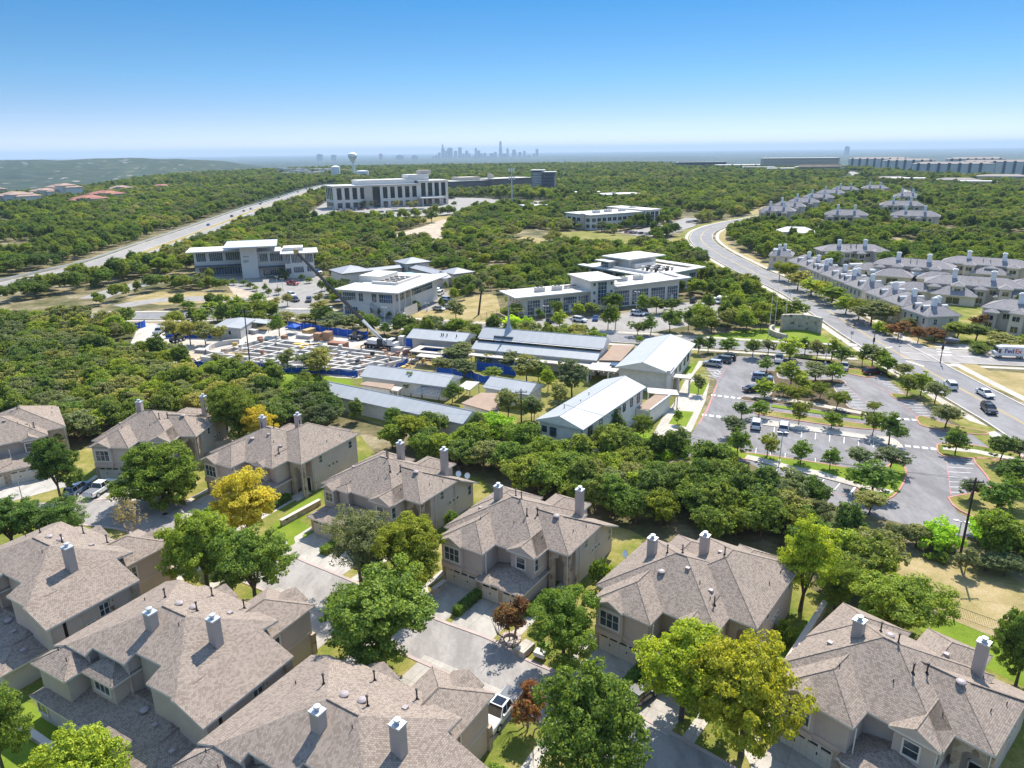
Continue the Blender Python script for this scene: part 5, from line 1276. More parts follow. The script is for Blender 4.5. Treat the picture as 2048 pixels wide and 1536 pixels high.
island(z7([(1250, 385), (1280, 385), (1420, 400), (1360, 420), (1275, 410)]), 'lawn_grass')
island(z7([(1405, 530), (1440, 520), (1560, 560), (1700, 590), (1820, 615), (1800, 628), (1650, 615), (1500, 590), (1430, 570)]), 'wild_grass')
island(z7([(1530, 695), (1560, 685), (1700, 690), (1860, 715), (2000, 745), (2010, 780), (1760, 770), (1560, 755)]), 'lawn_grass')
tri_poly('path', z7([(1560, 705), (1760, 722), (1900, 750), (2048, 780), (2048, 795), (1880, 768), (1740, 740), (1560, 722)]), 0.13, 'sidewalk_concrete', exc=False)
island(z7([(1600, 1010), (1700, 990), (1850, 960), (1830, 880), (1750, 775), (1900, 790), (2100, 850), (2200, 1000), (2200, 1195), (2048, 1190), (1850, 1160), (1700, 1100), (1630, 1055)]), 'wild_grass')
tri_poly('verge', z7([(560, 155), (760, 150), (1000, 215), (1280, 300), (1480, 430), (1700, 540), (1900, 600), (1830, 615), (1660, 570), (1450, 440), (1330, 350), (1260, 310), (1190, 245), (1000, 225), (950, 190)]), 0.03, 'lawn_grass')
def paint(name, a, b, w=0.11, z=0.024, mat='paint_white'): strip(name, [tuple(a), tuple(b)], w, z, z, mat)
def stalls(a0, a1, b0, b1, n, mat='paint_white', w=0.12):
    """n+1 stall lines swept from line a0-b0 to a1-b1 (z7 pixels: a = kerb ends, b = aisle ends)"""
    A0, A1, B0, B1 = [Vector(p) for p in z7([a0, a1, b0, b1])]
    m = MB()
    for i in range(n+1):
        s = i/n; p = A0.lerp(A1, s); q = B0.lerp(B1, s); d = (q-p).normalized(); nn = Vector((-d.y, d.x))*w/2
        m.face([(p+nn).to_3d()+Vector((0, 0, .024)), (p-nn).to_3d()+Vector((0, 0, .024)), (q-nn).to_3d()+Vector((0, 0, .024)), (q+nn).to_3d()+Vector((0, 0, .024))])
    o = m.build('stall_lines', M[mat]); tag(o, kind='structure')
stalls((490, 810), (943, 920), (430, 858), (893, 980), 5)
paint('fire_lane', *z7([(395, 850), (985, 1000)]), 0.12, 0.026, 'paint_red')
paint('stall_lines', *z7([(1040, 935), (1000, 990)]), 0.3)
stalls((470, 572), (1145, 668), (464, 612), (1143, 705), 8)
stalls((440, 708), (795, 770), (436, 740), (795, 795), 4)
stalls((1580, 795), (1605, 975), (1755, 805), (1665, 975), 6)
paint('fire_lane', *z7([(1585, 790), (1608, 990)]), 0.12, 0.026, 'paint_red')
stalls((1120, 275), (1290, 375), (1230, 280), (1330, 385), 6)
stalls((1305, 430), (1420, 515), (1440, 435), (1480, 515), 5)
paint('fire_lane', *z7([(1080, 285), (1265, 395)]), 0.12, 0.026, 'paint_red'); paint('fire_lane', *z7([(1290, 425), (1400, 520)]), 0.12, 0.026, 'paint_red')
stalls((930, 350), (1010, 470), (1000, 350), (1120, 470), 7)
paint('fire_lane', *z7([(975, 330), (1125, 460)]), 0.12, 0.026, 'paint_red')
stalls((410, 300), (375, 395), (440, 298), (450, 400), 5)
stalls((150, 225), (110, 270), (240, 235), (225, 280), 3); paint('fire_lane', *z7([(265, 215), (205, 310)]), 0.12, 0.026, 'paint_red')
stalls((130, 285), (205, 240), (190, 300), (225, 262), 4)
for row in (((182, 391), (340, 411), 5), ((128, 510), (300, 530), 5), ((1300, 692), (1505, 714), 5), ((1295, 533), (1390, 540), 3)):
    A, B = [Vector(p) for p in z7(row[:2])]
    for i in range(row[2]):
        c = A.lerp(B, i/(row[2]-1)); d = (B-A).normalized()
        paint('crossing', c-d*0.45, c+d*0.45, 0.95, 0.025)
tri_poly('fire_lane_kerb', z7([(90, 565), (140, 480), (200, 330), (208, 330), (150, 482), (98, 565)]), 0.026, 'kerb_red', exc=False)
# ================================================================ roads of the middle distance
HW1 = smooth_line(px([(-520, 740), (-300, 655), (-120, 603), (0, 572), (100, 548), (200, 524), (300, 489), (400, 454), (500, 417), (560, 398.5), (613, 380.5), (640, 374), (662, 369)]), 6)
HW2 = smooth_line(px([(-520, 765), (-300, 676), (-120, 617), (0, 585), (100, 561), (200, 542), (333, 499), (400, 471), (480, 440), (563, 405), (612, 389), (645, 379), (668, 372)]), 6)
road('highway', HW1, 13.5, 0.03, 'pale_road', mg=7); road('highway', HW2, 12.5, 0.034, 'pale_road', mg=6)
strip('highway_median', [((a[0]+b[0])/2, (a[1]+b[1])/2) for a, b in zip(HW1, HW2)], 7, 0.02, 0.02, 'dry_grass')
for l, off in ((HW1, 6.2), (HW1, -6.2), (HW2, 5.6), (HW2, -5.6)):
    L = []
    for i in range(len(l)):
        a = Vector(l[max(i-1, 0)]); b = Vector(l[min(i+1, len(l)-1)]); d = (b-a).normalized(); L.append((l[i][0]-d.y*off, l[i][1]+d.x*off))
    strip('lane_line', L, 0.22, 0.05, 0.05, 'paint_white')
t = strip('guard_rail', [(p[0]-9.2, p[1]+2) for p in HW1], 0.35, 0.0, 0.8, 'galvanised', kind=None)
tag(t, 'low grey guard rail along the far side of the highway', 'guard rail')
MAIN = smooth_line(px([(2300, 1010), (2130, 900), (2048, 848), (1983, 812), (1900, 766), (1833, 728), (1733, 670), (1667, 628), (1600, 587), (1545, 561), (1500, 541), (1460, 520), (1433, 505), (1412, 490), (1402, 477), (1408, 464), (1430, 454), (1462, 446), (1510, 437), (1560, 428)]), 6)
road('main_road', MAIN, 13.0, 0.03, 'asphalt_road', mg=8)
def offset_line(l, off):
    L = []
    for i in range(len(l)):
        a = Vector(l[max(i-1, 0)]); b = Vector(l[min(i+1, len(l)-1)]); d = (b-a).normalized(); L.append((l[i][0]-d.y*off, l[i][1]+d.x*off))
    return L
for o_ in (6.7, -6.7): strip('kerb', offset_line(MAIN, o_), 0.4, 0.0, 0.14, 'kerb_concrete')
for o_ in (8.6, -9.6): strip('pavement', offset_line(MAIN, o_), 2.0, 0.026, 0.026, 'sidewalk_concrete')
strip('verge', offset_line(MAIN, -12.5), 4.0, 0.024, 0.024, 'dry_grass'); strip('verge', offset_line(MAIN, 11.2), 3.0, 0.024, 0.024, 'lawn_grass')
strip('lane_line', offset_line(MAIN, 0.22), 0.16, 0.05, 0.05, 'paint_yellow'); strip('lane_line', offset_line(MAIN, -0.22), 0.16, 0.05, 0.05, 'paint_yellow')
SCHOOL_ST = smooth_line(px([(-420, 660), (-100, 640), (150, 634), (300, 632), (420, 632), (560, 626), (700, 633), (790, 645), (900, 652), (1060, 664), (1220, 675), (1350, 683), (1480, 691), (1620, 700), (1745, 704)]), 5)
CROSS_ST = smooth_line(px([(1800, 704), (1866, 710), (1950, 714), (2048, 718), (2250, 726), (2500, 736)]), 5)
road('side_street', SCHOOL_ST, 9.5, 0.022, 'asphalt_road'); road('side_street', CROSS_ST, 13.5, 0.034, 'street_concrete')
for l, o1 in ((SCHOOL_ST, 5.0), (CROSS_ST, 7.0)):
    for s in (1, -1):
        strip('kerb', offset_line(l, o1*s), 0.35, 0.0, 0.13, 'kerb_concrete'); strip('pavement', offset_line(l, (o1+2.2)*s), 1.8, 0.02, 0.02, 'sidewalk_concrete')
strip('lane_line', CROSS_ST, 0.2, 0.05, 0.05, 'paint_white')
for i in range(5): paint('crossing', *px([(1868+i*2, 688+i*5.2), (1895+i*2.2, 689.5+i*5.2)]), 0.5, 0.055)
paint('crossing', *px([(1744, 700), (1785, 694)]), 0.4, 0.055); paint('crossing', *px([(1812, 722), (1848, 733)]), 0.5, 0.055)
road('side_street', smooth_line(px([(1640, 366), (1690, 360), (1712, 350), (1700, 343)]), 4), 16, 0.03, 'pale_road')
road('side_street', smooth_line(px([(1735, 366), (1770, 372), (1810, 383), (1826, 393), (1800, 402)]), 4), 14, 0.03, 'pale_road')
road('side_street', smooth_line(px([(1240, 372), (1330, 371), (1420, 369), (1500, 368), (1620, 369)]), 4), 14, 0.03, 'dry_grass')
# lots, yards and clearings
tri_poly('parking_lot', px([(405, 548), (470, 540), (560, 560), (640, 552), (668, 575), (640, 606), (600, 622), (560, 616), (545, 596), (480, 578), (420, 562)]), 0.012, 'pale_road')
road('side_street', smooth_line(px([(185, 597), (230, 582), (300, 565), (370, 556), (430, 552)]), 4), 11, 0.014, 'pale_road')
road('side_street', smooth_line(px([(238, 613), (290, 604), (350, 598), (430, 598), (520, 604), (560, 612)]), 4), 9, 0.016, 'pale_road')
tri_poly('clearing', px([(250, 600), (310, 583), (420, 585), (520, 588), (560, 600), (540, 612), (430, 605), (320, 610)]), 0.008, 'dry_grass')
tri_poly('clearing', px([(455, 570), (540, 578), (570, 598), (520, 600), (470, 592)]), 0.009, 'bare_earth')
tri_poly('parking_lot', zpx(Z5, [(1030, 475), (1120, 450), (1470, 445), (1560, 560), (1570, 720), (1215, 735), (1220, 640), (1080, 600)]), 0.014, 'pale_road')
tri_poly('clearing', zpx(Z5, [(960, 790), (1230, 735), (1570, 722), (1660, 600), (1800, 560), (2120, 520), (2200, 830), (2150, 940), (1500, 880), (1000, 830)]), 0.01, 'dry_grass')
tri_poly('clearing', zpx(Z5, [(1850, 240), (2100, 200), (2200, 260), (2000, 320), (1860, 310)]), 0.01, 'wild_grass')
tri_poly('parking_lot', zpx(Z6, [(400, 735), (520, 690), (900, 680), (1180, 655), (1400, 610), (1720, 560), (1900, 540), (2060, 590), (2060, 700), (1900, 745), (1700, 775), (1400, 830), (1180, 845), (950, 850), (700, 800), (450, 790)]), 0.014, 'pale_road')
tri_poly('lawn', zpx((1100, 440, 1783, 800), [(960, 690), (1150, 660), (1370, 640), (1560, 580), (1720, 690), (1660, 745), (1400, 730), (1000, 725)]), 0.012, 'lush_grass')
tri_poly('path', zpx((1100, 440, 1783, 800), [(1345, 650), (1375, 650), (1395, 715), (1370, 720)]), 0.02, 'sidewalk_concrete')
tri_poly('lawn', zpx((1100, 440, 1783, 800), [(1280, 480), (1330, 470), (1400, 520), (1380, 540), (1310, 530)]), 0.012, 'lush_grass')
tri_poly('parking_lot', zpx((640, 330, 1120, 480), [(-40, 250), (40, 190), (100, 225), (540, 218), (720, 172), (850, 175), (1000, 190), (1015, 210), (860, 240), (640, 262), (300, 280), (-40, 288)]) if False else px([(620, 424), (655, 402), (678, 416), (845, 413), (912, 395), (962, 396), (1018, 401), (1024, 409), (965, 421), (880, 430), (752, 437), (620, 440)]), 0.02, 'pale_road')
tri_poly('clearing', px([(758, 478), (850, 452), (905, 430), (935, 424), (900, 445), (885, 470), (884, 486), (790, 488)]), 0.016, 'bare_earth')
tri_poly('clearing', px([(750, 441), (880, 433), (935, 426), (915, 434), (850, 447), (760, 446)]), 0.018, 'dry_grass')
tri_poly('clearing', px([(1018, 484), (1050, 472), (1090, 478), (1085, 496), (1030, 500)]), 0.016, 'dry_grass')
tri_poly('clearing', px([(1120, 465), (1180, 462), (1290, 475), (1330, 492), (1200, 498), (1110, 500)]), 0.016, 'wild_grass')
tri_poly('clearing', px([(1372, 462), (1400, 448), (1452, 440), (1456, 450), (1420, 462), (1380, 478), (1340, 500), (1330, 485)]), 0.016, 'wild_grass')
tri_poly('clearing', px([(1500, 423), (1530, 412), (1575, 409), (1575, 414), (1540, 424), (1505, 430)]), 0.016, 'dry_grass')
tri_poly('parking_lot', px([(1235, 464), (1270, 460), (1340, 448), (1370, 435), (1395, 437), (1390, 452), (1340, 468), (1290, 474)]), 0.02, 'pale_road')
tri_poly('parking_lot', px([(1040, 402), (1095, 402), (1115, 410), (1080, 418), (1040, 414)]), 0.02, 'pale_road')
tri_poly('clearing', px([(1775, 484), (1800, 476), (1830, 484), (1822, 498), (1785, 500)]), 0.016, 'dry_grass')
tri_poly('clearing', px([(1890, 736), (1960, 740), (2048, 746), (2200, 760), (2200, 860), (2048, 800), (1960, 765)]), 0.02, 'dry_grass')
tri_poly('pavement', px([(1700, 672), (1760, 665), (1850, 686), (1960, 690), (2100, 700), (2100, 706), (1960, 702), (1830, 700)]), 0.012, 'sidewalk_concrete')
EXC.append(px([(1640, 640), (1700, 560), (1760, 560), (2100, 640), (2200, 720), (1800, 700)]))
tri_poly('ground_court', px([(1600, 560), (1700, 545), (1850, 520), (2100, 540), (2200, 690), (1980, 692), (1840, 680), (1720, 620)]), 0.006, 'lawn_grass', exc=False)
# ================================================================ offices
plain('office_cream', (0.70, 0.64, 0.55, 1), 0.85, 0.05, 0.2, fine=0.04, fscale=2)
plain('office_white', (0.68, 0.64, 0.575, 1), 0.85, 0.05, 0.2, fine=0.03, fscale=2)
plain('office_tan', (0.52, 0.45, 0.37, 1), 0.85, 0.05, 0.2)
plain('office_brown', (0.20, 0.165, 0.15, 1), 0.85, 0.08, 0.1)
plain('office_grey', (0.12, 0.125, 0.15, 1), 0.6, 0.08, 0.1)
plain('hvac', (0.58, 0.55, 0.49, 1), 0.6, 0.08, 0.8)
def block(t, x0, y0, x1, y1, z0, z1, mat='office_cream', name='wall'):
    m = MB(); m.box(x0, y0, z0, x1, y1, z1); return m.build(name, M[mat], t)
def slabroof(t, x0, y0, x1, y1, z, th=0.45, mat='roof_white', dz=0.0, name='roof'):
    """flat or gently tilted roof slab (dz lifts its +x end)"""
    m = MB(); z1 = z+dz
    a = [(x0, y0, z), (x1, y0, z1), (x1, y1, z1), (x0, y1, z)]; b = [(p[0], p[1], p[2]-th) for p in a]
    m.face(a); m.face(b[::-1])
    for i in range(4):
        j = (i+1) % 4; m.face([b[i], b[j], a[j], a[i]])
    return m.build(name, M[mat], t)
def glazing(t, axis, c, s0, s1, z0, z1, cols, rows, glass='blue_glass', frame='white_paint', name='window', bar=0.09, out=0.05):
    """framed glazing on a wall: axis '-y','+y','-x','+x', c = wall coordinate"""
    m = MB(); sg = -1 if axis[0] == '-' else 1
    def pt(s, z, d):
        return (s, c+sg*d, z) if axis[1] == 'y' else (c+sg*d, s, z)
    flip = axis in ('+y', '-x')
    def quad(a, b, u, v, d, mi):
        q = [pt(a, u, d), pt(b, u, d), pt(b, v, d), pt(a, v, d)]; m.face(q[::-1] if flip else q, mi)
    quad(s0, s1, z0, z1, out, 1)
    for i in range(cols+1):
        s = s0+(s1-s0)*i/cols; quad(s-bar/2, s+bar/2, z0, z1, out+0.04, 0)
    for i in range(rows+1):
        z = z0+(z1-z0)*i/rows; quad(s0, s1, z-bar/2, z+bar/2, out+0.045, 0)
    return m.build(name, [M[frame], M[glass]], t)
def hvac(t, x, y, z, w=3.2, d=2.0, h=1.5):
    m = MB(); m.box(x, y, z, x+w, y+d, z+h); o = m.build('air_unit', M['hvac'], t)
    for i in range(2):
        f = MB(); f.lathe(x+w*(0.3+0.4*i), y+d/2, [(0.55, z+h), (0.55, z+h+0.18), (0, z+h+0.19)], 10); f.build('fan', M['dark_metal'], o)
# ---- long office with the glazed stair tower
O, a, L = frame(Zp(Z6, (265, 515)), Zp(Z6, (950, 450)), 6.8)
t = thing('office_building', 'long cream two-storey office with a glazed stair tower and thin flat roofs', 'building', (O[0], O[1], 0), a)
block(t, 1.6, 1.6, 26.2, 14.5, -1, 6.4); block(t, 34.8, 1.0, 62.5, 15, -1, 7.6); block(t, 26.0, -0.3, 35.0, 14.6, -1, 10.0)
slabroof(t, -1.6, 0, 26.6, 2.2, 6.9, 0.4); slabroof(t, -1.6, 2.2, 0.4, 14, 6.92, 0.4); slabroof(t, 34.9, -0.6, 66.5, 1.8, 7.6, 0.4, dz=0.9); slabroof(t, 63.5, 1.8, 66.5, 15, 8.45, 0.4)
slabroof(t, 1.2, 2.1, 26.0, 15.2, 6.7, 0.3, 'roof_membrane'); slabroof(t, 35.0, 1.7, 63.6, 15.6, 7.9, 0.3, 'roof_membrane'); slabroof(t, 25.0, -1.6, 37.4, 15.4, 10.45, 0.45, 'roof_membrane')
for x0, x1 in ((3.4, 8.0), (9.2, 15.4), (16.6, 21.6), (22.2, 25.8)): glazing(t, '-y', 1.6, x0, x1, 0.5, 5.2, max(3, round((x1-x0)/0.9)), 4)
for x0, x1 in ((35.6, 41.8), (43.0, 49.6), (50.8, 56.6), (57.6, 62.0)): glazing(t, '-y', 1.0, x0, x1, 0.5, 5.7, max(3, round((x1-x0)/0.9)), 4)
glazing(t, '-y', -0.3, 28.6, 32.0, 1.8, 9.6, 3, 6)
for z in (2.8, 5.6, 8.4):
    for x in (26.8, 33.4): glazing(t, '-y', -0.3, x, x+0.9, z, z+1.1, 1, 1)
for y in (3.5, 6.0, 8.5, 11): glazing(t, '-x', 1.6, y, y+0.9, 3.4, 5.0, 1, 2)
for x0 in (5.6, 11.8, 18.4, 37.6, 45.8, 53.4, 59.2): block(t, x0, 0.9, x0+0.9, 1.55, -0.5, 2.6, 'office_white', 'pier')
for x, y in ((9, 6.5), (15.5, 6.5), (41, 6), (47.5, 6)): hvac(t, x, y, 6.7 if x < 30 else 7.9)
for x in (20.5, 22.2, 23.9): hvac(t, x, 8, 6.7, 1.0, 1.0, 0.8)
footprint(t, -1, -2, 66, 16)
# ---- second office behind it
O, a, L = frame(Zp(Z6, (1525, 310)), Zp(Z6, (1900, 250)), 7.4)
t = thing('office_building', 'cream office behind the stair-tower office, with stepped roofs and rows of roof fans', 'building', (O[0], O[1], 0), a)
block(t, -1.5, 1.5, 22.5, 38, -1, 6.8); slabroof(t, -2.5, -0.4, 25.5, 3.0, 7.4, 0.4, dz=0.5); slabroof(t, -5.0, -0.6, -1.4, 41, 7.1, 0.4); slabroof(t, -1.4, 3.0, 22.0, 38.6, 7.15, 0.3, 'roof_membrane'); slabroof(t, 22.0, 3.0, 26, 38, 7.9, 0.4)
block(t, 3.0, 19.5, 18.5, 31, 6.8, 10.6, 'office_white'); slabroof(t, 1.0, 17.5, 22, 33, 11.0, 0.4, 'roof_white'); block(t, -1.4, 26, 2.6, 31, 6.8, 9.4); slabroof(t, -3.4, 24.5, 4, 32.5, 9.8, 0.35)
block(t, 4.0, 17.0, 15.5, 19.4, 7.1, 9.0, 'office_white'); block(t, -1.3, 2.9, -0.9, 24, 7.1, 8.0, 'office_white', 'parapet')
for y0 in (4, 10.5, 17, 24, 31): glazing(t, '-x', -1.5, y0, y0+5.2, 0.5, 5.6, 6, 4)
glazing(t, '-x', -1.4, 26.6, 30.4, 7.0, 9.2, 4, 2); glazing(t, '-y', 1.5, 18, 21.6, 0.5, 6.0, 3, 5)
for i in range(3):
    for j in range(5):
        m = MB(); m.lathe(4.5+i*3.4, 4.6+j*2.2, [(0.5, 7.15), (0.5, 8.2), (0.75, 8.3), (0.75, 8.7), (0, 8.8)], 8); m.build('roof_fan', M['dark_metal'] if (i+j) % 2 else M['hvac'], t)
footprint(t, -4, -1, 25, 40)
# ---- office with the butterfly roof at the left
O, a, L = frame(Zp(Z4, (1290, 295)), Zp(Z4, (1815, 270)), 11.0)
t = thing('office_building', 'pale three-storey office with white wing roofs, a raised grey roof and blue awnings', 'building', (O[0], O[1], 0), a)
block(t, 0.8, 1.0, 13.0, 15, -2, 10.6, 'office_white'); block(t, -10.8, 10.0, 0.8, 24, -2, 10.6, 'office_white')
slabroof(t, -0.8, -1.0, 15, 16, 11.1, 0.35); slabroof(t, -11.5, 9.0, -0.8, 24, 11.12, 0.35)
block(t, -17.5, 8.2, -10.6, 30, -2, 13.4, 'office_white'); slabroof(t, -24.0, 4.5, -2.0, 30, 14.0, 0.4, 'fascia_grey')
block(t, -38, 21.5, -16, 36, -2, 10.4, 'office_white'); slabroof(t, -41, 19.5, -16, 37.5, 11.0, 0.35)
block(t, 0.5, 7, 9, 15, 11.0, 12.6, 'office_white')
glazing(t, '-y', 1.0, 3.6, 8.2, 6.6, 10.3, 7, 1); glazing(t, '-y', 1.0, 9.4, 12.6, 6.6, 10.3, 5, 1); glazing(t, '-y', 1.0, 0.9, 3.2, 6.4, 10.3, 4, 1)
glazing(t, '-y', 1.0, 4.2, 8.4, 2.4, 5.0, 6, 1); glazing(t, '-y', 1.0, 1.0, 3.2, 2.2, 4.6, 3, 1); glazing(t, '-y', 1.0, 9.8, 12.4, 2.6, 5.0, 3, 1)
glazing(t, '-x', 0.8, 1.3, 8.5, 6.6, 10.2, 9, 1); glazing(t, '-y', 10.0, -9.8, -6.4, 6.6, 10.2, 5, 1); glazing(t, '-y', 10.0, -5.4, -0.2, 6.6, 10.2, 6, 1)
glazing(t, '-y', 10.0, -9.0, -0.4, 0.4, 3.6, 9, 1); glazing(t, '-y', 21.5, -37, -33, 6.4, 10.1, 5, 1); glazing(t, '-y', 21.5, -31.6, -26, 6.4, 10.1, 7, 1); glazing(t, '-y', 21.5, -24.8, -18, 6.4, 10.1, 7, 1)
glazing(t, '-y', 21.5, -36.5, -18, 0.2, 3.6, 16, 1); glazing(t, '-x', -17.5, 8.6, 16, 3.4, 13.0, 8, 4)
block(t, -10.6, 7.4, 0.6, 9.9, 4.3, 4.7, 'steel_blue', 'awning'); block(t, -38, 18.8, -18, 21.4, 4.3, 4.7, 'steel_blue', 'awning')
# dark lettering and looped emblem on the tall wall
m = MB()
for i in range(5): m.box(-16.4+i*0.5, 8.1, 9.3, -16.05+i*0.5, 8.19, 9.6)
for i in range(8):
    an = i*math.pi/4; m.tube((-15.9+0.55*math.cos(an), 8.12, 7.4+0.5*math.sin(an)), (-15.9+0.55*math.cos(an+.8), 8.12, 7.4+0.5*math.sin(an+.8)), 0.1, 0.1, 5)
m.tube((-15.4, 8.12, 7.5), (-14.1, 8.12, 7.4), 0.12, 0.06, 5); m.tube((-15.4, 8.12, 7.3), (-14.4, 8.12, 7.9), 0.1, 0.05, 5)
m.build('emblem', M['steel_blue'], t)
footprint(t, -42, 4, 15, 38)
# ---- two-storey office with the big white roof
O, a, L = frame(Zp(Z5, (165, 470)), Zp(Z5, (930, 520)), 8.8)
t = thing('office_building', 'office with a large white roof, a sunken roof well and outside stairs', 'building', (O[0], O[1], 0), a)
block(t, 1.6, 2.0, 21.2, 34, -1, 8.4, 'office_cream')
slabroof(t, 0, 0, 24.2, 13, 8.8, 0.4); slabroof(t, 16.5, 13, 24.4, 37, 8.82, 0.4); slabroof(t, -2, 30, 16.5, 37, 8.83, 0.4)
slabroof(t, 7.5, 13, 16.5, 30, 8.2, 0.3, 'roof_white', name='roof_well')
block(t, -1.5, 18, 7.4, 30, 8.0, 10.4, 'office_white', 'roof_box'); block(t, 7.0, 12.4, 16.9, 13.2, 8.3, 9.7, 'office_cream', 'parapet'); block(t, 16.3, 12.6, 16.9, 30, 8.3, 9.7, 'office_cream', 'parapet')
for i in range(3):
    for j in range(4): hvac(t, 8.6+i*2.4, 15.5+j*3.2, 8.2, 1.2, 1.0, 1.1)
for x0, x1 in ((2.0, 7.0), (8.2, 9.9), (13.2, 15.0), (16.0, 21.0)): glazing(t, '-y', 2.0, x0, x1, 4.8, 7.6, max(2, round((x1-x0)/0.9)), 2)
glazing(t, '-y', 2.0, 2.4, 7.4, 0.2, 2.8, 6, 1); glazing(t, '+x', 21.2, 4, 30, 5, 7.6, 22, 2)
m = MB(); m.prism([(9.9, 0.6), (13.0, 0.6), (13.0, 1.98), (9.9, 1.98)], 0, 4.2); m.build('stair_landing', M['office_cream'], t)
m = MB(); m.face([(13.0, 0.7, 4.6), (18.5, 0.7, 0.6), (18.5, 0.7, 0), (13.0, 0.7, 3.4)]); m.face([(13.0, 0.7, 4.6), (13.0, 1.9, 4.6), (18.5, 1.9, 0.6), (18.5, 0.7, 0.6)]); m.build('stair', M['wall_grey'], t)
m = MB(); m.box(21.6, 3, -1, 24.6, 12, 1.6); m.face([(24.6, 3, 3.4), (24.6, 12, 3.4), (24.6, 12, 1.6), (24.6, 3, 1.6)]); m.build('terrace_stair', M['office_cream'], t)
for y in (3, 7, 11): block(t, 22.4, y, 22.9, y+0.5, 0, 8.4, 'office_white', 'column')
block(t, -3.2, 4, 1.4, 14, 3.6, 4.0, 'steel_blue', 'awning')
footprint(t, -3, -1, 25, 37)
# ---- courtyard nursery with three pavilions
O, a, L = frame(Zp(Z5, (1010, 400)), Zp(Z5, (1570, 330)), 3.8)
t = thing('courtyard_building', 'low courtyard building with grey hipped pavilions and a turquoise courtyard shade', 'building', (O[0], O[1], 0), a)
def roofpart(x0, y0, x1, y1, ez, p, name='roof', mat='metal_grey', gable='', wz=None, wmat='office_cream', ins=0.8):
    m = MB(); m.hip(x0, y0, x1, y1, ez, p, 0.3, gable=gable); m.build(name, [M[mat], M['steel_blue'], M[wmat]], t)
    block(t, x0+ins, y0+ins, x1-ins, y1-ins, -1, ez-0.2, wmat)
roofpart(0, 0, 21.5, 9.5, 3.8, 0.3, gable='X-+'); roofpart(22.5, 0.5, 33.0, 11.5, 4.8, 0.3); roofpart(20.5, 12, 27.5, 36, 3.6, 0.25, gable='Y-+', mat='metal_grey'); roofpart(19, 35, 32, 47, 5.2, 0.3); roofpart(-2, 36.5, 19, 43, 3.6, 0.25, gable='X-+'); roofpart(-12, 32, 2, 46, 4.6, 0.3)
slabroof(t, -1, 10, 6, 32, 3.3, 0.3, 'fascia_grey'); slabroof(t, 9, 17, 17, 27, 3.0, 0.12, 'turquoise' if 'turquoise' in M else 'roof_white', name='courtyard_shade')
t['label'] = 'low courtyard building with grey hipped pavilions round a courtyard with a turquoise shade'
glazing(t, '-y', 0.8, 2, 7, 2.4, 3.2, 6, 1); glazing(t, '-y', 0.8, 10, 14, 2.4, 3.2, 5, 1); glazing(t, '-y', 1.3, 25.5, 30, 0.3, 3.8, 5, 3, 'dark_glass')
for x in (7.8, 17.4): block(t, x, -0.4, x+2.2, 0.8, -1, 3.6, 'office_white', 'pier')
footprint(t, -12, -1, 34, 47)
plain('turquoise', (0.05, 0.50, 0.58, 1), 0.6, 0.1, 0.5)
for ch in t.children:
    if ch.name.startswith('courtyard_shade'): ch.data.materials[0] = M['turquoise']
# ---- four-storey office by the highway
ang = math.atan2(39, 78); t = thing('office_building', 'large four-storey cream office with tall dark window strips beside a crowded car park', 'building', (-169.0, 703, 0), ang)
block(t, 0, 0, 87, 32, -2, 21.0); block(t, 87, 0, 118, 30, -2, 23.5); block(t, 30, -0.8, 38, 1, -2, 21.2, 'office_tan', 'pier')
slabroof(t, -1.2, -1.2, 87, 33, 21.6, 0.6, 'roof_white'); slabroof(t, 86, -1, 119.5, 31, 24.2, 0.6, 'roof_white')
block(t, 26, 5, 84, 28, 21.5, 26.0, 'office_white', 'roof_box'); block(t, 78, 6, 100, 26, 24, 30.0, 'office_white', 'roof_box'); block(t, 92, 10, 104, 20, 30, 34.0, 'office_tan', 'roof_box')
for i in range(11):
    if 4 <= i <= 5: continue
    x = 3.5+i*7.6; glazing(t, '-y', 0, x, x+4.4, 8.6, 19.4, 2, 3, 'dark_glass', 'dark_metal', bar=0.12); glazing(t, '-y', 0, x, x+4.4, 1.0, 5.6, 2, 1, 'dark_glass', 'dark_metal', bar=0.12)
glazing(t, '-y', 0, 38.6, 46.0, 0.5, 20, 4, 5, 'dark_glass', 'dark_metal', bar=0.12)
for i in range(4):
    x = 89+i*7.2; glazing(t, '-y', 0, x, x+4.6, 9, 22, 2, 3, 'dark_glass', 'dark_metal', bar=0.12); glazing(t, '-y', 0, x, x+4.6, 1, 6, 2, 1, 'dark_glass', 'dark_metal', bar=0.12)
for i in range(4):
    glazing(t, '-x', 0, 3+i*7, 7.5+i*7, 8.6, 19.4, 2, 3, 'dark_glass', 'dark_metal', bar=0.12); glazing(t, '-x', 0, 3+i*7, 7.5+i*7, 1.0, 5.6, 2, 1, 'dark_glass', 'dark_metal')
slabroof(t, 84, -14, 108, -1, 8.4, 0.7, 'roof_white', name='entrance_canopy')
for x in (85, 95.5, 106): block(t, x, -13, x+1.4, -11.6, -1, 7.7, 'office_tan', 'column')
footprint(t, -2, -14, 120, 34)
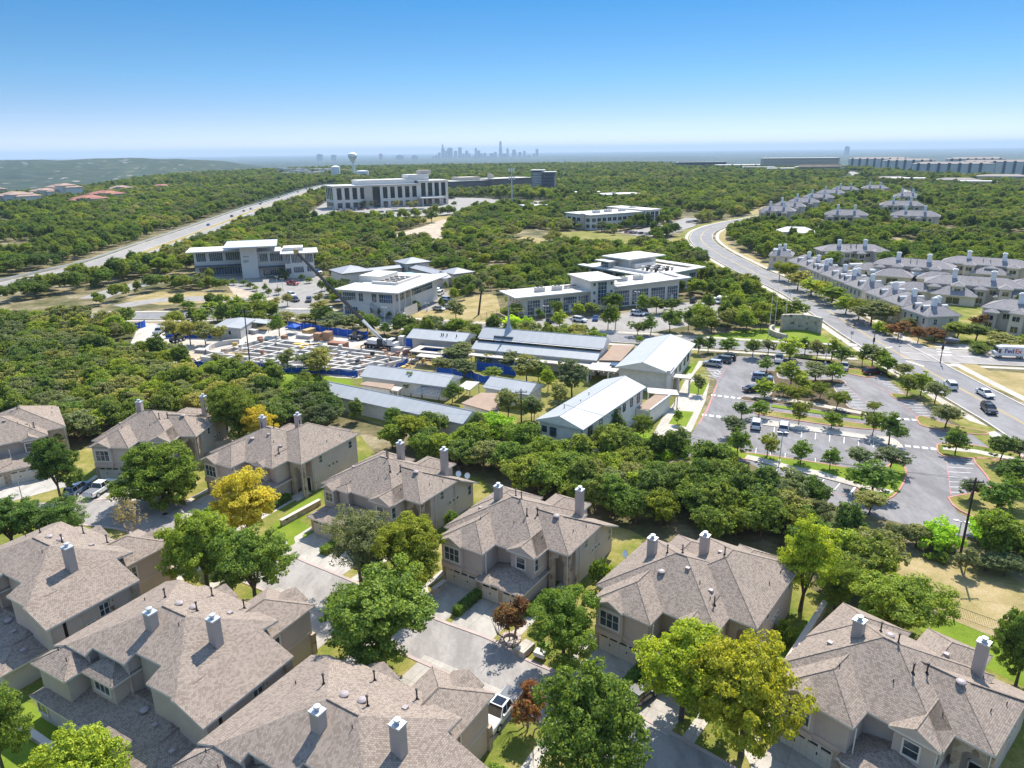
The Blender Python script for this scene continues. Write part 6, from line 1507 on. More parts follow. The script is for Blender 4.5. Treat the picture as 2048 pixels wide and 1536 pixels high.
# ---- low brown shop behind it, dark hotel
t = thing('warehouse', 'long low brown commercial building beyond the car park, left of the blue-grey hotel', 'building', (-76, 960, 0), R(38))
block(t, 0, 0, 60, 30, -2, 14, 'office_brown'); block(t, 60, -8, 130, 26, -2, 15.5, 'office_brown'); block(t, 20, 5, 50, 30, 14, 19, 'office_tan', 'roof_box'); slabroof(t, -1, -1, 60.5, 30, 14.8, 0.7, 'roof_membrane'); slabroof(t, 60, -9, 131, 27, 16.3, 0.7, 'roof_membrane'); block(t, 66, 4, 72, 10, 16, 22, 'office_tan', 'tower')
footprint(t, 0, -8, 131, 30)
t = thing('hotel', 'blue-grey hotel block with a pale striped face and a white sloping roof', 'building', (28, 950, 0), R(-8))
block(t, 0, 0, 14, 24, -2, 27, 'steel_blue'); block(t, 14, -3, 30, 20, -2, 25, 'office_grey'); slabroof(t, -1.5, -1.5, 16, 26, 28, 0.8, 'roof_white'); slabroof(t, 13, -4, 31, 21, 25.8, 0.7, 'roof_white')
for i in range(6): glazing(t, '-y', 0, 1, 12.8, 2.0+i*4, 4.4+i*4, 8, 1, 'blue_glass', 'white_paint', bar=0.4)
for i in range(6): glazing(t, '-y', -3, 15.5, 28.5, 1.5+i*3.9, 3.3+i*3.9, 8, 1, 'dark_glass', 'office_grey', bar=0.5)
footprint(t, -2, -4, 31, 26)
# ---- white two-storey office by the curve
ang = math.atan2(28.3, 44.5); t = thing('office_building', 'white two-storey office with a dark glazed corner and cars parked in front', 'building', (54.5, 491.0, 0), ang)
block(t, 0, 0, 48, 28, -2, 9.6, 'office_white'); block(t, 48, -1.5, 62, 40, -2, 10.6, 'office_white'); slabroof(t, -0.8, -0.8, 48, 29, 10.1, 0.5, 'roof_white'); slabroof(t, 47.5, -2.2, 63, 41, 11.1, 0.5, 'roof_white')
m = MB(); m.box(-1.0, 6, -2, 0.2, 10, 10.6); m.build('pier', M['office_tan'], t)
for i in range(10):
    x = 1.2+i*4.6; glazing(t, '-y', 0, x, x+3.2, 5.2, 7.6, 2, 1, 'dark_glass', 'office_white'); glazing(t, '-y', 0, x, x+3.2, 1.2, 3.6, 2, 1, 'dark_glass', 'office_white')
for i in range(3): glazing(t, '-y', -1.5, 49.2+i*4.2, 52.4+i*4.2, 0.6, 9.6, 2, 4, 'dark_glass', 'white_paint')
for i in range(6): glazing(t, '+x', 62, 1+i*6, 5+i*6, 1, 9, 3, 3, 'dark_glass', 'office_white')
for i in range(5): glazing(t, '-x', 0, 1+i*5.2, 4.6+i*5.2, 5.2, 7.6, 2, 1, 'dark_glass', 'office_white'); glazing(t, '-x', 0, 1+i*5.2, 4.6+i*5.2, 1.2, 3.6, 2, 1, 'dark_glass', 'office_white')
for x, y in ((10, 8), (22, 10), (34, 9), (52, 18)): hvac(t, x, y, 10, 5, 3, 2)
footprint(t, -2, -3, 63, 41)
for lb, O, an, w, d, h, wm in (('small white flat-roofed building beyond the white two-storey office', (100, 762), 0.35, 44, 26, 7, 'office_white'), ('long low pale building in the trees, left of the small white building', (52, 850), 0.0, 55, 18, 5, 'office_tan'),
        ('low pale building in the trees right of the hotel', (13, 640), 0.3, 22, 14, 5.5, 'office_white')):
    t = thing('commercial_building', lb, 'building', (O[0], O[1], 0), an); block(t, 0, 0, w, d, -2, h, wm); slabroof(t, -0.8, -0.8, w*0.5, d+0.8, h+0.5, 0.5, 'roof_white'); slabroof(t, w*0.5, -0.8, w+0.8, d+0.8, h+0.45, 0.5, 'roof_membrane')
    hvac(t, w*0.3, d*0.4, h+0.5, 4, 3, 1.6)
    for i in range(int(w/6)): glazing(t, '-y', 0, 1.5+i*6, 5.5+i*6, 1.5, h-1.5, 3, 1, 'dark_glass', 'office_white')
    footprint(t, 0, 0, w, d)
# ================================================================ far buildings on the ridges
def far_block(label, u, vbase, dist, w, d, h, ang, wall, roof, rows, name='office_building', group=None, cols=1, hip=0.0, glass='dark_glass', strips=True):
    p = at(u, vbase); f = math.hypot(p.x, p.y)/dist; w *= f; d *= f; h *= f*0.88; t = thing(name, label, 'building', (p.x, p.y, 0), R(ang), group)
    block(t, 0, 0, w, d, -22, h, wall)
    if hip:
        m = MB(); m.hip(-1, -1, w+1, d+1, h, hip, 0.4); m.build('roof', [M[roof], M['fascia_grey'], M[wall]], t)
    else: slabroof(t, -1, -1, w+1, d+1, h+0.8, 0.8, roof)
    for i in range(rows):
        z0 = h*(i+0.3)/rows; z1 = h*(i+0.8)/rows
        glazing(t, '-y', 0, w*0.02, w*0.98, z0, z1, max(cols, 1), 1, glass, wall, bar=w/max(cols, 1)*0.35, out=0.2)
    EXC.append([(p.x+a_, p.y+b_) for a_, b_ in ((-5, -30), (w+5, -30-w*.25), (w+5, d+5), (-5, d+5))]); return t
far_block('dark glass office slab on the far ridge, leftmost of the ridge offices', 1354, 337, 1780, 112, 40, 15, -6, 'office_grey', 'roof_white', 3, cols=10)
far_block('low white-roofed office between the two dark offices on the far ridge', 1432, 339, 1700, 106, 50, 10, -12, 'office_tan', 'roof_white', 2, cols=12)
far_block('long parking deck with dark openings below the ridge offices', 1486, 345, 1560, 60, 40, 11, -14, 'office_tan', 'roof_membrane', 3, cols=6)
far_block('largest ridge office, with rows of small windows under a dark top band', 1524, 340, 1640, 150, 40, 26, -12, 'office_tan', 'roof_white', 4, cols=24)
far_block('white flat-roofed hall in front of the largest ridge office', 1534, 346, 1500, 70, 40, 9, -12, 'office_white', 'roof_white', 1, cols=5)
far_block('long banded parking deck at the right foot of the largest ridge office', 1594, 346, 1500, 76, 40, 12, -14, 'office_tan', 'roof_membrane', 3, cols=2)
far_block('small grey office at the right end of the ridge offices', 1662, 345, 1480, 22, 20, 9, -14, 'steel_blue', 'roof_white', 2, cols=4)
G = 'apartment blocks on the right-hand ridge'
plain('apt_roof', (0.27, 0.23, 0.20, 1), 0.9, 0.1, 0.1); plain('apt_wall', (0.6, 0.59, 0.57, 1), 0.85, 0.1, 0.1); plain('apt_blue', (0.08, 0.13, 0.16, 1), 0.8, 0.1, 0.1)
for u, vb, dist, w, h, an, lb in ((1697, 334, 1420, 95, 15, -20, 'grey apartment block at the left end of the ridge apartments'), (1768, 338, 1380, 75, 15, -16, 'apartment block second from the left on the right-hand ridge'),
        (1826, 346, 1280, 105, 15, -22, 'nearest apartment block on the ridge, its brown roof in front of the others'), (1895, 333, 1400, 80, 13, -20, 'apartment block behind the nearest one, roof showing above it'), (1918, 342, 1330, 92, 15, -26, 'apartment block at the right end of the ridge apartments')):
    t = far_block(lb, u, vb, dist, w, 22, h, an, 'apt_wall', 'apt_roof', 4, 'apartment_block', G, cols=int(w/5), hip=0.25)
    w *= math.hypot(*at(u, vb)[:2])/dist; h *= math.hypot(*at(u, vb)[:2])/dist
    for i in range(int(w/18)): block(t, 5+i*18, -1.2, 10+i*18, 0.2, -6, h-0.5, 'apt_blue', 'bay')
for u, vb, dist, w, d, h, an, lb, r_ in ((1750, 364, 960, 36, 18, 5, -18, 'low grey-roofed building left of its white-roofed neighbour near the far road', 'apt_roof'), (1786, 367, 940, 34, 20, 6, -18, 'low white-roofed building near the far road at right', 'roof_white'),
        (1874, 370, 900, 40, 18, 6, -20, 'low brown-roofed building in the trees right of the far road', 'apt_roof'), (1915, 374, 880, 34, 18, 6, -20, 'low pale-roofed building in the trees at far right', 'roof_membrane'), (1955, 366, 940, 46, 18, 8, -24, 'two-storey brown-roofed building near the right edge of the far woods', 'apt_roof')):
    far_block(lb, u, vb, dist, w, d, h, an, 'office_tan', r_, 1, 'commercial_building', None, cols=6, hip=0.2 if r_ == 'apt_roof' else 0)
# villas at the left
plain('roof_tile', (0.36, 0.155, 0.105, 1), 0.9, 0.15, 0.2); plain('roof_tile_brown', (0.36, 0.25, 0.19, 1), 0.9, 0.12, 0.2); plain('villa_white', (0.66, 0.63, 0.58, 1), 0.85, 0.06, 0.2)
for u, vb, dist, w, d, h, an, rm, wm, lb in ((-6, 414, 720, 52, 24, 9, -32, 'roof_tile_brown', 'villa_white', 'white arcaded villa at the left edge'), (62, 400, 840, 40, 18, 8, -28, 'roof_tile_brown', 'villa_white', 'pale villa with a brown roof between two larger villas'),
        (96, 398, 850, 48, 20, 11, -30, 'roof_tile_brown', 'villa_white', 'tall pale villa with two rows of dark windows'), (145, 412, 690, 34, 20, 6, -25, 'roof_tile', 'office_tan', 'red-roofed villa nearest to the wood'), (178, 401, 800, 42, 20, 6, -25, 'roof_tile', 'office_tan', 'long bright red roof behind the nearest red-roofed villa'),
        (221, 387, 950, 28, 16, 6, -20, 'roof_tile_brown', 'office_tan', 'brown-roofed house alone in the wood right of the villas'), (305, 381, 1120, 26, 14, 5, -18, 'roof_tile', 'office_tan', 'small red roof in the wood, rightmost of the villas'), (-30, 392, 880, 30, 16, 7, -30, 'roof_tile_brown', 'office_tan', 'brown roof behind the white arcaded villa')):
    p = at(u, vb); w *= 0.95; h *= 1.35; t = thing('villa', lb, 'house', (p.x, p.y, p.z), R(an), 'villas in the wood at the left')
    for (x0, y0, x1, y1, k) in ((0, 0, w, d, 1.0), (w*0.1, -5, w*0.35, d*0.6, 0.8), (w*0.62, -4, w*0.92, d*0.7, 1.15)):
        m = MB(); m.hip(x0-1, y0-1, x1+1, y1+1, h*k, 0.32, 0.3); m.build('roof', [M[rm], M['fascia'], M[wm]], t); block(t, x0, y0, x1, y1, -25, h*k-0.3, wm)
    for i in range(int(w/4.2)): glazing(t, '-y', 0 if not (w*0.1 < 1+i*4.2 < w*0.35) else -5, 1+i*4.2, 3.4+i*4.2, h*0.15, h*0.6, 1, 1, 'dark_glass', 'villa_white')
    EXC.append([(p.x+a_, p.y+b_) for a_, b_ in ((-3, -16), (w+2, -24), (w+2, d+2), (-3, d+2))])
# water tower, town beyond, mast
p = bearing(708, 351, 1620); t = thing('water_tower', 'white water tower with a flared tank on a slender stem above the far wood', 'tower', (p.x, p.y, p.z), 0)
m = MB(); m.lathe(0, 0, [(6.5, -14), (3.2, 2), (2.6, 10), (2.6, 27)], 16); m.build('stem', M['white_paint'], t, True)
m = MB(); m.lathe(0, 0, [(2.6, 26), (5, 31), (9.6, 38.5), (10.0, 41), (8.6, 44), (4.5, 46.5), (0, 47.4)], 20); m.build('tank', M['white_paint'], t, True)
G = 'white flat-roofed houses beyond the far wood'
rg = random.Random(21)
spots = [(555+i*10.5, 343+rg.uniform(-1.5, 2.5)) for i in range(8)]+[(640+i*9, 346+rg.uniform(-2, 1.5)) for i in range(6)]+[(562+i*13, 350+rg.uniform(-1, 1)) for i in range(6)]
for i, (u, v) in enumerate(spots):
    p = bearing(u, v, 1980-(v-343)*30); w = rg.uniform(16, 28); h = rg.uniform(5, 9)
    t = thing('house', 'small white flat-roofed house in the pale cluster beyond the far wood', 'house', (p.x, p.y, p.z), rg.uniform(-0.6, 0.2), G)
    block(t, 0, 0, w, 12, -14, h, 'villa_white'); slabroof(t, -0.5, -0.5, w+0.5, 12.5, h+0.5, 0.4, rg.choice(['roof_tile_brown', 'roof_white', 'roof_membrane']))
for u, w, h, lb in ((672, 18, 16, 'white cylindrical-looking tower block left of the water tower'), (725, 26, 8, 'white domed tank house right of the water tower')):
    p = bearing(u, 350, 1560); t = thing('storage_tank', lb, 'tank', (p.x, p.y, p.z), 0); m = MB(); m.lathe(0, 0, [(w/2, -10), (w/2, h), (w/4, h*1.12), (0, h*1.16)], 20); m.build('tank', M['white_paint'], t, True)
p = at(1024, 416); t = thing('radio_mast', 'tall grey mobile phone mast with two rings of aerials', 'mast', (p.x, p.y, 0), 0)
d_ = math.hypot(p.x, p.y); hz = bearing(1024, 337, d_).z
m = MB(); m.tube((0, 0, 0), (0, 0, hz), 0.9, 0.5, 10); m.build('pole', M['galvanised'], t)
for z in (hz-1.5, hz-8.5):
    m = MB(); m.tube((0, 0, z-0.3), (0, 0, z+0.3), 2.6, 2.6, 10); m.build('platform', M['galvanised'], t)
    for i in range(8):
        q = MB(); an = i*math.pi/4; q.obox(2.9*math.cos(an), 2.9*math.sin(an), z-1.6, z+1.8, 0.4, 0.7, an); q.build('aerial', M['white_paint'], t)
p = bearing(1128, 352, 1240); t = thing('radio_mast', 'thin distant mast beside the hotel', 'mast', (p.x, p.y, p.z), 0); m = MB(); m.tube((0, 0, -5), (0, 0, 26), 0.5, 0.3, 6); m.build('pole', M['galvanised'], t)
# ================================================================ the skyline
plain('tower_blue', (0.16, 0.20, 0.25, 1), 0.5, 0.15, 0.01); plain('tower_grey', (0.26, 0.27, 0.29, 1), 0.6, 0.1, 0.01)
SK = (850, 270, 1110, 330); G = 'distant city towers on the horizon'
ks = 2048/260.0
for i, (x0, x1, yt, cap) in enumerate(((268, 300, 135, 'spire'), (262, 315, 205, ''), (205, 250, 275, ''), (320, 352, 245, ''), (355, 438, 200, 'flat'), (460, 512, 248, ''), (528, 582, 190, 'crown'), (590, 625, 290, ''), (632, 690, 245, 'step'), (690, 722, 292, ''), (786, 822, 195, 'taper'), (826, 872, 242, ''), (872, 918, 288, ''), (925, 965, 280, ''), (1022, 1080, 285, ''), (1085, 1132, 265, ''), (1168, 1218, 98, 'step'), (1222, 1280, 290, ''), (1284, 1322, 200, 'taper'), (1368, 1440, 228, 'step'), (1472, 1520, 268, ''), (1545, 1585, 250, ''), (1610, 1660, 320, ''), (1702, 1730, 290, ''), (1742, 1786, 218, 'crown'), (110, 150, 335, ''), (160, 200, 320, ''), (750, 785, 320, ''), (970, 1010, 330, ''))):
    u0, u1, vt = 850+x0/ks, 850+x1/ks, 270+yt/ks; D = 15500+(i*37 % 11)*90
    A, B, T = bearing(u0, 315, D), bearing(u1, 315, D), bearing((u0+u1)/2, vt, D); w = (B-A).length
    t = thing('skyscraper', 'hazy blue tower of the distant city skyline, too far off for detail', 'tower', ((A.x+B.x)/2, (A.y+B.y)/2, -85), 0, G)
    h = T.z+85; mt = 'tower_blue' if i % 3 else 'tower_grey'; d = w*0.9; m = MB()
    if cap == 'spire': m.box(-w/2, -d/2, 0, w/2, d/2, h*0.72); m.box(-w*0.35, -d/3, h*0.72, w*0.05, d/3, h*0.92); m.box(w*0.1, -d/3, h*0.72, w*0.36, d/3, h)
    elif cap == 'step': m.box(-w/2, -d/2, 0, w/2, d/2, h*0.62); m.box(-w*0.42, -d*.42, h*0.62, w*0.36, d*.42, h*0.9); m.box(-w*0.3, -d*.3, h*0.9, w*0.3, d*.3, h)
    elif cap == 'taper': m.box(-w/2, -d/2, 0, w/2, d/2, h*0.85); m.lathe(0, 0, [(w*0.48, h*0.85), (w*0.3, h*0.94), (0, h)], 10)
    elif cap == 'crown': m.box(-w/2, -d/2, 0, w/2, d/2, h*0.93); m.box(-w*0.45, -d*.4, h*0.93, -w*0.1, d*.4, h); m.box(w*0.12, -d*.4, h*0.93, w*0.42, d*.4, h*0.98)
    else: m.box(-w/2, -d/2, 0, w/2, d/2, h*0.96); m.box(-w*0.3, -d*.3, h*0.96, w*0.25, d*.3, h)
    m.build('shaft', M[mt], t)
for i, (u, w, vt) in enumerate(((640, 50, 309), (668, 45, 310.5), (762, 30, 308), (800, 70, 311), (830, 60, 311.5), (1692, 30, 293.5))):
    D = 13500+i*150; A, T = bearing(u, 316, D), bearing(u, vt, D)
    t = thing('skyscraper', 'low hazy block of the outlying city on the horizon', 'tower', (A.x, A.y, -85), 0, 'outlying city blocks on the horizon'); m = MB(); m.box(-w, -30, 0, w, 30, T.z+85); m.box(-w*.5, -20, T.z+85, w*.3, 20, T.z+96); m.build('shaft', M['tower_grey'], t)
# ================================================================ grey-roofed town houses on the right
plain('row_wall', (0.60, 0.54, 0.455, 1), 0.9, 0.08, 0.4, fine=0.06, fscale=3)
plain('row_wall_grey', (0.52, 0.47, 0.41, 1), 0.9, 0.08, 0.4, fine=0.06, fscale=3)
plain('chim_white', (0.74, 0.74, 0.74, 1), 0.7, 0.05, 0.6)
def row_chimney(t, x, y, zb, zt, w=1.25):
    m = MB(); m.box(x-w/2, y-w*.4, zb, x+w/2, y+w*.4, zt-0.5); m.box(x-w*0.58, y-w*.48, zt-0.5, x+w*0.58, y+w*.48, zt-0.15); m.box(x-w*0.4, y-w*.3, zt-0.15, x+w*0.4, y+w*.3, zt+0.1)
    m.build('chimney', M['chim_white'], t)
def row_dormer(t, x, y, z, sx, r=0.8, L=2.4):
    """barrel-topped dormer looking along sx"""
    m = MB(); n = 8
    P = [(math.cos(math.pi*i/n)*r, math.sin(math.pi*i/n)*r) for i in range(n+1)]
    for (a, b), (c, d) in zip(P[:-1], P[1:]):
        m.face([(x, y+a, z+0.5+b), (x, y+c, z+0.5+d), (x-sx*L, y+c, z+0.5+d), (x-sx*L, y+a, z+0.5+b)], 0)
    m.face([(x, y+a, z+0.5+b) for a, b in P]+[(x, y-r, z-0.6), (x, y+r, z-0.6)], 1)
    for s in (-1, 1): m.face([(x, y+s*r, z-0.6), (x, y+s*r, z+0.5), (x-sx*L, y+s*r, z+0.5), (x-sx*L, y+s*r, z-0.6)], 1)
    o = m.build('dormer', [M['roof_white'], M['row_wall_grey']], t)
    g = MB(); g.face([(x+sx*0.03, y-0.4, z-0.3), (x+sx*0.03, y+0.4, z-0.3), (x+sx*0.03, y+0.4, z+0.7), (x+sx*0.03, y-0.4, z+0.7)]); g.build('window', M['dark_glass'], o)
def row_unit(label, loc, rot, two=False):
    """gable-end unit of the row: 10 m wide, ridge running back, dormers on both sides, chimney in front"""
    t = thing('row_house', label, 'house', loc, rot, 'grey-roofed row houses along the main road')
    m = MB(); m.hip(-5.2, 0, 5.2, 12.6, 6.0, 0.62, 0.3); m.build('roof', [M['grey_shingle'], M['fascia'], M['row_wall']], t)
    block(t, -4.7, 0.5, 4.7, 12.2, -1, 5.8, 'row_wall')
    for k in ((-1.0, 1.2) if two else (0.2,)): row_chimney(t, k, 4.0 if k != 1.2 else 5.6, 7.4, 10.6)
    row_dormer(t, -3.8, 5.0, 7.0, -1); row_dormer(t, 3.8, 5.0, 7.0, 1)
    if two: row_dormer(t, -3.8, 8.6, 7.0, -1)
    for y in (2.2, 5.0, 7.8, 10.6):
        for z in (4.3, 1.5): glazing(t, '-x', -4.7, y-0.4, y+0.4, z-0.8, z+0.8, 1, 2, 'dark_glass', 'trim_cream')
    for x in (-2.4, 2.4): glazing(t, '-y', 0.5, x-0.5, x+0.5, 3.5, 5.1, 2, 2, 'dark_glass', 'trim_cream')
    return t
YS = [197.0, 210.5, 222.0, 237.5, 248.6, 259.0, 272.6, 283.5, 293.4]
u0 = None
for i, y in enumerate(YS):
    lb = 'row house with a white chimney, %s from the near end of the roadside row' % ORD[i]
    if i in (0, 4, 6): row_unit(lb, (123.2+i*0.15, y, 0), R(6 if i == 0 else 2), True)
    else: row_unit(lb, (123.2+i*0.15, y, 0), R(2))
EXC.append([(112, 190), (135, 190), (135, 310), (112, 310)])
def row_block(label, loc, rot, L=30.0, group='long grey-roofed blocks behind the roadside row', far=False, name='row_block'):
    t = thing(name, label, 'house', loc, rot, group)
    m = MB(); m.hip(0, 0, L, 11.5, 6.2, 0.42, 0.3); m.build('roof', [M['grey_shingle'], M['fascia'], M['row_wall']], t); block(t, 0.6, 0.6, L-0.6, 10.9, -1, 6.0, 'row_wall')
    n = max(2, round(L/8))
    for i in range(n):
        x = 1.2+i*(L-2.4)/n; w = (L-2.4)/n*0.62; y0 = -2.2-(i % 2)*1.6; h = 6.25 if i % 2 else 5.4
        m = MB(); m.hip(x, y0, x+w, 4.5, h, 0.45, 0.28); m.build('roof', [M['grey_shingle'], M['fascia'], M['row_wall']], t); block(t, x+0.45, y0+0.45, x+w-0.45, 4.0, -1, h-0.2, 'row_wall' if i % 2 else 'row_wall_grey')
        glazing(t, '-y', y0+0.45, x+1.2, x+w-1.2, h-2.4, h-0.9, 2, 1, 'dark_glass', 'trim_cream'); glazing(t, '-y', y0+0.45, x+1.2, x+w-1.2, 0.6, 2.4, 2, 1, 'dark_glass', 'trim_cream')
        if i < n-1: glazing(t, '-y', 0.6, x+w+0.5, x+(L-2.4)/n-0.2, 3.4, 5.0, 2, 1, 'dark_glass', 'trim_cream')
    for k in (0.3, 0.68): row_chimney(t, L*k, 4.4, 7.6, 10.9, 1.5)
    if not far:
        for k in (0.46, 0.54): row_dormer(t, L*k, 3.4, 7.8, 0.0001)
    for y in (2.5, 6, 9):
        glazing(t, '-x', 0.6, y-0.6, y+0.6, 3.4, 5.0, 1, 1, 'dark_glass', 'trim_cream')
    c, s = math.cos(rot), math.sin(rot)
    EXC.append([(loc[0]+c*a-s*b, loc[1]+s*a+c*b) for a, b in ((-3, -6 if not far else -20), (L+3, -6 if not far else -20), (L+3, 14), (-3, 14))])
    return t
row_block('grey-roofed block with two white chimneys, farthest back behind the row, at the wood', (144, 331, 0), R(-4), 31)
row_block('grey-roofed block with two white chimneys, just behind the middle of the row', (149, 293, 0), R(-38), 29)
row_block('grey-roofed block with dormers and two chimneys at the wood edge on the right', (178, 295, 0), R(-38), 32)
row_block('grey-roofed block with two white chimneys, centre of the group behind the row', (146, 249, 0), R(-30), 30)
row_block('grey-roofed block low at the right edge, nearest to the cross street', (140, 208, 0), R(-48), 30)
row_block('grey-roofed block at the right edge above the nearest block', (168, 240, 0), R(-36), 30)
row_block('grey-roofed block at the right edge, cut by the photo beside the wood', (196, 264, 0), R(-36), 30)
for lb, u, v, w in (('low hipped garage block with a white vault roof between the row and the blocks', 1785, 566, 12), ('low hipped garage block in the centre of the grey-roofed group', 1905, 605, 12), ('low hipped garage block under the dormered block at right', 1978, 562, 12), ('low hipped garage block behind the far end of the roadside row', 1668, 524, 12), ('low hipped garage block behind the middle of the roadside row', 1742, 553, 12), ('low hipped garage block between two chimneyed blocks in the centre', 1872, 573, 12), ('low hipped garage block above the nearest block at the right edge', 2030, 612, 12), ('low hipped garage block behind the near end of the roadside row', 1832, 596, 12)):
    p = at(u, v, 0); t = thing('garage_block', lb, 'garage', (p.x, p.y, 0), R(-34), 'low garage blocks among the grey roofs')
    m = MB(); m.hip(-7, -5, 7, 5, 3.4, 0.5, 0.3); m.build('roof', [M['grey_shingle'], M['fascia'], M['row_wall']], t); block(t, -6.5, -4.5, 6.5, 4.5, -1, 3.2, 'row_wall'); glazing(t, '-y', -4.5, -2, 2, 0.4, 2.6, 2, 1, 'dark_glass', 'trim_cream')
    m = MB(); m.tube((-9.5, 3, 3.2), (-5.0, 6.5, 3.2), 1.3, 1.3, 12); m.build('vault_roof', M['roof_white'], t)
t = row_unit('detached grey-roofed house with two white chimneys between the road trees', (120.5, 318.5, 0), R(-25), True)
EXC.append([(110, 312), (132, 312), (132, 334), (110, 334)])
# farther rows up the hill
G = 'grey-roofed blocks climbing the hill at far right'
FR = [(1514, 444, 24, -30, 'nearest grey-roofed block of the hillside row, beside the curve'), (1540, 434, 24, -25, 'grey-roofed block second up the hillside row'), (1572, 424, 24, -25, 'grey-roofed block third up the hillside row'), (1602, 413, 26, -25, 'grey-roofed block fourth up the hillside row'),
      (1630, 403, 26, -25, 'grey-roofed block fifth up the hillside row'), (1662, 395, 26, -22, 'grey-roofed block at the top of the hillside row'), (1645, 454, 26, -25, 'brown-roofed block alone among trees right of the hillside row'), (1757, 432, 30, -22, 'grey-roofed block right of the lone brown one'),
      (1776, 456, 28, -30, 'grey-roofed block nearest to the yellow clearing'), (1785, 411, 22, -22, 'small grey-roofed block below the far road'), (1722, 392, 26, -18, 'grey-roofed block just below the far road bend')]
for u, v, L, an, lb in FR:
    p = at(u, v, 0); row_block(lb, (p.x, p.y, 0), R(an), L, G, True).scale = (1.05, 1.05, 1.35)
for u, v, lb in ((1550, 476, 'white metal-roofed clubhouse among the trees by the curve'), (1522, 483, 'small white metal-roofed pavilion left of the clubhouse')):
    p = at(u, v, 0); w = 22 if u == 1550 else 8; t = thing('clubhouse' if w > 10 else 'pavilion', lb, 'building', (p.x, p.y, 0), R(-22)); m = MB(); m.hip(0, 0, w, w*0.55, 3.8, 0.45, 0.3); m.build('roof', [M['roof_white'], M['fascia_grey'], M['row_wall']], t); block(t, 0.8, 0.8, w-0.8, w*0.55-0.8, -1, 3.6, 'wall_pale')
    if w > 10:
        m = MB(); m.hip(w*0.55, -5, w, 6, 3.9, 0.45, 0.3); m.build('roof', [M['roof_white'], M['fascia_grey'], M['row_wall']], t); block(t, w*0.55+0.8, -4.2, w-0.8, 3, -1, 3.6, 'wall_pale')
    footprint(t, -2, -6, w+2, 14)
# ================================================================ vehicles
def paintm(name, col, metal=0.0):
    t = NT(name); n = t.noise(0.8, 3, 0.6, t.node('ShaderNodeTexCoord').outputs['Object'])
    c = t.ramp(n, [(0.3, scale_c(col, 0.93)), (0.7, scale_c(col, 1.05))]); m = t.finish(c, 0.28, metal, 0.5)
    b = [x for x in t.n if x.type == 'BSDF_PRINCIPLED'][0]; b.inputs['Coat Weight'].default_value = 0.5; b.inputs['Coat Roughness'].default_value = 0.08
    MATS[name] = m
for nm, c, mt in (('car_white', (0.74, 0.74, 0.73, 1), 0), ('car_silver', (0.42, 0.44, 0.46, 1), 0.4), ('car_black', (0.012, 0.012, 0.014, 1), 0), ('car_grey', (0.10, 0.105, 0.115, 1), 0.3), ('car_blue', (0.04, 0.13, 0.36, 1), 0.2), ('car_red', (0.33, 0.02, 0.022, 1), 0.1), ('car_maroon', (0.085, 0.012, 0.016, 1), 0.1), ('car_steel', (0.18, 0.25, 0.34, 1), 0.4)): paintm(nm, c, mt)
plain('lamp_red', (0.45, 0.015, 0.012, 1), 0.3, 0.1, 2); plain('lamp_clear', (0.75, 0.76, 0.78, 1), 0.15, 0.05, 2); plain('bed_cover', (0.17, 0.175, 0.185, 1), 0.7, 0.1, 1.5)
# side profiles: lower body outline (x,z); greenhouse: bottom and top outline (x at belt, x at roof)
CARS = {'sedan': dict(L=4.8, W=1.82, body=[(-2.4, .35), (-2.4, .85), (-2.3, .98), (-1.6, 1.0), (1.05, .98), (2.1, .84), (2.38, .70), (2.4, .35)], cab=(-1.75, 1.15, -1.05, 0.35, .97, 1.43), wb=1.4, r=.33),
        'suv': dict(L=4.8, W=1.92, body=[(-2.38, .4), (-2.4, .95), (-2.34, 1.08), (1.15, 1.08), (2.15, .98), (2.38, .82), (2.4, .4)], cab=(-2.3, 1.2, -2.0, 0.45, 1.07, 1.72), wb=1.42, r=.38),
        'van': dict(L=5.1, W=1.95, body=[(-2.53, .4), (-2.55, 1.0), (-2.5, 1.1), (1.5, 1.1), (2.3, .95), (2.53, .8), (2.55, .4)], cab=(-2.48, 1.75, -2.35, 0.8, 1.09, 1.85), wb=1.5, r=.36),
        'pickup': dict(L=5.8, W=2.0, body=[(-2.9, .5), (-2.92, 1.15), (-0.75, 1.15), (-0.7, 1.18), (1.55, 1.16), (2.7, 1.08), (2.9, .9), (2.9, .5)], cab=(-0.8, 1.45, -0.6, 0.75, 1.15, 1.85), wb=1.85, r=.42)}
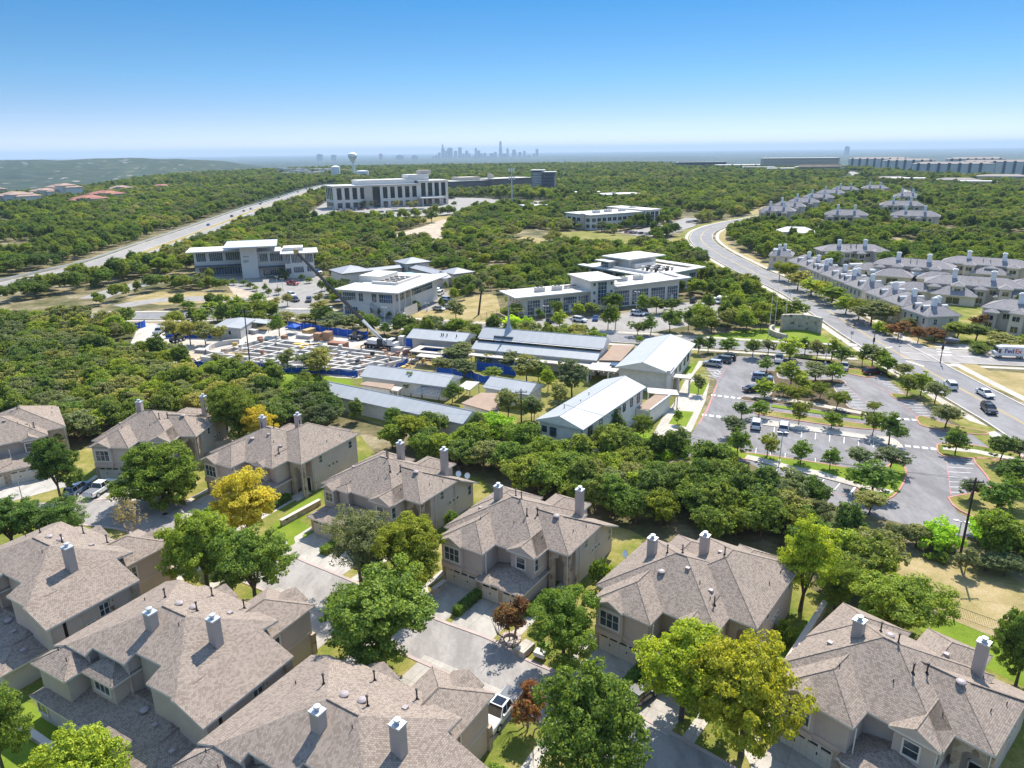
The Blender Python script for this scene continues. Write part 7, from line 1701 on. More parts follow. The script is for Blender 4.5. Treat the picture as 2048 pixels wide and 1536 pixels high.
def car(kind, colour, label, loc, rot, group=None, cover=False, rack=False, sunroof=False, small=False, name=None):
    K = CARS[kind]; W = K['W']/2; t = thing(name or {'sedan': 'parked_car', 'suv': 'parked_car', 'van': 'parked_van', 'pickup': 'pickup_truck'}[kind], label, {'sedan': 'car', 'suv': 'car', 'van': 'van', 'pickup': 'pickup'}[kind], loc, rot, group)
    b = MB(); P = K['body']; n = len(P)
    sec = [(-W, 0.0), (-W, 0.82), (-W*0.93, 1.0), (W*0.93, 1.0), (W, 0.82), (W, 0.0)]
    z0 = P[0][1]
    def V(p, s): return (p[0]*(1 if s[1] < .9 else 0.985), s[0]*(1-0.05*(abs(p[0])/(K['L']/2))**4), z0+(p[1]-z0)*s[1])
    # loft the outline across the width with a softened shoulder
    for i in range(n-1):
        for s0, s1 in zip(sec[:-1], sec[1:]):
            if P[i][1] <= z0+1e-6 or P[i+1][1] <= z0+1e-6:
                continue
            b.face([V(P[i], s0), V(P[i+1], s0), V(P[i+1], s1), V(P[i], s1)][::-1])
    for e in ((0, 1), (n-1, n-2)):
        q = [V((P[e[1]][0], P[e[1]][1]), s) for s in sec]; b.face(q if e[0] else q[::-1])
    b.build('body', M[colour], t, False)
    x0, x1, xa, xb, zb, zt = K['cab']; wb, wt = W*0.93, W*0.74
    lo = [(x0, -wb), (x1, -wb), (x1, wb), (x0, wb)]; hi = [(xa, -wt), (xb, -wt), (xb, wt), (xa, wt)]
    r = MB(); r.prism([(xa+.02, -wt), (xb, -wt), (xb, wt), (xa+.02, wt)], zt-0.05, zt+0.02)
    for (a, c) in zip(lo, hi): r.tube((a[0], a[1], zb), (c[0], c[1], zt), 0.05, 0.045, 5, 0, False)
    if kind != 'pickup' or True:
        for k in (0.5,) if kind in ('sedan', 'pickup') else (0.36, 0.66):
            for s in (-1, 1): r.tube((x0+(x1-x0)*k, s*wb, zb), (xa+(xb-xa)*k, s*wt, zt), 0.05, 0.045, 5, 0, False)
    r.build('roof', M[colour], t)
    for i in range(4):
        j = (i+1) % 4; g = MB()
        g.face([(lo[i][0], lo[i][1], zb), (lo[j][0], lo[j][1], zb), (hi[j][0], hi[j][1], zt-.03), (hi[i][0], hi[i][1], zt-.03)])
        g.build(('side_window', 'windscreen', 'side_window', 'rear_window')[i], M['car_glass'], t)
    if small: 
        wm = MB()
        for x in (-K['wb'], K['wb']):
            for s in (-1, 1): wm.tube((x, s*(W-.2), K['r']), (x, s*(W+.01), K['r']), K['r'], K['r'], 10)
        wm.build('wheels', M['rubber'], t); return t
    for x in (-K['wb'], K['wb']):
        for s in (-1, 1): wheel(t, x, s*(W-.1), K['r'], .24, 'galvanised')
    hx = K['L']/2; hz = P[-2][1]-0.1
    for s in (-1, 1):
        m = MB(); m.box(hx-.16, s*W*0.72-.2, hz-.12, hx+.005, s*W*0.72+.2, hz+.04); m.build('headlight', M['lamp_clear'], t)
        m = MB(); m.box(-hx-.012, s*W*0.84-.1, P[1][1]-.3, -hx+.1, s*W*0.84+.1, P[1][1]-.02); m.build('taillight', M['lamp_red'], t)
        m = MB(); m.box(x1-.55, s*(W+.02)-.1, zb+.02, x1-.35, s*(W+.02)+.1, zb+.2); m.build('mirror', M[colour], t)
    m = MB(); m.box(hx-.05, -W*.5, hz-.3, hx+.012, W*.5, hz-.02); m.build('grille', M['car_black'], t)
    m = MB(); m.box(-hx-.014, -.26, .72, -hx+.02, .26, .86); m.build('number_plate', M['lamp_clear'], t)
    if kind == 'pickup':
        m = MB(); m.box(-2.82, -W*.84, 1.13 if not cover else 1.17, -.86, W*.84, 1.165 if not cover else 1.21); m.build('bed_cover' if cover else 'cargo_bed', M['bed_cover'], t)
    if rack:
        for y in (-.5, .5):
            m = MB(); m.tube((xa+.1, y, zt+.1), (xb-.1, y, zt+.1), .03, .03, 6); m.build('roof_rail', M['dark_metal'], t)
        m = MB(); m.box(xa+.3, -.55, zt+.1, xa+.9, .55, zt+.16); m.build('roof_rack', M['dark_metal'], t)
    if sunroof:
        m = MB(); m.box(xa+.2, -wt*.75, zt+.015, xb-.1, wt*.75, zt+.035); m.build('sunroof', M['car_glass'], t)
    return t
def heading(a, b): p, q = at(*a), at(*b); return math.atan2(q.y-p.y, q.x-p.x)
def car_px(kind, colour, label, u, v, a, b, **k):
    p = at(u, v); return car(kind, colour, label, (p.x, p.y, k.pop('z', 0.03)), heading(a, b), **k)
car_px('pickup', 'car_white', 'white pickup truck with a dark open bed on the driveway beside the silver car', 203, 984, (178, 1000), (232, 966), cover=True)
car_px('suv', 'car_steel', 'silver-blue car with a roof rack on the driveway left of the white pickup', 157, 985, (140, 1000), (186, 967), rack=True)
car_px('pickup', 'car_white', 'white pickup with a black sunroof and grey bed cover at the bottom of the photo', 1001, 1431, (1030, 1395), (978, 1462), cover=True, sunroof=True)
car_px('sedan', 'car_black', 'dark car half hidden under the bright green tree by the kerb', 1279, 1398, (1262, 1412), (1300, 1382))
def z7car(kind, colour, label, u, v, a, b, **k):
    f = lambda p: Zp(Z7, p); x, y = f((u, v)); return car_px(kind, colour, label, x, y, f(a), f(b), **k)
z7car('suv', 'car_white', 'white car parked alone at the left end of the middle row of stalls', 437, 582, (436, 610), (440, 560)); z7car('suv', 'car_white', 'white car parked behind the lamp post in the middle row of stalls', 604, 602, (600, 632), (610, 578))
z7car('suv', 'car_silver', 'silver car, nearest of the three cars beside the school hall', 176, 216, (225, 222), (130, 210)); z7car('suv', 'car_grey', 'dark grey car between the silver car and the black one beside the school hall', 235, 192, (285, 198), (190, 186)); z7car('suv', 'car_black', 'black car, farthest of the three cars beside the school hall', 262, 176, (310, 181), (215, 171))
z7car('pickup', 'car_white', 'white pickup under the street trees at the top of the school car park', 575, 188, (575, 205), (576, 170)); z7car('pickup', 'car_silver', 'silver pickup between trees at the top right of the school car park', 966, 238, (960, 262), (974, 215)); z7car('suv', 'car_maroon', 'dark red car in the shade at the end of the right-hand stalls', 1140, 266, (1085, 268), (1195, 262))
z7car('suv', 'car_steel', 'blue-white car half hidden by trees at the left planted island', 476, 300, (430, 296), (530, 304)); z7car('sedan', 'car_black', 'black car under the tree at the left planted island', 424, 370, (400, 372), (470, 368))
z7car('suv', 'car_white', 'large white car driving on the main road beside the car park trees', 1604, 348, (1640, 385), (1570, 312), z=0.06); z7car('sedan', 'car_white', 'white saloon car on the far lane of the main road', 1812, 396, (1775, 375), (1850, 418), z=0.06); z7car('suv', 'car_black', 'black car with a roof rack on the main road, nearest to the camera', 1834, 492, (1800, 462), (1868, 525), rack=True, z=0.06)
def boxcar(Z, rows, group, place):
    f = lambda p: Zp(Z, p)
    for i, (kind, colour, lb, u, v, a, b) in enumerate(rows): car_px(kind, colour, lb, *f((u, v)), f(a), f(b), group=group, small=True, z=0.04)
boxcar(Z6, [('suv', 'car_white', 'white car alone in the car park of the stair-tower office', 800, 728, (760, 722), (842, 734)), ('sedan', 'car_blue', 'bright blue car in the car park of the stair-tower office', 940, 712, (935, 730), (948, 695)), ('suv', 'car_white', 'white car beside the silver van under the office', 1315, 672, (1275, 668), (1355, 676)), ('van', 'car_silver', 'silver van parked beside a white car under the office', 1372, 658, (1345, 640), (1400, 676)), ('suv', 'car_black', 'black car in shade behind the lime bushes', 530, 738, (515, 760), (545, 715)), ('suv', 'car_black', 'black car at the right end of the stair-tower office', 1812, 555, (1795, 570), (1830, 540)), ('suv', 'car_white', 'white car at the far right of the office car park', 2008, 560, (1985, 552), (2030, 568))], 'cars outside the stair-tower office', '')
boxcar(Z3, [('pickup', 'car_black', 'black pickup parked on the side street, left of its twin', 320, 90, (262, 82), (385, 96)), ('pickup', 'car_black', 'black pickup parked on the side street behind the low school block', 560, 115, (505, 108), (625, 122))], 'pickups on the side street', '')
boxcar(CS, [('pickup', 'car_silver', 'silver pickup standing at the construction site entrance', 348, 196, (330, 206), (366, 184)), ('sedan', 'car_blue', 'blue car glimpsed under the street trees behind the blue screen', 1425, 140, (1390, 136), (1460, 144))], 'vehicles about the construction site', '')
boxcar(Z5, [('sedan', 'car_red', 'red car at the left end of the row by the courtyard building', 1105, 505, (1080, 485), (1135, 520)), ('sedan', 'car_black', 'black car right of the red car', 1218, 495, (1190, 482), (1250, 508)), ('suv', 'car_silver', 'silver car right of the black car in the courtyard row', 1278, 486, (1250, 474), (1310, 498)), ('suv', 'car_grey', 'grey car second from the right in the courtyard row', 1340, 480, (1312, 468), (1372, 490)), ('sedan', 'car_silver', 'silver car at the right end of the courtyard row', 1392, 472, (1365, 460), (1422, 484)), ('van', 'car_white', 'white van beside the small island in the courtyard car park', 1450, 540, (1430, 555), (1475, 525)), ('sedan', 'car_grey', 'grey car top of the left column by the white-roofed office', 1115, 575, (1082, 570), (1150, 580)), ('sedan', 'car_silver', 'silver car second down the left column by the white-roofed office', 1162, 598, (1125, 592), (1200, 604)), ('suv', 'car_white', 'white car third down the left column by the white-roofed office', 1150, 635, (1115, 630), (1190, 640)), ('suv', 'car_silver', 'silver car top of the right column in the courtyard car park', 1530, 620, (1500, 614), (1565, 626)), ('suv', 'car_grey', 'grey car middle of the right column in the courtyard car park', 1532, 652, (1500, 646), (1568, 658)), ('sedan', 'car_silver', 'silver car lowest in the right column of the courtyard car park', 1540, 704, (1508, 698), (1575, 710)), ('sedan', 'car_silver', 'silver car at the entry of the courtyard car park', 1430, 725, (1395, 720), (1465, 730))], 'cars by the courtyard building', '')
boxcar(Z4, [('suv', 'car_black', 'black car in the shade under the three-storey office', 795, 622, (740, 615), (850, 630)), ('sedan', 'car_black', 'second black car, right of the shaded one under the three-storey office', 935, 645, (875, 640), (1000, 650)), ('pickup', 'car_red', 'red-black pickup alone in front of the three-storey office', 1460, 785, (1395, 775), (1530, 790)), ('suv', 'car_grey', 'grey car driving toward the camera in the office car park', 1716, 1050, (1730, 1000), (1700, 1095)), ('suv', 'car_white', 'white car under the tree in the office car park', 1450, 970, (1420, 960), (1490, 985)), ('suv', 'car_black', 'black car below the white car under the office tree', 1500, 1045, (1470, 1035), (1535, 1060)), ('suv', 'car_black', 'black car at the right side of the three-storey office', 1985, 540, (1930, 535), (2040, 545)), ('suv', 'car_blue', 'bright blue car at the right corner of the three-storey office', 1840, 600, (1790, 595), (1890, 605))], 'cars by the three-storey office', '')
# highway traffic
def lane_dir(line, p):
    k = min(range(len(line)-1), key=lambda i: (line[i][0]-p.x)**2+(line[i][1]-p.y)**2); a, b = line[k], line[k+1]; return math.atan2(b[1]-a[1], b[0]-a[0])
for i, (u, v, c, lb) in enumerate(((417, 451, 'car_blue', 'blue car nearest to the camera on the highway'), (464, 434, 'car_grey', 'grey car second nearest on the far carriageway'), (488, 423, 'car_grey', 'dark car third on the far carriageway of the highway'), (502, 419, 'car_silver', 'silver car just ahead of the third highway car'), (521, 409, 'car_black', 'dark pickup-sized car leading a pair on the highway'), (523, 405, 'car_silver', 'silver car leading the dark one on the highway'), (538, 402, 'car_white', 'white car alone mid-way up the highway'), (562, 406, 'car_silver', 'silver car on the near carriageway of the highway'), (558, 396, 'car_black', 'black car in the far cluster, left side of the highway'), (563, 389, 'car_grey', 'grey car ahead of the black one in the far cluster'), (575, 390, 'car_white', 'white car in the far cluster of the highway'), (592, 383, 'car_silver', 'silver car near the crest of the highway'), (596, 385, 'car_black', 'black car near the crest of the highway'), (613, 379, 'car_blue', 'blue car at the crest of the highway'))):
    p = at(u, v); car('suv' if i % 2 else 'sedan', c, lb, (p.x, p.y, 0.06), lane_dir(HW1, p), 'traffic on the highway', small=True, name='moving_car')
for u, v, line, L, hgt, lb in ((500, 436, HW2, 9.0, 3.4, 'box lorry on the near carriageway of the highway'),):
    p = at(u, v); t = thing('lorry', lb, 'lorry', (p.x, p.y, 0.05), lane_dir(line, p)); block(t, -L/2, -1.2, L/2-2.4, 1.2, 1.0, hgt, 'car_white', 'cargo_box'); block(t, L/2-2.2, -1.1, L/2, 1.1, 0.8, 2.7, 'car_grey', 'cab')
    for x in (-L/2+1.2, -L/2+2.4, L/2-1.2):
        for y in (-1.0, 1.0): wheel(t, x, y, .5, .3)
# crowded car parks far off: one small car, copied
SM = {}
for k_, c in enumerate(('car_white', 'car_silver', 'car_grey', 'car_black', 'car_blue', 'car_red', 'car_white', 'car_silver')):
    b = MB(); b.prism([(-2.3, -.9), (2.2, -.9), (2.3, 0), (2.2, .9), (-2.3, .9)], .35, 1.0, 0); x0, x1, xa, xb = -1.9, 1.1, -1.5, .4
    lo = [(x0, -.85), (x1, -.85), (x1, .85), (x0, .85)]; hi = [(xa, -.68), (xb, -.68), (xb, .68), (xa, .68)]
    for i in range(4):
        j = (i+1) % 4; b.face([(*lo[i], 1.0), (*lo[j], 1.0), (*hi[j], 1.55), (*hi[i], 1.55)], 1)
    b.face([(*p, 1.55) for p in hi], 0)
    for x in (-1.4, 1.4):
        for s in (-.8, .8): b.tube((x, s-.12, .33), (x, s+.12, .33), .33, .33, 8, 2)
    me = bpy.data.meshes.new('parked_car'); me.from_pydata(b.v, [], b.f)
    for m_ in (c, 'car_glass', 'rubber'): me.materials.append(M[m_])
    me.polygons.foreach_set('material_index', b.m); me.update(); SM[k_] = (me, c.split('_')[1])
rc = random.Random(9)
def lot(a, b, n, rot, group, place, skip=0.16):
    A, B = at(*a), at(*b)
    for i in range(n):
        if rc.random() < skip: continue
        p = A.lerp(B, i/max(1, n-1)); k_ = rc.randrange(8); o = bpy.data.objects.new('parked_car', SM[k_][0]); COL.objects.link(o); o.location = (p.x, p.y, 0.03); o.rotation_euler[2] = rot+rc.uniform(-.04, .04)
        tag(o, 'small distant %s car parked in %s' % (SM[k_][1], place), 'car', group)
G1 = 'cars parked before the four-storey office'
an = math.atan2(39, 78)+1.57
for j, (a, b, n) in enumerate((((676, 421), (768, 411.5), 20), ((678, 424.5), (775, 415), 22), ((700, 429), (850, 419.5), 30), ((800, 411), (870, 406), 14), ((855, 402), (908, 398), 10), ((628, 413), (647, 404), 9))):
    lot(a, b, n, an+(0.0 if j < 5 else 1.2), G1, ('the front row at the foot of the four-storey office', 'the second row before the four-storey office', 'the outer row before the four-storey office', 'the row below the white entrance canopy', 'the far right lot of the four-storey office', 'the lot at the left end of the four-storey office')[j])
G2 = 'cars parked before the white two-storey office'
for j, (a, b, n) in enumerate((((1298, 452), (1330, 458), 7), ((1255, 466), (1300, 470), 9), ((1335, 440), (1342, 450), 5), ((1372, 446), (1392, 444), 5))): lot(a, b, n, 0.6, G2, ('the row right below the white two-storey office', 'the row under trees before the white two-storey office', 'the corner by the white office with the glazed end', 'the lot by the road curve')[j])
lot((1150, 402), (1195, 400), 5, 0.2, 'cars by the low pale building', 'the lot by the low pale building')
# parcel delivery truck
fx = at(2019, 716); t = thing('delivery_truck', 'white parcel delivery truck with purple and red lettering on the cross street', 'truck', (fx.x, fx.y, 0.05), lane_dir(CROSS_ST, fx)+math.pi)
block(t, -3.4, -1.15, 2.6, 1.15, 0.75, 3.15, 'car_white', 'cargo_box')
m = MB(); m.prism([(2.6, -1.1), (3.9, -1.05), (3.9, 1.05), (2.6, 1.1)], 0.6, 1.6); m.prism([(2.6, -1.1), (3.35, -1.0), (3.35, 1.0), (2.6, 1.1)], 1.6, 3.0); m.build('cab', M['car_white'], t)
block(t, 3.34, -0.95, 3.38, 0.95, 1.7, 2.6, 'car_glass', 'windscreen'); block(t, 2.7, 1.06, 3.25, 1.12, 1.4, 2.5, 'car_glass', 'side_window'); block(t, 2.7, -1.12, 3.25, -1.06, 1.4, 2.5, 'car_glass', 'side_window')
for x in (-2.2, 2.7):
    for y in (-1.0, 1.0): wheel(t, x, y, .42, .28)
plain('letter_purple', (0.055, 0.02, 0.16, 1), 0.5, 0.05, 1); plain('letter_red', (0.62, 0.06, 0.02, 1), 0.5, 0.05, 1)
def lettering(body, parent, size, loc, rot, mat, name='lettering'):
    cu = bpy.data.curves.new(name, 'FONT'); cu.body = body; cu.size = size; cu.extrude = 0.01; cu.offset = size*0.02; o = bpy.data.objects.new(name, cu); COL.objects.link(o); o.parent = parent; o.location = loc; o.rotation_euler = rot; cu.materials.append(M[mat])
    bpy.context.view_layer.update(); me = bpy.data.meshes.new_from_object(o.evaluated_get(bpy.context.evaluated_depsgraph_get())); q = bpy.data.objects.new(name, me); COL.objects.link(q); q.parent = parent; q.location = loc; q.rotation_euler = rot
    bpy.data.objects.remove(o); return q
for side in (1, -1):
    rt = (math.pi/2, 0, math.pi) if side > 0 else (math.pi/2, 0, 0)
    lettering('Fed', t, 1.55, (2.0 if side > 0 else -2.6, 1.17*side, 1.55), rt, 'letter_purple'); lettering('Ex', t, 1.55, (-0.45 if side > 0 else -0.15, 1.17*side, 1.55), rt, 'letter_red')
# white articulated tractor behind the site
u, v = Zp(CS, (1322, 112)); p = at(u, v); t = thing('lorry', 'white lorry tractor with a tall wind deflector behind the street trees', 'lorry', (p.x, p.y, 0.05), R(165))
m = MB(); m.prism([(0.2, -1.2), (3.6, -1.0), (3.6, 1.0), (0.2, 1.2)], .8, 2.0); m.build('bonnet', M['car_white'], t); m = MB(); m.prism([(-2.2, -1.25), (0.9, -1.25), (0.9, 1.25), (-2.2, 1.25)], .9, 3.1); m.face([(-2.2, -1.2, 3.1), (0.9, -1.2, 3.1), (-1.6, -1.1, 4.1), (-2.2, -1.1, 4.1)]); m.face([(0.9, -1.2, 3.1), (0.9, 1.2, 3.1), (-1.6, 1.1, 4.1), (-1.6, -1.1, 4.1)]); m.face([(-2.2, 1.2, 3.1), (-2.2, 1.1, 4.1), (-1.6, 1.1, 4.1), (0.9, 1.2, 3.1)]); m.face([(-2.2, -1.1, 4.1), (-1.6, -1.1, 4.1), (-1.6, 1.1, 4.1), (-2.2, 1.1, 4.1)]); m.build('cab', M['car_white'], t)
block(t, 0.88, -1.05, 0.94, 1.05, 2.1, 3.0, 'car_glass', 'windscreen'); block(t, -7, -0.5, -2.2, 0.5, .7, 1.1, 'crane_dark', 'chassis')
for x in (-6, -4.8, 2.6):
    for y in (-1.0, 1.0): wheel(t, x, y, .5, .32)
# ================================================================ poles, lamps, walls, fences and small things
def pole_to(u, vt, p):
    return max(1.5, bearing(u, vt, math.hypot(p.x, p.y)).z)
def utility_pole(label, base, top):
    p = at(*base); h = pole_to(top[0], top[1], p); tp = bearing(top[0], top[1], math.hypot(p.x, p.y)); dx, dy = 0, 0
    t = thing('utility_pole', label, 'pole', (p.x, p.y, 0)); lean = Vector((tp.x-p.x, tp.y-p.y, 0))*0.25
    m = MB(); m.tube((0, 0, -0.5), (lean.x, lean.y, h), 0.17, 0.11, 8); m.build('pole', M['timber_pole'], t)
    m = MB(); m.box(lean.x-1.1, lean.y-.06, h-.7, lean.x+1.1, lean.y+.06, h-.55); m.build('crossarm', M['timber_pole'], t)
    for x in (-1, -.35, .35, 1):
        m = MB(); m.lathe(lean.x+x, lean.y, [(.05, h-.55), (.08, h-.45), (.04, h-.3), (0, h-.28)], 6); m.build('insulator', M['grey_metal'], t)
    return Vector((p.x+lean.x, p.y+lean.y, h-.4))
A = utility_pole('dark wooden utility pole between the wood belt and the two-storey school wing', (1043, 872), (1041, 778))
B = utility_pole('thin dark utility pole in front of the construction site', (505, 775), (499, 618))
C_ = utility_pole('leaning dark utility pole at the right edge of the wood belt', (1918, 1122), (1950, 955))
plain('wire', (0.12, 0.12, 0.13, 1), 0.6, 0.05, 1)
def wire(a, b, label, sag=1.6, r=0.018, off=(0, 0)):
    m = MB(); n = 16; P = []
    for i in range(n+1):
        s = i/n; q = a.lerp(b, s); P.append(Vector((q.x+off[0], q.y+off[1], q.z-sag*4*s*(1-s))))
    for p, q in zip(P[:-1], P[1:]): m.tube(p, q, r, r, 4, 0, False)
    tag(m.build('power_line', M['wire']), label, 'wire')
wire(A, C_, 'upper power line from the middle utility pole to the leaning pole', 2.0); wire(A, C_, 'lower power line from the middle utility pole to the leaning pole', 2.6, off=(0.4, 0.6))
wire(A, B, 'power line from the middle utility pole to the thin pole at the building site', 2.2)
wire(C_, C_+Vector((45, -12, 0)), 'power line running off to the right from the leaning pole', 1.0)
def lamp(label, base, vt, arm=0.7, group=None, mat='galvanised', head=True):
    p = at(*base); h = pole_to(base[0], vt, p); t = thing('street_lamp', label, 'lamp post', (p.x, p.y, 0), R(_trng.uniform(-40, -10)), group)
    m = MB(); m.tube((0, 0, 0), (0, 0, h), 0.09, 0.06, 8); m.tube((0, 0, 0), (0, 0, .6), .2, .2, 8); m.build('pole', M[mat], t)
    for s in ((-1, 1) if arm < 1 else (1,)):
        m = MB(); m.tube((0, 0, h-.05), (s*arm, 0, h), .04, .04, 5); m.build('arm', M[mat], t); m = MB(); m.box(s*arm-.3, -.16, h-.06, s*arm+.3, .16, h+.08); m.build('lamp_head', M[mat], t)
G = 'lamp posts of the school car park and its streets'
for lb, b, vt in (('lamp post on the grass strip behind the two white cars', Zp(Z7, (578, 800)), 660+612/3.0), ('lamp post at the top edge of the school car park, left', Zp(Z7, (418, 168)), 660+62/3.0), ('lamp post at the top edge of the school car park, middle', Zp(Z7, (853, 205)), 660+85/3.0), ('lamp post beside the leaning utility pole', Zp(Z7, (1635, 1330)), 660+1140/3.0),
        ('grey lamp post in front of the stair-tower office, left', Zp(Z6, (495, 800)), 480+588/4.45), ('lamp post beside the silver van at the office', Zp(Z6, (1303, 660)), 480+460/4.45), ('lamp post on the side street by the white-roofed office', Zp(Z5, (785, 890)), 500+690/6.02), ('lamp post in the car park of the three-storey office', Zp(Z4, (1310, 880)), 470+690/7.88), ('lamp post left in the car park of the three-storey office', Zp(Z4, (1222, 830)), 470+660/7.88),
        ('slim lamp post on the side street left of the site office', Zp(CS, (668, 130)), 600+50/2.93), ('slim lamp post farther left on the side street', Zp(CS, (615, 120)), 600+45/2.93), ('lamp post in the courtyard car park', Zp(Z5, (1290, 740)), 500+640/6.02)):
    lamp(lb, b, vt, 0.6, G)
p = at(47, 1008); t = thing('street_lamp', 'tall grey street lamp with a bent arm on the round drive at the left', 'lamp post', (p.x, p.y, 0), R(10)); h = pole_to(40, 962, p)
m = MB(); m.tube((0, 0, 0), (0, 0, h), .08, .06, 8); m.build('pole', M['galvanised'], t); m = MB(); m.tube((0, 0, h), (1.0, 0, h+1.1), .05, .05, 6); m.tube((1.0, 0, h+1.1), (2.0, 0, h+1.5), .05, .05, 6); m.build('arm', M['galvanised'], t); m = MB(); m.box(1.9, -.15, h+1.42, 2.6, .15, h+1.58); m.build('lamp_head', M['galvanised'], t)
for i, (b, vt) in enumerate((((1537, 672), 576), ((1548, 662), 577), ((1569, 655), 574), ((1575, 640), 573))):
    p = at(*b); h = pole_to(b[0], vt, p); t = thing('flagpole', '%s bare white flagpole from the left beside the stone monument' % ORD[i], 'flagpole', (p.x, p.y, 0), 0, 'bare flagpoles by the stone monument'); m = MB(); m.tube((0, 0, 0), (0, 0, h), .09, .05, 8); m.build('pole', M['white_paint'], t); m = MB(); m.lathe(0, 0, [(0.02, h), (.12, h+.1), (0, h+.22)], 8); m.build('finial', M['grey_metal'], t)
# stone monument: curved wall with a low curved front
p = at(1598, 664); t = thing('monument', 'curved cream stone monument wall on the lawn beside the main road', 'monument', (p.x, p.y, 0), R(-20))
for nm, r, a0, a1, h, th in (('wall', 7.0, 30, 140, 4.6, 1.0), ('low_wall', 8.6, 150, 245, 1.5, 0.8)):
    m = MB(); n = 14
    for i in range(n):
        A0, A1 = R(a0+(a1-a0)*i/n), R(a0+(a1-a0)*(i+1)/n); m.prism([(math.cos(A0)*r, math.sin(A0)*r-3), (math.cos(A1)*r, math.sin(A1)*r-3), (math.cos(A1)*(r-th), math.sin(A1)*(r-th)-3), (math.cos(A0)*(r-th), math.sin(A0)*(r-th)-3)], -.3, h)
    m.build(nm, M['cream_stone'], t)
def stone_wall(label, a, b, h, w=0.5):
    p, q = at(*a), at(*b); t = thing('stone_wall', label, 'wall', (p.x, p.y, 0), math.atan2(q.y-p.y, q.x-p.x), 'low stone walls between the townhouse lawns'); L = (q-p).length
    m = MB(); m.box(0, -w/2, -.3, L, w/2, h); m.build('wall', M['limestone'], t); m = MB(); m.box(-.05, -w/2-.06, h, L+.05, w/2+.06, h+.1); m.build('coping', M['stucco_pale'], t)
stone_wall('long low stone wall between the many-folded roof and the corner townhouse', (1553, 1372), (1648, 1222), 1.3); stone_wall('low stone wall on the bright lawn right of the golden yellow tree', (563, 1052), (640, 1010), 0.9)
stone_wall('low stone wall beside the dry strip left of the arch-porch house', (866, 1190), (890, 1172), 0.8)
stone_wall('low stone wall on the lower left lawn below the garden roof', (38, 1455), (130, 1520), 0.6)
# iron fence
def rail_fence(label, line, h=1.5, step=2.4, mat='dark_metal', pick=0.16):
    P = [at(*q) for q in line]; p0 = P[0]; t = thing('iron_fence', label, 'fence', (p0.x, p0.y, 0)); pan = MB()
    for a, b in zip(P[:-1], P[1:]):
        a = a-p0; b = b-p0; n = max(1, int((b-a).length/step))
        for i in range(n+1):
            c = a.lerp(b, i/n); m = MB(); m.box(c.x-.05, c.y-.05, 0, c.x+.05, c.y+.05, h+.12); m.build('post', M[mat], t)
        for z in (.15, h-.1): pan.tube(a+Vector((0, 0, z)), b+Vector((0, 0, z)), .025, .025, 4)
        k = int((b-a).length/pick)
        for i in range(k): c = a.lerp(b, i/k); pan.tube((c.x, c.y, .1), (c.x, c.y, h), .012, .012, 4, 0, False)
    pan.build('railing', M[mat], t)
rail_fence('dark iron railing between the dry field and the corner townhouse lawn', [(1828, 1202), (1905, 1232), (1998, 1266), (2070, 1296)])
rail_fence('wire fence on the slope left of the two-storey school wing', [(1005, 856), (1043, 852), (1076, 846)], 1.6, 3, 'grey_metal', .4)
rail_fence('short iron fence on the dry field by the stair-tower office', [(962, 640), (985, 634), (1002, 628)], 2.0, 2.4, 'dark_metal', .5)
p = at(957, 630); t = thing('dead_pole', 'leaning dark wooden post on the dry field by the stair-tower office', 'post', (p.x, p.y, 0)); h = pole_to(964, 580, p); m = MB(); m.tube((0, 0, 0), (1.2, 0, h), .35, .25, 8); m.build('post', M['timber_pole'], t)
# traffic signal, signs, boxes
for lb, b, vt in (('traffic signal pole at the corner of the cross street', (1880, 726), 660), ('traffic signal pole on the near corner of the main road', (1745, 700), 660)):
    p = at(*b); h = pole_to(b[0], vt, p); t = thing('traffic_signal', lb, 'traffic signal', (p.x, p.y, 0)); m = MB(); m.tube((0, 0, 0), (0, 0, h), .12, .08, 8); m.build('pole', M['dark_metal'], t); m = MB(); m.box(-.2, -.2, h*.42, .2, .2, h*.42+1.1); m.build('signal_head', M['dark_metal'], t)
for lb, b in (('square grey sign on a post beside the main road lawn', (1702, 682)), ('grey sign on a post at the cross street corner', (1799, 690))):
    p = at(*b); t = thing('road_sign', lb, 'sign', (p.x, p.y, 0)); m = MB(); m.tube((0, 0, 0), (0, 0, 2.4), .05, .05, 6); m.build('post', M['grey_metal'], t); m = MB(); m.box(-.45, -.03, 1.9, .45, .03, 2.8); m.build('sign_panel', M['grey_metal'], t)
for nm, lb, b, s, mt in (('transformer_box', 'dark green transformer box by the cross street trees', (1899, 690), (2.6, 2.2, 1.9), 'steel_blue'), ('transformer_box', 'grey cabinet at the right end of the stair-tower office', (1392, 585), (3.0, 2.4, 2.6), 'hvac'), ('bin_store', 'pale bin store among the office trees', (1446, 606), (4.0, 3.0, 2.2), 'hvac'), ('utility_box', 'grey-green electric box by the white truck drive', (1078, 1316), (.9, .7, .8), 'hvac'), ('utility_box', 'small green telephone box on the lawn beside the round tree', (1081, 1300), (.5, .4, .8), 'leaf_hedge')):
    p = at(*b); t = thing(nm, lb, 'box', (p.x, p.y, 0), R(-30)); block(t, -s[0]/2, -s[1]/2, 0, s[0]/2, s[1]/2, s[2], mt, 'cabinet'); block(t, -s[0]/2-.05, -s[1]/2-.05, s[2], s[0]/2+.05, s[1]/2+.05, s[2]+.08, mt, 'lid')
p = at(1056, 1311); t = thing('storm_drain', 'concrete storm drain inlet with a brown iron grate at the kerb', 'drain', (p.x, p.y, 0), R(-38)); block(t, -1.3, -.8, 0, 1.3, .8, .12, 'sidewalk_concrete', 'slab'); block(t, -.35, -.3, .12, .35, .3, .135, 'pallet_wood', 'grate')
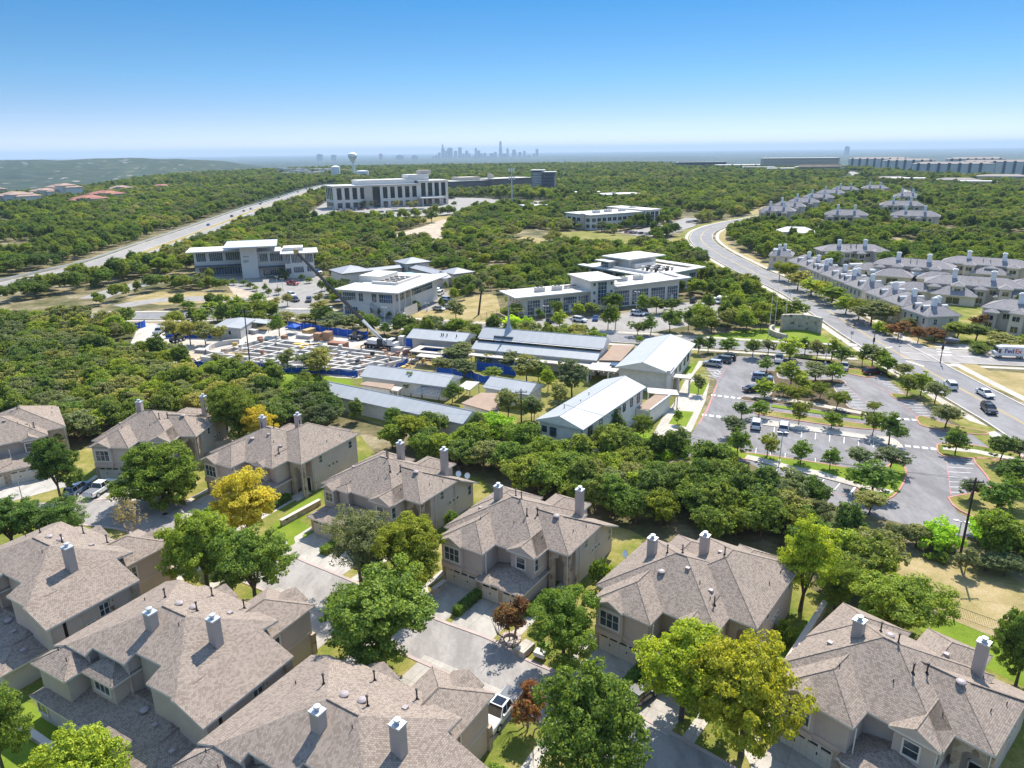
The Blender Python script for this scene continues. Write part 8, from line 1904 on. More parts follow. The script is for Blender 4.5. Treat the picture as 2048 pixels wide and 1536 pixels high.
for u, v, lb in ((330, 1028, 'round iron manhole cover in the shaded cul-de-sac'), (1760, 900, 'round manhole cover in the school car park, right lane')): 
    p = at(u, v); m = MB(); m.lathe(p.x, p.y, [(.4, .03), (.4, .034), (0, .035)], 16); tag(m.build('manhole_cover', M['dark_metal']), lb, 'manhole cover')
# stone ring under the red tree, air conditioners
p = at(1021, 1281); t = thing('stone_ring', 'ring of pink stones round the foot of the small red-leaved tree', 'stone ring', (p.x, p.y, 0))
for i in range(11):
    m = MB(); a = i*2*math.pi/11; m.obox(1.0*math.cos(a), 1.0*math.sin(a), 0, .35, .5, .36, a+1.57); m.build('stone', M['kerb_pink'], t)
for u, v, lb in ((1577, 1284, 'round-cornered air conditioner beside the dark shrub at the long wall'), (1584, 1277, 'second air conditioner behind the first at the long wall'), (250, 1366, 'air conditioner at the garden corner of the left edge house'), (600, 1420, 'air conditioner by the garden house side windows')):
    p = at(u, v); t = thing('air_conditioner', lb, 'air conditioner', (p.x, p.y, 0), R(-38)); block(t, -.42, -.42, .05, .42, .42, .95, 'hvac', 'casing'); m = MB(); m.lathe(0, 0, [(.36, .95), (.36, 1.0), (0, 1.01)], 12); m.build('fan_grille', M['dark_metal'], t)
for i, (u, v) in enumerate(((572, 1092), (1062, 1296))):
    p = at(u, v); t = thing('hydrant' if i == 0 else 'bin', 'small white ornament on the bright lawn below the stone wall' if i == 0 else 'green box on the grass beside the storm drain', 'ornament' if i == 0 else 'box', (p.x, p.y, 0)); m = MB(); m.lathe(0, 0, [(.22, 0), (.24, .4), (.15, .5), (.2, .7), (0, .85)], 10); m.build('body', M['white_paint' if i == 0 else 'steel_blue'], t, True)
# play lawn mounds and slide beside the building site
for u, v, r, h, lb in ((575, 765, 5.0, 1.6, 'bright green play mound beside the building site'), (545, 752, 3.5, 1.2, 'smaller green play mound left of the big one')):
    p = at(u, v); m = MB(); m.lathe(p.x, p.y, [(r, 0.0), (r*.8, h*.35), (r*.5, h*.8), (r*.2, h), (0, h*1.02)], 18); tag(m.build('play_mound', M['lush_grass'], None, True), lb, 'mound')
# wooden fence pieces behind the third house from the left
fence_run('timber_fence', 'bleached wooden fence at the back corner of the house with the white pickup', 'fence', px([(430, 905), (462, 898), (470, 880)]), 2.2, 'timber_pale' if 'timber_pale' in M else 'stucco_pale', posts=False)
# three people on the side street
def person(label, u, v, top, legs, ang):
    p = at(u, v); t = thing('person', label, 'person', (p.x, p.y, 0.03), ang)
    J = [((0, 0, .96), .15), ((0, 0, 1.2), .14), ((0, 0, 1.42), .13), ((0, 0, 1.53), .06), ((0, .01, 1.66), .10), ((0, .01, 1.76), .075),
         ((.19, 0, 1.42), .06), ((.25, -.02, 1.14), .045), ((.24, .1, .9), .035), ((.24, .14, .8), .03), ((-.19, 0, 1.42), .06), ((-.25, -.02, 1.14), .045), ((-.24, .08, .9), .035), ((-.24, .12, .8), .03),
         ((.1, 0, .9), .1), ((.11, .03, .5), .07), ((.11, -.02, .09), .045), ((.11, .14, .05), .04), ((-.1, 0, .9), .1), ((-.11, .08, .5), .07), ((-.12, .1, .09), .045), ((-.12, .26, .05), .04)]
    E = [(0, 1), (1, 2), (2, 3), (3, 4), (4, 5), (2, 6), (6, 7), (7, 8), (8, 9), (2, 10), (10, 11), (11, 12), (12, 13), (0, 14), (14, 15), (15, 16), (16, 17), (0, 18), (18, 19), (19, 20), (20, 21)]
    me = bpy.data.meshes.new('body'); me.from_pydata([j[0] for j in J], E, []); o = bpy.data.objects.new('body', me); COL.objects.link(o); o.parent = t; me.materials.append(M['skin'])
    md = o.modifiers.new('skin', 'SKIN'); 
    for sv, j in zip(me.skin_vertices[0].data, J): sv.radius = (j[1], j[1])
    me.skin_vertices[0].data[0].use_root = True; o.modifiers.new('sub', 'SUBSURF').levels = 1
    c = MB(); c.lathe(0, 0, [(.2, .94), (.2, 1.2), (.215, 1.4), (.12, 1.5), (.07, 1.52)], 10); c.build('shirt', M[top], t, True)
    for x, y in ((.1, .02), (-.11, .06)):
        c = MB(); c.tube((x, y-.02, .98), (x*1.1, y+.02, .5), .12, .095, 8); c.tube((x*1.1, y+.02, .5), (x*1.15, y, .12), .095, .075, 8); c.build('trousers', M[legs], t)
    c = MB(); c.lathe(0, .01, [(.115, 1.66), (.12, 1.72), (.1, 1.79), (0, 1.83)], 10); c.build('cap', M[top], t, True)
plain('skin', (0.42, 0.26, 0.18, 1), 0.6, 0.05, 2); plain('cloth_red', (0.22, 0.07, 0.05, 1), 0.9, 0.1, 2); plain('cloth_dark', (0.04, 0.04, 0.05, 1), 0.9, 0.1, 2); plain('cloth_tan', (0.36, 0.28, 0.2, 1), 0.9, 0.1, 2)
for i, (a_, b_, tp, lg) in enumerate(((1718, 178, 'cloth_dark', 'cloth_dark'), (1736, 180, 'cloth_red', 'cloth_dark'), (1758, 184, 'cloth_red', 'cloth_tan'))):
    u, v = Zp(CS, (a_, b_)); person('%s of three people standing on the side street beside the crane, counted from the left' % ORD[i], u, v, tp, lg, 1.0*i)
# ================================================================ planted trees, place by place
def grove(place, group, box, rows, kinds=('park0', 'park1', 'park2', 'park3'), cat='tree'):
    """trees read from one crop: (u, v foot, v top, crown width[, kind[, leaf]]); labels count them from the left"""
    k = (box[2]-box[0])/2048.0
    rows = sorted(rows, key=lambda r: r[0]); n = len(rows)
    for i, r in enumerate(rows):
        key = r[4] if len(r) > 4 and r[4] else kinds[(i*7+n) % len(kinds)]
        o = tree_px(key, box[0]+r[0]*k, box[1]+r[1]*k, box[1]+(r[2]+(r[1]-r[2])*(0.08 if box == Z7 else 0))*k, r[3]*k*(0.86 if box == Z7 else 1), '%s from the left of the %s' % (ORD[i], place), group, r[5] if len(r) > 5 else None, cat)
        TAKEN.append((o.location.x, o.location.y, max(1.5, o.scale[0]*2.2)))
TAKEN = []
grove('bushes dotting the dry field at the right edge', 'bushes on the dry field', Z7, [(1475, 1372, 1335, 75, 'bush2'), (1560, 1400, 1330, 90, 'mesq', 'leaf_green'), (1690, 1465, 1300, 130, 'park1'), (1800, 1440, 1330, 190, 'wood2'), (1930, 1480, 1340, 220, 'wood5'), (2020, 1440, 1290, 160, 'wood2'), (1400, 1300, 1170, 190, 'wood5'), (1300, 1290, 1150, 180, 'wood2'), (1500, 1290, 1190, 160, 'wood4')], cat='bush')
grove('young trees inside the school car park', 'young trees in the school car park', Z7, [(505, 762, 622, 150), (705, 808, 645, 142), (880, 838, 688, 122), (1055, 840, 695, 170, 'park1'), (1235, 692, 478, 200, 'park0'), (1132, 985, 775, 290, 'park2'), (1240, 850, 690, 215), (325, 765, 572, 150, 'park2'), (350, 535, 425, 125, 'park0'),
    (300, 640, 515, 160, 'park1'), (455, 528, 408, 132), (695, 568, 418, 130, 'park3'), (890, 592, 475, 130, 'park2'), (500, 258, 152, 130, 'park0'), (645, 350, 175, 195, 'park0', 'leaf_green'), (795, 310, 190, 175, 'park1'), (895, 310, 180, 135, 'park2'), (490, 405, 278, 155, 'park2'), (690, 440, 335, 155, 'park3'), (820, 420, 310, 135, 'park3'), (920, 480, 358, 160), (1145, 500, 430, 110), (1135, 640, 485, 150, 'park3'), (720, 380, 270, 150, 'park0'), (600, 400, 320, 120, 'park3')])
grove('trees along the right side of the school car park', 'trees between the school car park and the main road', Z7, [(1345, 395, 250, 150), (1425, 395, 235, 135, 'park2'), (1510, 440, 295, 145, 'park1'), (1572, 590, 432, 195, 'park1'), (1632, 748, 566, 155, 'park2'), (1900, 800, 608, 185, 'park1', 'leaf_dark'), (1720, 1020, 880, 150, 'park1'), (1880, 1100, 885, 230, 'park2'), (1985, 960, 750, 250, 'park0'), (2010, 790, 640, 180, 'park1'), (1960, 1060, 840, 180, 'park2'), (1115, 1110, 955, 215, 'park1'), (1220, 268, 130, 140, 'park2'), (1320, 290, 190, 125, 'park1')])
grove('street trees behind the school car park', 'street trees behind the school car park', Z7, [(90, 140, 18, 120, 'park0'), (150, 135, 25, 100, 'park0'), (270, 142, 30, 135, 'park2'), (415, 166, 45, 115, 'park1', 'leaf_dark'), (510, 150, 50, 105, 'park1'), (640, 178, 32, 175, 'park2'), (730, 150, 35, 115, 'park0'), (800, 188, 48, 110, 'park1'), (890, 180, 33, 125, 'park0'), (950, 200, 88, 145, 'park0'), (1075, 210, 73, 105, 'park0'), (1135, 220, 80, 150, 'park1'), (1180, 240, 95, 110, 'park0')])
grove('trees standing in the school courtyards', 'trees in the school courtyards', Z1, [(860, 405, 232, 180, 'park0'), (1215, 495, 312, 175, 'park0'), (90, 290, 38, 190, 'park1'), (1130, 240, 105, 180, 'park1'), (1270, 150, -10, 240, 'park1'), (1320, 275, 128, 200, 'park1'), (1500, 180, 72, 170, 'park1'), (1560, 292, 188, 175, 'park2'), (1720, 200, 58, 200, 'park1'), (1850, 320, 100, 230, 'park1'), (1950, 310, 120, 180, 'park0'), (2030, 395, 188, 130, 'park2'), (1690, 660, 375, 210, 'park1'), (1890, 650, 440, 180, 'park0')])
grove('trees around the two-storey school wing', 'trees beside the two-storey school wing', Z2, [(560, 720, 335, 340, 'park1'), (420, 820, 590, 190, 'park1'), (1040, 1175, 870, 225, 'park0', 'leaf_dark'), (1330, 1215, 925, 235, 'park3'), (1700, 1012, 845, 100, 'park2'), (1700, 1320, 1100, 285, 'park1'), (1920, 695, 485, 140, 'park1'), (150, 990, 720, 200, 'park1'), (1290, 150, 55, 90, 'park2')])
grove('trees on and around the construction site', 'trees left standing on the construction site', CS, [(1050, 210, 78, 115, 'park0'), (1100, 425, 288, 95, 'park1'), (1270, 440, 285, 190, 'park1'), (990, 475, 343, 95, 'park0'), (1210, 515, 408, 125, 'park0', 'leaf_dark'), (390, 345, 248, 135, 'park1'), (440, 255, 110, 120, 'park1'), (530, 262, 118, 120, 'park1'), (620, 262, 128, 115, 'park1'), (705, 255, 150, 95, 'park1'), (695, 408, 310, 75, 'park1'), (805, 402, 318, 85, 'park1'), (1380, 186, 78, 155, 'park1'), (1480, 190, 84, 135, 'park1'), (1565, 186, 88, 110, 'park1'), (1665, 205, 133, 95, 'park0'), (1780, 240, 184, 55, 'park0')])
grove('trees along the side street behind the construction site', 'street trees along the side street', CS, [(585, 125, 58, 95, 'park0'), (690, 126, 62, 100, 'park0'), (1100, 128, 68, 100), (1200, 132, 78, 110, 'park1'), (1260, 134, 68, 115, 'park0'), (1840, 192, 108, 95, 'park1'), (430, 130, 72, 110, 'park1'), (1290, 78, 2, 95, 'park1'), (800, 60, -20, 110, 'park2'), (900, 70, 0, 110, 'park3'), (1010, 90, 30, 80, 'park0'), (520, 60, 0, 90, 'park2'), (650, 70, 10, 120, 'park2')], ('park0', 'park1'))
grove('trees in front of the stair-tower office', 'trees in the car park of the stair-tower office', Z6, [(590, 712, 543, 115, 'park3'), (620, 785, 628, 145, 'park2'), (790, 690, 548, 115, 'park2'), (905, 675, 558, 135, 'park1', 'leaf_dark'), (440, 705, 608, 85, 'park0'), (200, 705, 578, 200, 'park1', 'leaf_dark'), (1050, 795, 573, 150, 'park0'), (1115, 798, 580, 130, 'park0'), (1310, 855, 733, 160, 'park3'), (1430, 850, 662, 155, 'park0'), (1360, 655, 468, 105, 'park2'), (1480, 655, 508, 155, 'park1', 'leaf_dark'), (1610, 655, 518, 200, 'park1', 'leaf_dark'), (1600, 815, 618, 175, 'park0'), (1680, 740, 618, 130, 'park2'), (1765, 815, 598, 135, 'park0'), (1860, 735, 558, 125, 'park2'), (1942, 630, 478, 105, 'park0'), (1970, 820, 688, 125, 'park3')])
grove('bushes between the hall roofs and the office car park', 'bushes behind the main school hall', Z6, [(200, 790, 680, 150, 'mesq'), (330, 800, 690, 150, 'mesq'), (660, 830, 750, 120, 'mesq', 'leaf_green'), (750, 835, 750, 120, 'mesq', 'leaf_green'), (840, 840, 760, 110, 'mesq', 'leaf_green'), (922, 838, 768, 65, 'park0')], cat='bush')
grove('trees round the flagpoles and the stone monument', 'trees round the stone monument', (1100, 440, 1783, 800), [(1060, 668, 528, 105, 'park1'), (1175, 675, 543, 135, 'park0'), (1262, 655, 540, 100, 'park3'), (1455, 606, 468, 150, 'park0', 'leaf_dark'), (1230, 565, 448, 135, 'park2'), (1120, 525, 423, 85, 'park2'), (965, 670, 585, 90, 'park3'), (890, 600, 490, 85, 'park2'), (945, 540, 440, 75, 'park2')])
grove('trees along the far pavement of the main road', 'trees between the main road and the row houses', (1400, 400, 2048, 740), [(500, 505, 392, 110, 'park3'), (560, 520, 400, 110, 'park3'), (615, 570, 448, 145, 'park1'), (700, 605, 488, 155, 'park2'), (765, 630, 520, 115, 'park3'), (830, 660, 528, 185, 'park2'), (920, 720, 600, 130, 'park2'), (1000, 760, 628, 160, 'park3'), (1080, 790, 640, 190, 'park1'), (1160, 790, 660, 170, 'park1'), (1280, 780, 668, 125, 'park1'), (1130, 835, 768, 80, 'mesq', 'leaf_bright'), (1180, 850, 790, 80, 'mesq', 'leaf_green'), (1250, 880, 768, 135, 'park1', 'leaf_red'), (1375, 905, 798, 95, 'park1', 'leaf_red'), (1480, 895, 808, 125, 'park1', 'leaf_red'), (1620, 890, 770, 170, 'park1', 'leaf_dark'), (1740, 895, 780, 170, 'park1', 'leaf_dark'), (1900, 930, 845, 210, 'park1'), (2025, 930, 845, 90, 'park2'), (1750, 968, 900, 140, 'mesq', 'leaf_dark'), (1310, 840, 740, 100, 'park1')])
grove('trees among the grey-roofed blocks', 'trees among the grey-roofed blocks', (1580, 460, 2048, 700), [(560, 320, 250, 90, 'park1'), (640, 330, 280, 70, 'park3'), (700, 370, 300, 100, 'park1'), (1100, 560, 460, 90, 'park2'), (1170, 590, 470, 140, 'park2'), (1240, 600, 500, 90, 'park2'), (1300, 380, 320, 130, 'park1'), (1680, 480, 410, 120, 'park1'), (1900, 560, 490, 90, 'park3'), (1510, 420, 370, 110, 'park1'), (800, 290, 225, 110, 'park1'), (1640, 880, 740, 130, 'park1', 'leaf_red')])
grove('trees near the courtyard building and its dry field', 'trees round the dry field', Z5, [(985, 640, 468, 85, 'park2'), (1165, 735, 608, 95, 'park1', 'leaf_green'), (1100, 760, 670, 100, 'park2'), (1460, 735, 555, 95, 'park0', 'leaf_dark'), (1640, 875, 605, 195, 'park1'), (1520, 490, 368, 65, 'park0', 'leaf_dark'), (1620, 620, 435, 115, 'park2'), (1735, 600, 455, 95, 'park1', 'leaf_green'), (1820, 545, 398, 125, 'park2'), (1955, 520, 448, 75, 'park2'), (1130, 940, 825, 150, 'park1'), (1365, 930, 862, 125, 'park1'), (1765, 945, 846, 185, 'park1'), (720, 815, 698, 55, 'park0'), (830, 820, 738, 60, 'park0'), (60, 490, 358, 95, 'park0'), (110, 530, 440, 70, 'park2'), (1860, 370, 250, 60, 'park0', 'leaf_dark'), (2060, 480, 330, 130, 'park1')])
grove('trees round the butterfly-roof office', 'trees round the pale three-storey office', Z4, [(1370, 715, 590, 120, 'park1'), (1600, 720, 610, 110, 'park0'), (1720, 760, 660, 120, 'park2'), (1145, 640, 560, 90, 'park0', 'leaf_dark'), (530, 790, 690, 130, 'park0'), (690, 800, 700, 110, 'park2'), (790, 850, 740, 140, 'park0'), (890, 880, 790, 130, 'park0'), (1040, 900, 755, 110, 'park0', 'leaf_dark'), (1080, 970, 830, 110, 'park0', 'leaf_dark'), (1380, 1120, 920, 170, 'park1'), (1240, 940, 830, 120, 'park1'), (1920, 900, 700, 110, 'park0'), (1950, 620, 430, 150, 'park1'), (1880, 1090, 920, 170, 'park1'), (920, 1060, 910, 240, 'mesq', 'leaf_bright'), (590, 1120, 940, 110, 'park0'), (420, 1080, 940, 130, 'park2'), (200, 1050, 900, 160, 'park0'), (1200, 1180, 980, 170, 'park1'), (60, 480, 300, 170, 'mesq', 'leaf_bright'), (140, 380, 120, 160, 'park2'), (380, 540, 430, 100, 'park2'), (40, 340, 80, 150, 'park2')])
grove('dark trees in the car parks of the far offices', 'trees in the far car parks', (600, 270, 1283, 500), [(790, 525, 450, 75, 'park0', 'leaf_dark'), (860, 465, 430, 30, 'park0'), (1015, 452, 425, 25, 'park0', 'leaf_dark'), (925, 430, 398, 35, 'park1'), (1060, 425, 395, 30, 'park1'), (1110, 418, 390, 25, 'park0'), (660, 450, 400, 40, 'park1'), (690, 430, 395, 40, 'park1'), (580, 440, 390, 40, 'park1'), (430, 440, 395, 30, 'park1'), (380, 440, 395, 45, 'park1'), (520, 480, 455, 22, 'park0'), (1880, 600, 560, 40, 'park1'), (1600, 560, 500, 90, 'park1'), (1810, 580, 520, 80, 'park1'), (1500, 640, 590, 80, 'park1', 'leaf_dark')])
# ================================================================ the woods
WOODS = [('leafy tree of the dense dark green wood left of the construction site', 'trees of the left-hand wood', px([(-260, 720), (0, 660), (200, 680), (240, 725), (330, 764), (470, 788), (560, 805), (640, 840), (690, 872), (640, 890), (540, 905), (450, 870), (330, 850), (200, 885), (150, 905), (110, 920), (0, 935), (-260, 960)]), 4.1),
         ('leafy tree of the thick green wood belt between the townhouses and the school', 'trees of the wood belt', px([(640, 842), (760, 878), (900, 893), (1060, 928), (1200, 945), (1330, 955), (1440, 970), (1530, 1012), (1640, 1066), (1760, 1108), (1900, 1118), (1880, 1140), (1760, 1160), (1690, 1190), (1640, 1200), (1590, 1130), (1430, 1110), (1330, 1092), (1255, 1085), (1230, 1050), (1100, 1000), (985, 985), (960, 955), (870, 930), (740, 900), (700, 868)]), 3.7),
         ('scrubby tree beside the dry field at the right edge, below the car park', 'scrub at the right edge', px([(1900, 1118), (2048, 1140), (2300, 1170), (2300, 1230), (2048, 1190), (1930, 1170)]), 4.4),
         ('grey-green tree in the thicket left of the construction site entrance', 'trees of the thicket by the site entrance', px([(-260, 645), (0, 640), (150, 640), (255, 655), (262, 690), (200, 672), (0, 660), (-260, 720)]), 5.0)]
EXB = [(min(p[0] for p in q), min(p[1] for p in q), max(p[0] for p in q), max(p[1] for p in q), q) for q in EXC]
def allowed(P, buf=0.0):
    ok = np.ones(len(P), bool)
    offs = [(0, 0)]+([(buf, 0), (-buf, 0), (0, buf), (0, -buf)] if buf else [])
    for x0, y0, x1, y1, q in EXB:
        near = ok & (P[:, 0] > x0-buf) & (P[:, 0] < x1+buf) & (P[:, 1] > y0-buf) & (P[:, 1] < y1+buf)
        idx = np.nonzero(near)[0]
        if len(idx) == 0: continue
        for ox, oy in offs:
            h = in_poly(P[idx]+np.array([ox, oy]), q); ok[idx[h]] = False
    return ok
wr = np.random.default_rng(77); cand = []
for wi, (lb, gr, poly, sp) in enumerate(WOODS):
    P = spaced(wr, poly, sp); P = P[allowed(P, 1.2)]
    for x, y in P: cand.append((math.hypot(x, y), x, y, wi))
cand.sort(); near, rest = cand[:280], cand[280:]
wk = {0: ['wood0', 'wood1', 'wood2', 'wood3', 'wood4', 'wood5', 'wood2', 'wood5'], 1: ['wood0', 'wood1', 'wood3', 'wood4', 'wood6', 'wood1', 'wood5', 'wood7', 'wood0'], 2: ['wood5', 'wood0', 'wood2', 'wood5'], 3: ['wood2', 'wood5', 'wood2', 'wood6']}
WN = {}
for d, x, y, wi in near:
    ks_ = wk[wi]; key = ks_[int(wr.integers(len(ks_)))]; s = float(wr.uniform(0.85, 1.22))*PROTO[key][3]
    lb, gr = WOODS[wi][0], WOODS[wi][1]
    o = plant(key, (x, y, 0), lb, 'tree', gr, s, None)
    WN.setdefault(key, o)
for lb, u, v, w in (('bright lime mesquite bush in front of the long school roof', 985, 868, 78), ('bright lime mesquite bush below the entrance lawn of the school', 1300, 915, 90), ('lime mesquite bush at the corner of the two-storey wing', 1235, 920, 60), ('bright lime bush at the car park edge above the wood', 1425, 935, 70), ('lime bush right of the leaning utility pole', 1985, 1082, 80), ('lime bush left of the leaning utility pole', 1870, 1095, 78), ('small lime bush in the wood left of the building site', 175, 690, 55), ('lime bush at the wood edge by the timber pile', 200, 715, 40)):
    p = at(u, v); d_ = (p-Vector((0, 0, CAM_H))).dot(_f); plant('mesq', (p.x, p.y, 0), lb, 'bush', None, 3.8, w*d_/CAM_F*1.1)
# ---- everything beyond the nearest three hundred: one object that scatters crowns over the land
KIND = ['wood0', 'wood1', 'wood2', 'wood3', 'wood4', 'wood5', 'wood6', 'wood7']
SRC = []
for k_ in KIND:
    o = WN.get(k_)
    SRC.append([c for c in CHILD[o.name] if c.name.startswith('crown')][0])
def lowtree(seed, mat, rx, rz, h):
    rng = np.random.default_rng(seed); C, N = crown_points(rng, 26, 9, rx, rz, h-rz, 1.0, 'dome'); return quads_mesh('crown', leaf_quads(rng, C, N, 1.0), M[mat])
pts, kk, sc, zz = [], [], [], []
for d, x, y, wi in rest:
    pts.append((x, y)); kk.append(KIND.index(wk[wi][int(wr.integers(len(wk[wi])))])); sc.append(wr.uniform(0.9, 1.25)); zz.append(0.0)
NEARX = [w[2] for w in WOODS]
def scatter(d0, d1, sp, smin, smax, a0=-43, a1=43, dens=0.97, buf=1.5):
    a0, a1 = R(a0), R(a1); x0, x1 = d1*math.sin(a0), d1*math.sin(a1)
    poly = [(math.sin(a0)*d0, math.cos(a0)*d0*0.9), (math.sin(a0)*d1, math.cos(a0)*d1)]+[(math.sin(a0+(a1-a0)*i/12)*d1, math.cos(a0+(a1-a0)*i/12)*d1) for i in range(1, 12)]+[(math.sin(a1)*d1, math.cos(a1)*d1), (math.sin(a1)*d0, math.cos(a1)*d0*0.9)]+[(math.sin(a1-(a1-a0)*i/12)*d0, math.cos(a1-(a1-a0)*i/12)*d0) for i in range(1, 12)]
    P = spaced(wr, poly, sp)
    d = np.hypot(P[:, 0], P[:, 1]); P = P[(d >= d0) & (d < d1)]
    P = P[allowed(P, buf)]
    for q in NEARX: P = P[~in_poly(P, q)]
    # open patches in the wood
    n = np.sin(P[:, 0]*0.021+1.3)*np.sin(P[:, 1]*0.017+0.5)+0.6*np.sin(P[:, 0]*0.053+P[:, 1]*0.041)+0.4*np.sin(P[:, 0]*0.11-P[:, 1]*0.09)
    keep = (n < 0.98) & (wr.uniform(size=len(P)) < dens)
    if d0 < 400:
        for tx, ty, r in TAKEN: keep &= (P[:, 0]-tx)**2+(P[:, 1]-ty)**2 > (r+1.0)**2
    P = P[keep]; Z = ground_h(P[:, 0], P[:, 1])
    m = np.sin(P[:, 0]*0.013+2)*np.sin(P[:, 1]*0.011)+0.7*np.sin(P[:, 0]*0.031+P[:, 1]*0.023)
    for (x, y), z, q in zip(P, Z, m):
        pool = [0, 3, 0, 1, 4, 3] if q > 0.35 else [2, 5, 4, 1, 2, 6] if q < -0.35 else [0, 1, 2, 4, 5, 3, 7]
        pts.append((x, y)); zz.append(z); kk.append(pool[int(wr.integers(len(pool)))]); sc.append(wr.uniform(smin*0.85, smax*1.08)*(0.75 if wr.random() < .25 else 1))
scatter(95, 330, 4.8, 0.8, 1.2, buf=2.2)
scatter(330, 700, 6.0, 0.95, 1.45, buf=2.0)
scatter(700, 1300, 7.6, 1.05, 1.75, buf=3)
scatter(1300, 2750, 11, 1.25, 2.1, -41, 41, 1.0, 4)
n = len(pts); me = bpy.data.meshes.new('forest'); me.vertices.add(n)
me.vertices.foreach_set('co', np.concatenate([np.array(pts), np.array(zz)[:, None]], 1).astype(np.float32).ravel())
for nm, ty, arr in (('kind', 'INT', np.array(kk, np.int32)), ('size', 'FLOAT', np.array(sc, np.float32)), ('turn', 'FLOAT', wr.uniform(0, 6.28, n).astype(np.float32))):
    at_ = me.attributes.new(nm, ty, 'POINT'); at_.data.foreach_set('value', arr)
forest = bpy.data.objects.new('forest', me); COL.objects.link(forest); tag(forest, 'dense dark green woodland covering the land from the building site to the far ridges', 'forest', kind='stuff')
ng = bpy.data.node_groups.new('scatter_crowns', 'GeometryNodeTree')
ng.interface.new_socket('Geometry', in_out='INPUT', socket_type='NodeSocketGeometry'); ng.interface.new_socket('Geometry', in_out='OUTPUT', socket_type='NodeSocketGeometry')
gi, go = ng.nodes.new('NodeGroupInput'), ng.nodes.new('NodeGroupOutput'); join = ng.nodes.new('GeometryNodeJoinGeometry')
for s_ in SRC[::-1]:
    oi = ng.nodes.new('GeometryNodeObjectInfo'); oi.transform_space = 'ORIGINAL'; oi.inputs['Object'].default_value = s_; oi.inputs['As Instance'].default_value = True
    ng.links.new(oi.outputs['Geometry'], join.inputs[0])
def named(nm, ty):
    a = ng.nodes.new('GeometryNodeInputNamedAttribute'); a.data_type = ty; a.inputs['Name'].default_value = nm; return a.outputs['Attribute']
iop = ng.nodes.new('GeometryNodeInstanceOnPoints'); iop.inputs['Pick Instance'].default_value = True
ng.links.new(gi.outputs[0], iop.inputs['Points']); ng.links.new(join.outputs[0], iop.inputs['Instance'])
ng.links.new(named('kind', 'INT'), iop.inputs['Instance Index']); ng.links.new(named('size', 'FLOAT'), iop.inputs['Scale'])
cx_ = ng.nodes.new('ShaderNodeCombineXYZ'); ng.links.new(named('turn', 'FLOAT'), cx_.inputs[2])
er = ng.nodes.new('FunctionNodeEulerToRotation'); ng.links.new(cx_.outputs[0], er.inputs[0]); ng.links.new(er.outputs[0], iop.inputs['Rotation'])
ng.links.new(iop.outputs[0], go.inputs[0])
md = forest.modifiers.new('scatter', 'NODES'); md.node_group = ng
print('FOREST', n, 'near', len(near), 'rest', len(rest))
# ================================================================ the air
hb = MB(); hb.box(-52000, -52000, -110, 52000, 52000, 262)
hz_ = hb.build('haze', [bpy.data.materials.new('haze')]); tag(hz_, 'thin blue haze over the distant land', 'haze', kind='stuff')
hm = hz_.data.materials[0]; hm.use_nodes = True; hm.node_tree.nodes.clear()
ho = hm.node_tree.nodes.new('ShaderNodeOutputMaterial'); hv = hm.node_tree.nodes.new('ShaderNodeVolumePrincipled')
hv.inputs['Color'].default_value = (0.64, 0.83, 1.0, 1); hv.inputs['Density'].default_value = 0.000058; hv.inputs['Anisotropy'].default_value = 0.0
hm.node_tree.links.new(hv.outputs[0], ho.inputs['Volume'])
# ================================================================ camera, sun, sky
cam = bpy.data.cameras.new('camera'); co = bpy.data.objects.new('camera', cam); COL.objects.link(co)
cam.sensor_width = 36; cam.lens = CAM_F/2048*36; cam.clip_start = 0.5; cam.clip_end = 120000
co.location = (0, 0, CAM_H)
from mathutils import Matrix
co.rotation_euler = Matrix((( _r2.x, _u2.x, -_f.x), (_r2.y, _u2.y, -_f.y), (_r2.z, _u2.z, -_f.z))).to_euler()
scene.camera = co
SUN_AZ, SUN_EL = R(66), R(51.5)
sd = Vector((math.cos(SUN_AZ)*math.cos(SUN_EL), math.sin(SUN_AZ)*math.cos(SUN_EL), math.sin(SUN_EL)))
sl = bpy.data.lights.new('sun', 'SUN'); so = bpy.data.objects.new('sun', sl); COL.objects.link(so)
sl.energy = 2.6; sl.angle = R(0.5); sl.color = (1.0, 0.955, 0.88)
so.rotation_euler = sd.to_track_quat('Z', 'Y').to_euler(); so.location = (0, 0, 400)
w = bpy.data.worlds.new('World'); scene.world = w; w.use_nodes = True
nt = w.node_tree; nt.nodes.clear()
wo = nt.nodes.new('ShaderNodeOutputWorld'); bg = nt.nodes.new('ShaderNodeBackground')
sk = nt.nodes.new('ShaderNodeTexSky'); sk.sky_type = 'NISHITA'; sk.sun_disc = False
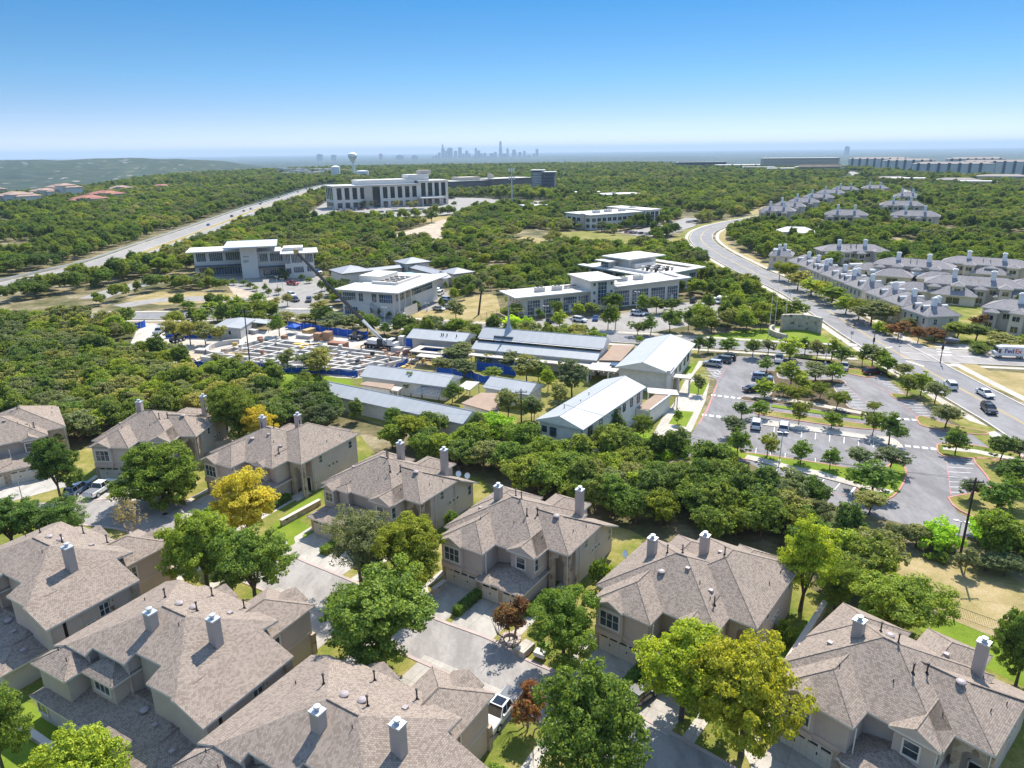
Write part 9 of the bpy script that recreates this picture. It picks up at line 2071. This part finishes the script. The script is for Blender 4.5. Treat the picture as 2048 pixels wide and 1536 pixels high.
sk.sun_elevation = SUN_EL; sk.sun_rotation = math.pi/2-SUN_AZ; sk.altitude = 200; sk.air_density = 1.0; sk.dust_density = 0.0; sk.ozone_density = 3.0
tcw = nt.nodes.new('ShaderNodeTexCoord')
mp = nt.nodes.new('ShaderNodeMapping'); mp.inputs['Scale'].default_value = (1, 1, 4.2); mp.inputs['Location'].default_value = (0, 0, 0.03)
nz = nt.nodes.new('ShaderNodeVectorMath'); nz.operation = 'NORMALIZE'
nt.links.new(tcw.outputs['Generated'], mp.inputs[0]); nt.links.new(mp.outputs[0], nz.inputs[0]); nt.links.new(nz.outputs[0], sk.inputs[0])
tn = nt.nodes.new('ShaderNodeMix'); tn.data_type = 'RGBA'; tn.blend_type = 'MULTIPLY'; tn.inputs[0].default_value = 1.0; tn.inputs[7].default_value = (1, 1, 1, 1)
sx = nt.nodes.new('ShaderNodeSeparateXYZ'); nt.links.new(tcw.outputs['Generated'], sx.inputs[0])
rp = nt.nodes.new('ShaderNodeValToRGB'); cr = rp.color_ramp
while len(cr.elements) < 6: cr.elements.new(0.5)
for e, (q, c) in zip(cr.elements, ((0.0, (0.43, 0.315, 0.275, 1)), (0.03, (0.42, 0.345, 0.305, 1)), (0.09, (0.275, 0.385, 0.37, 1)), (0.19, (0.112, 0.335, 0.40, 1)), (0.30, (0.85, 0.85, 0.78, 1)), (1.0, (1.15, 1.0, 0.84, 1)))): e.position = q; e.color = c
nt.links.new(sx.outputs[2], rp.inputs[0]); nt.links.new(rp.outputs[0], tn.inputs[7])
nt.links.new(sk.outputs[0], tn.inputs[6]); nt.links.new(tn.outputs[2], bg.inputs[0]); bg.inputs[1].default_value = 0.15
nt.links.new(bg.outputs[0], wo.inputs[0])
scene.view_settings.view_transform = 'Standard'; scene.view_settings.look = 'None'
scene.view_settings.exposure = 1.6; scene.view_settings.gamma = 1.0
cy = scene.cycles
cy.max_bounces = 6; cy.diffuse_bounces = 3; cy.glossy_bounces = 2; cy.transmission_bounces = 2; cy.transparent_max_bounces = 4
cy.volume_bounces = 0; cy.caustics_reflective = False; cy.caustics_refractive = False
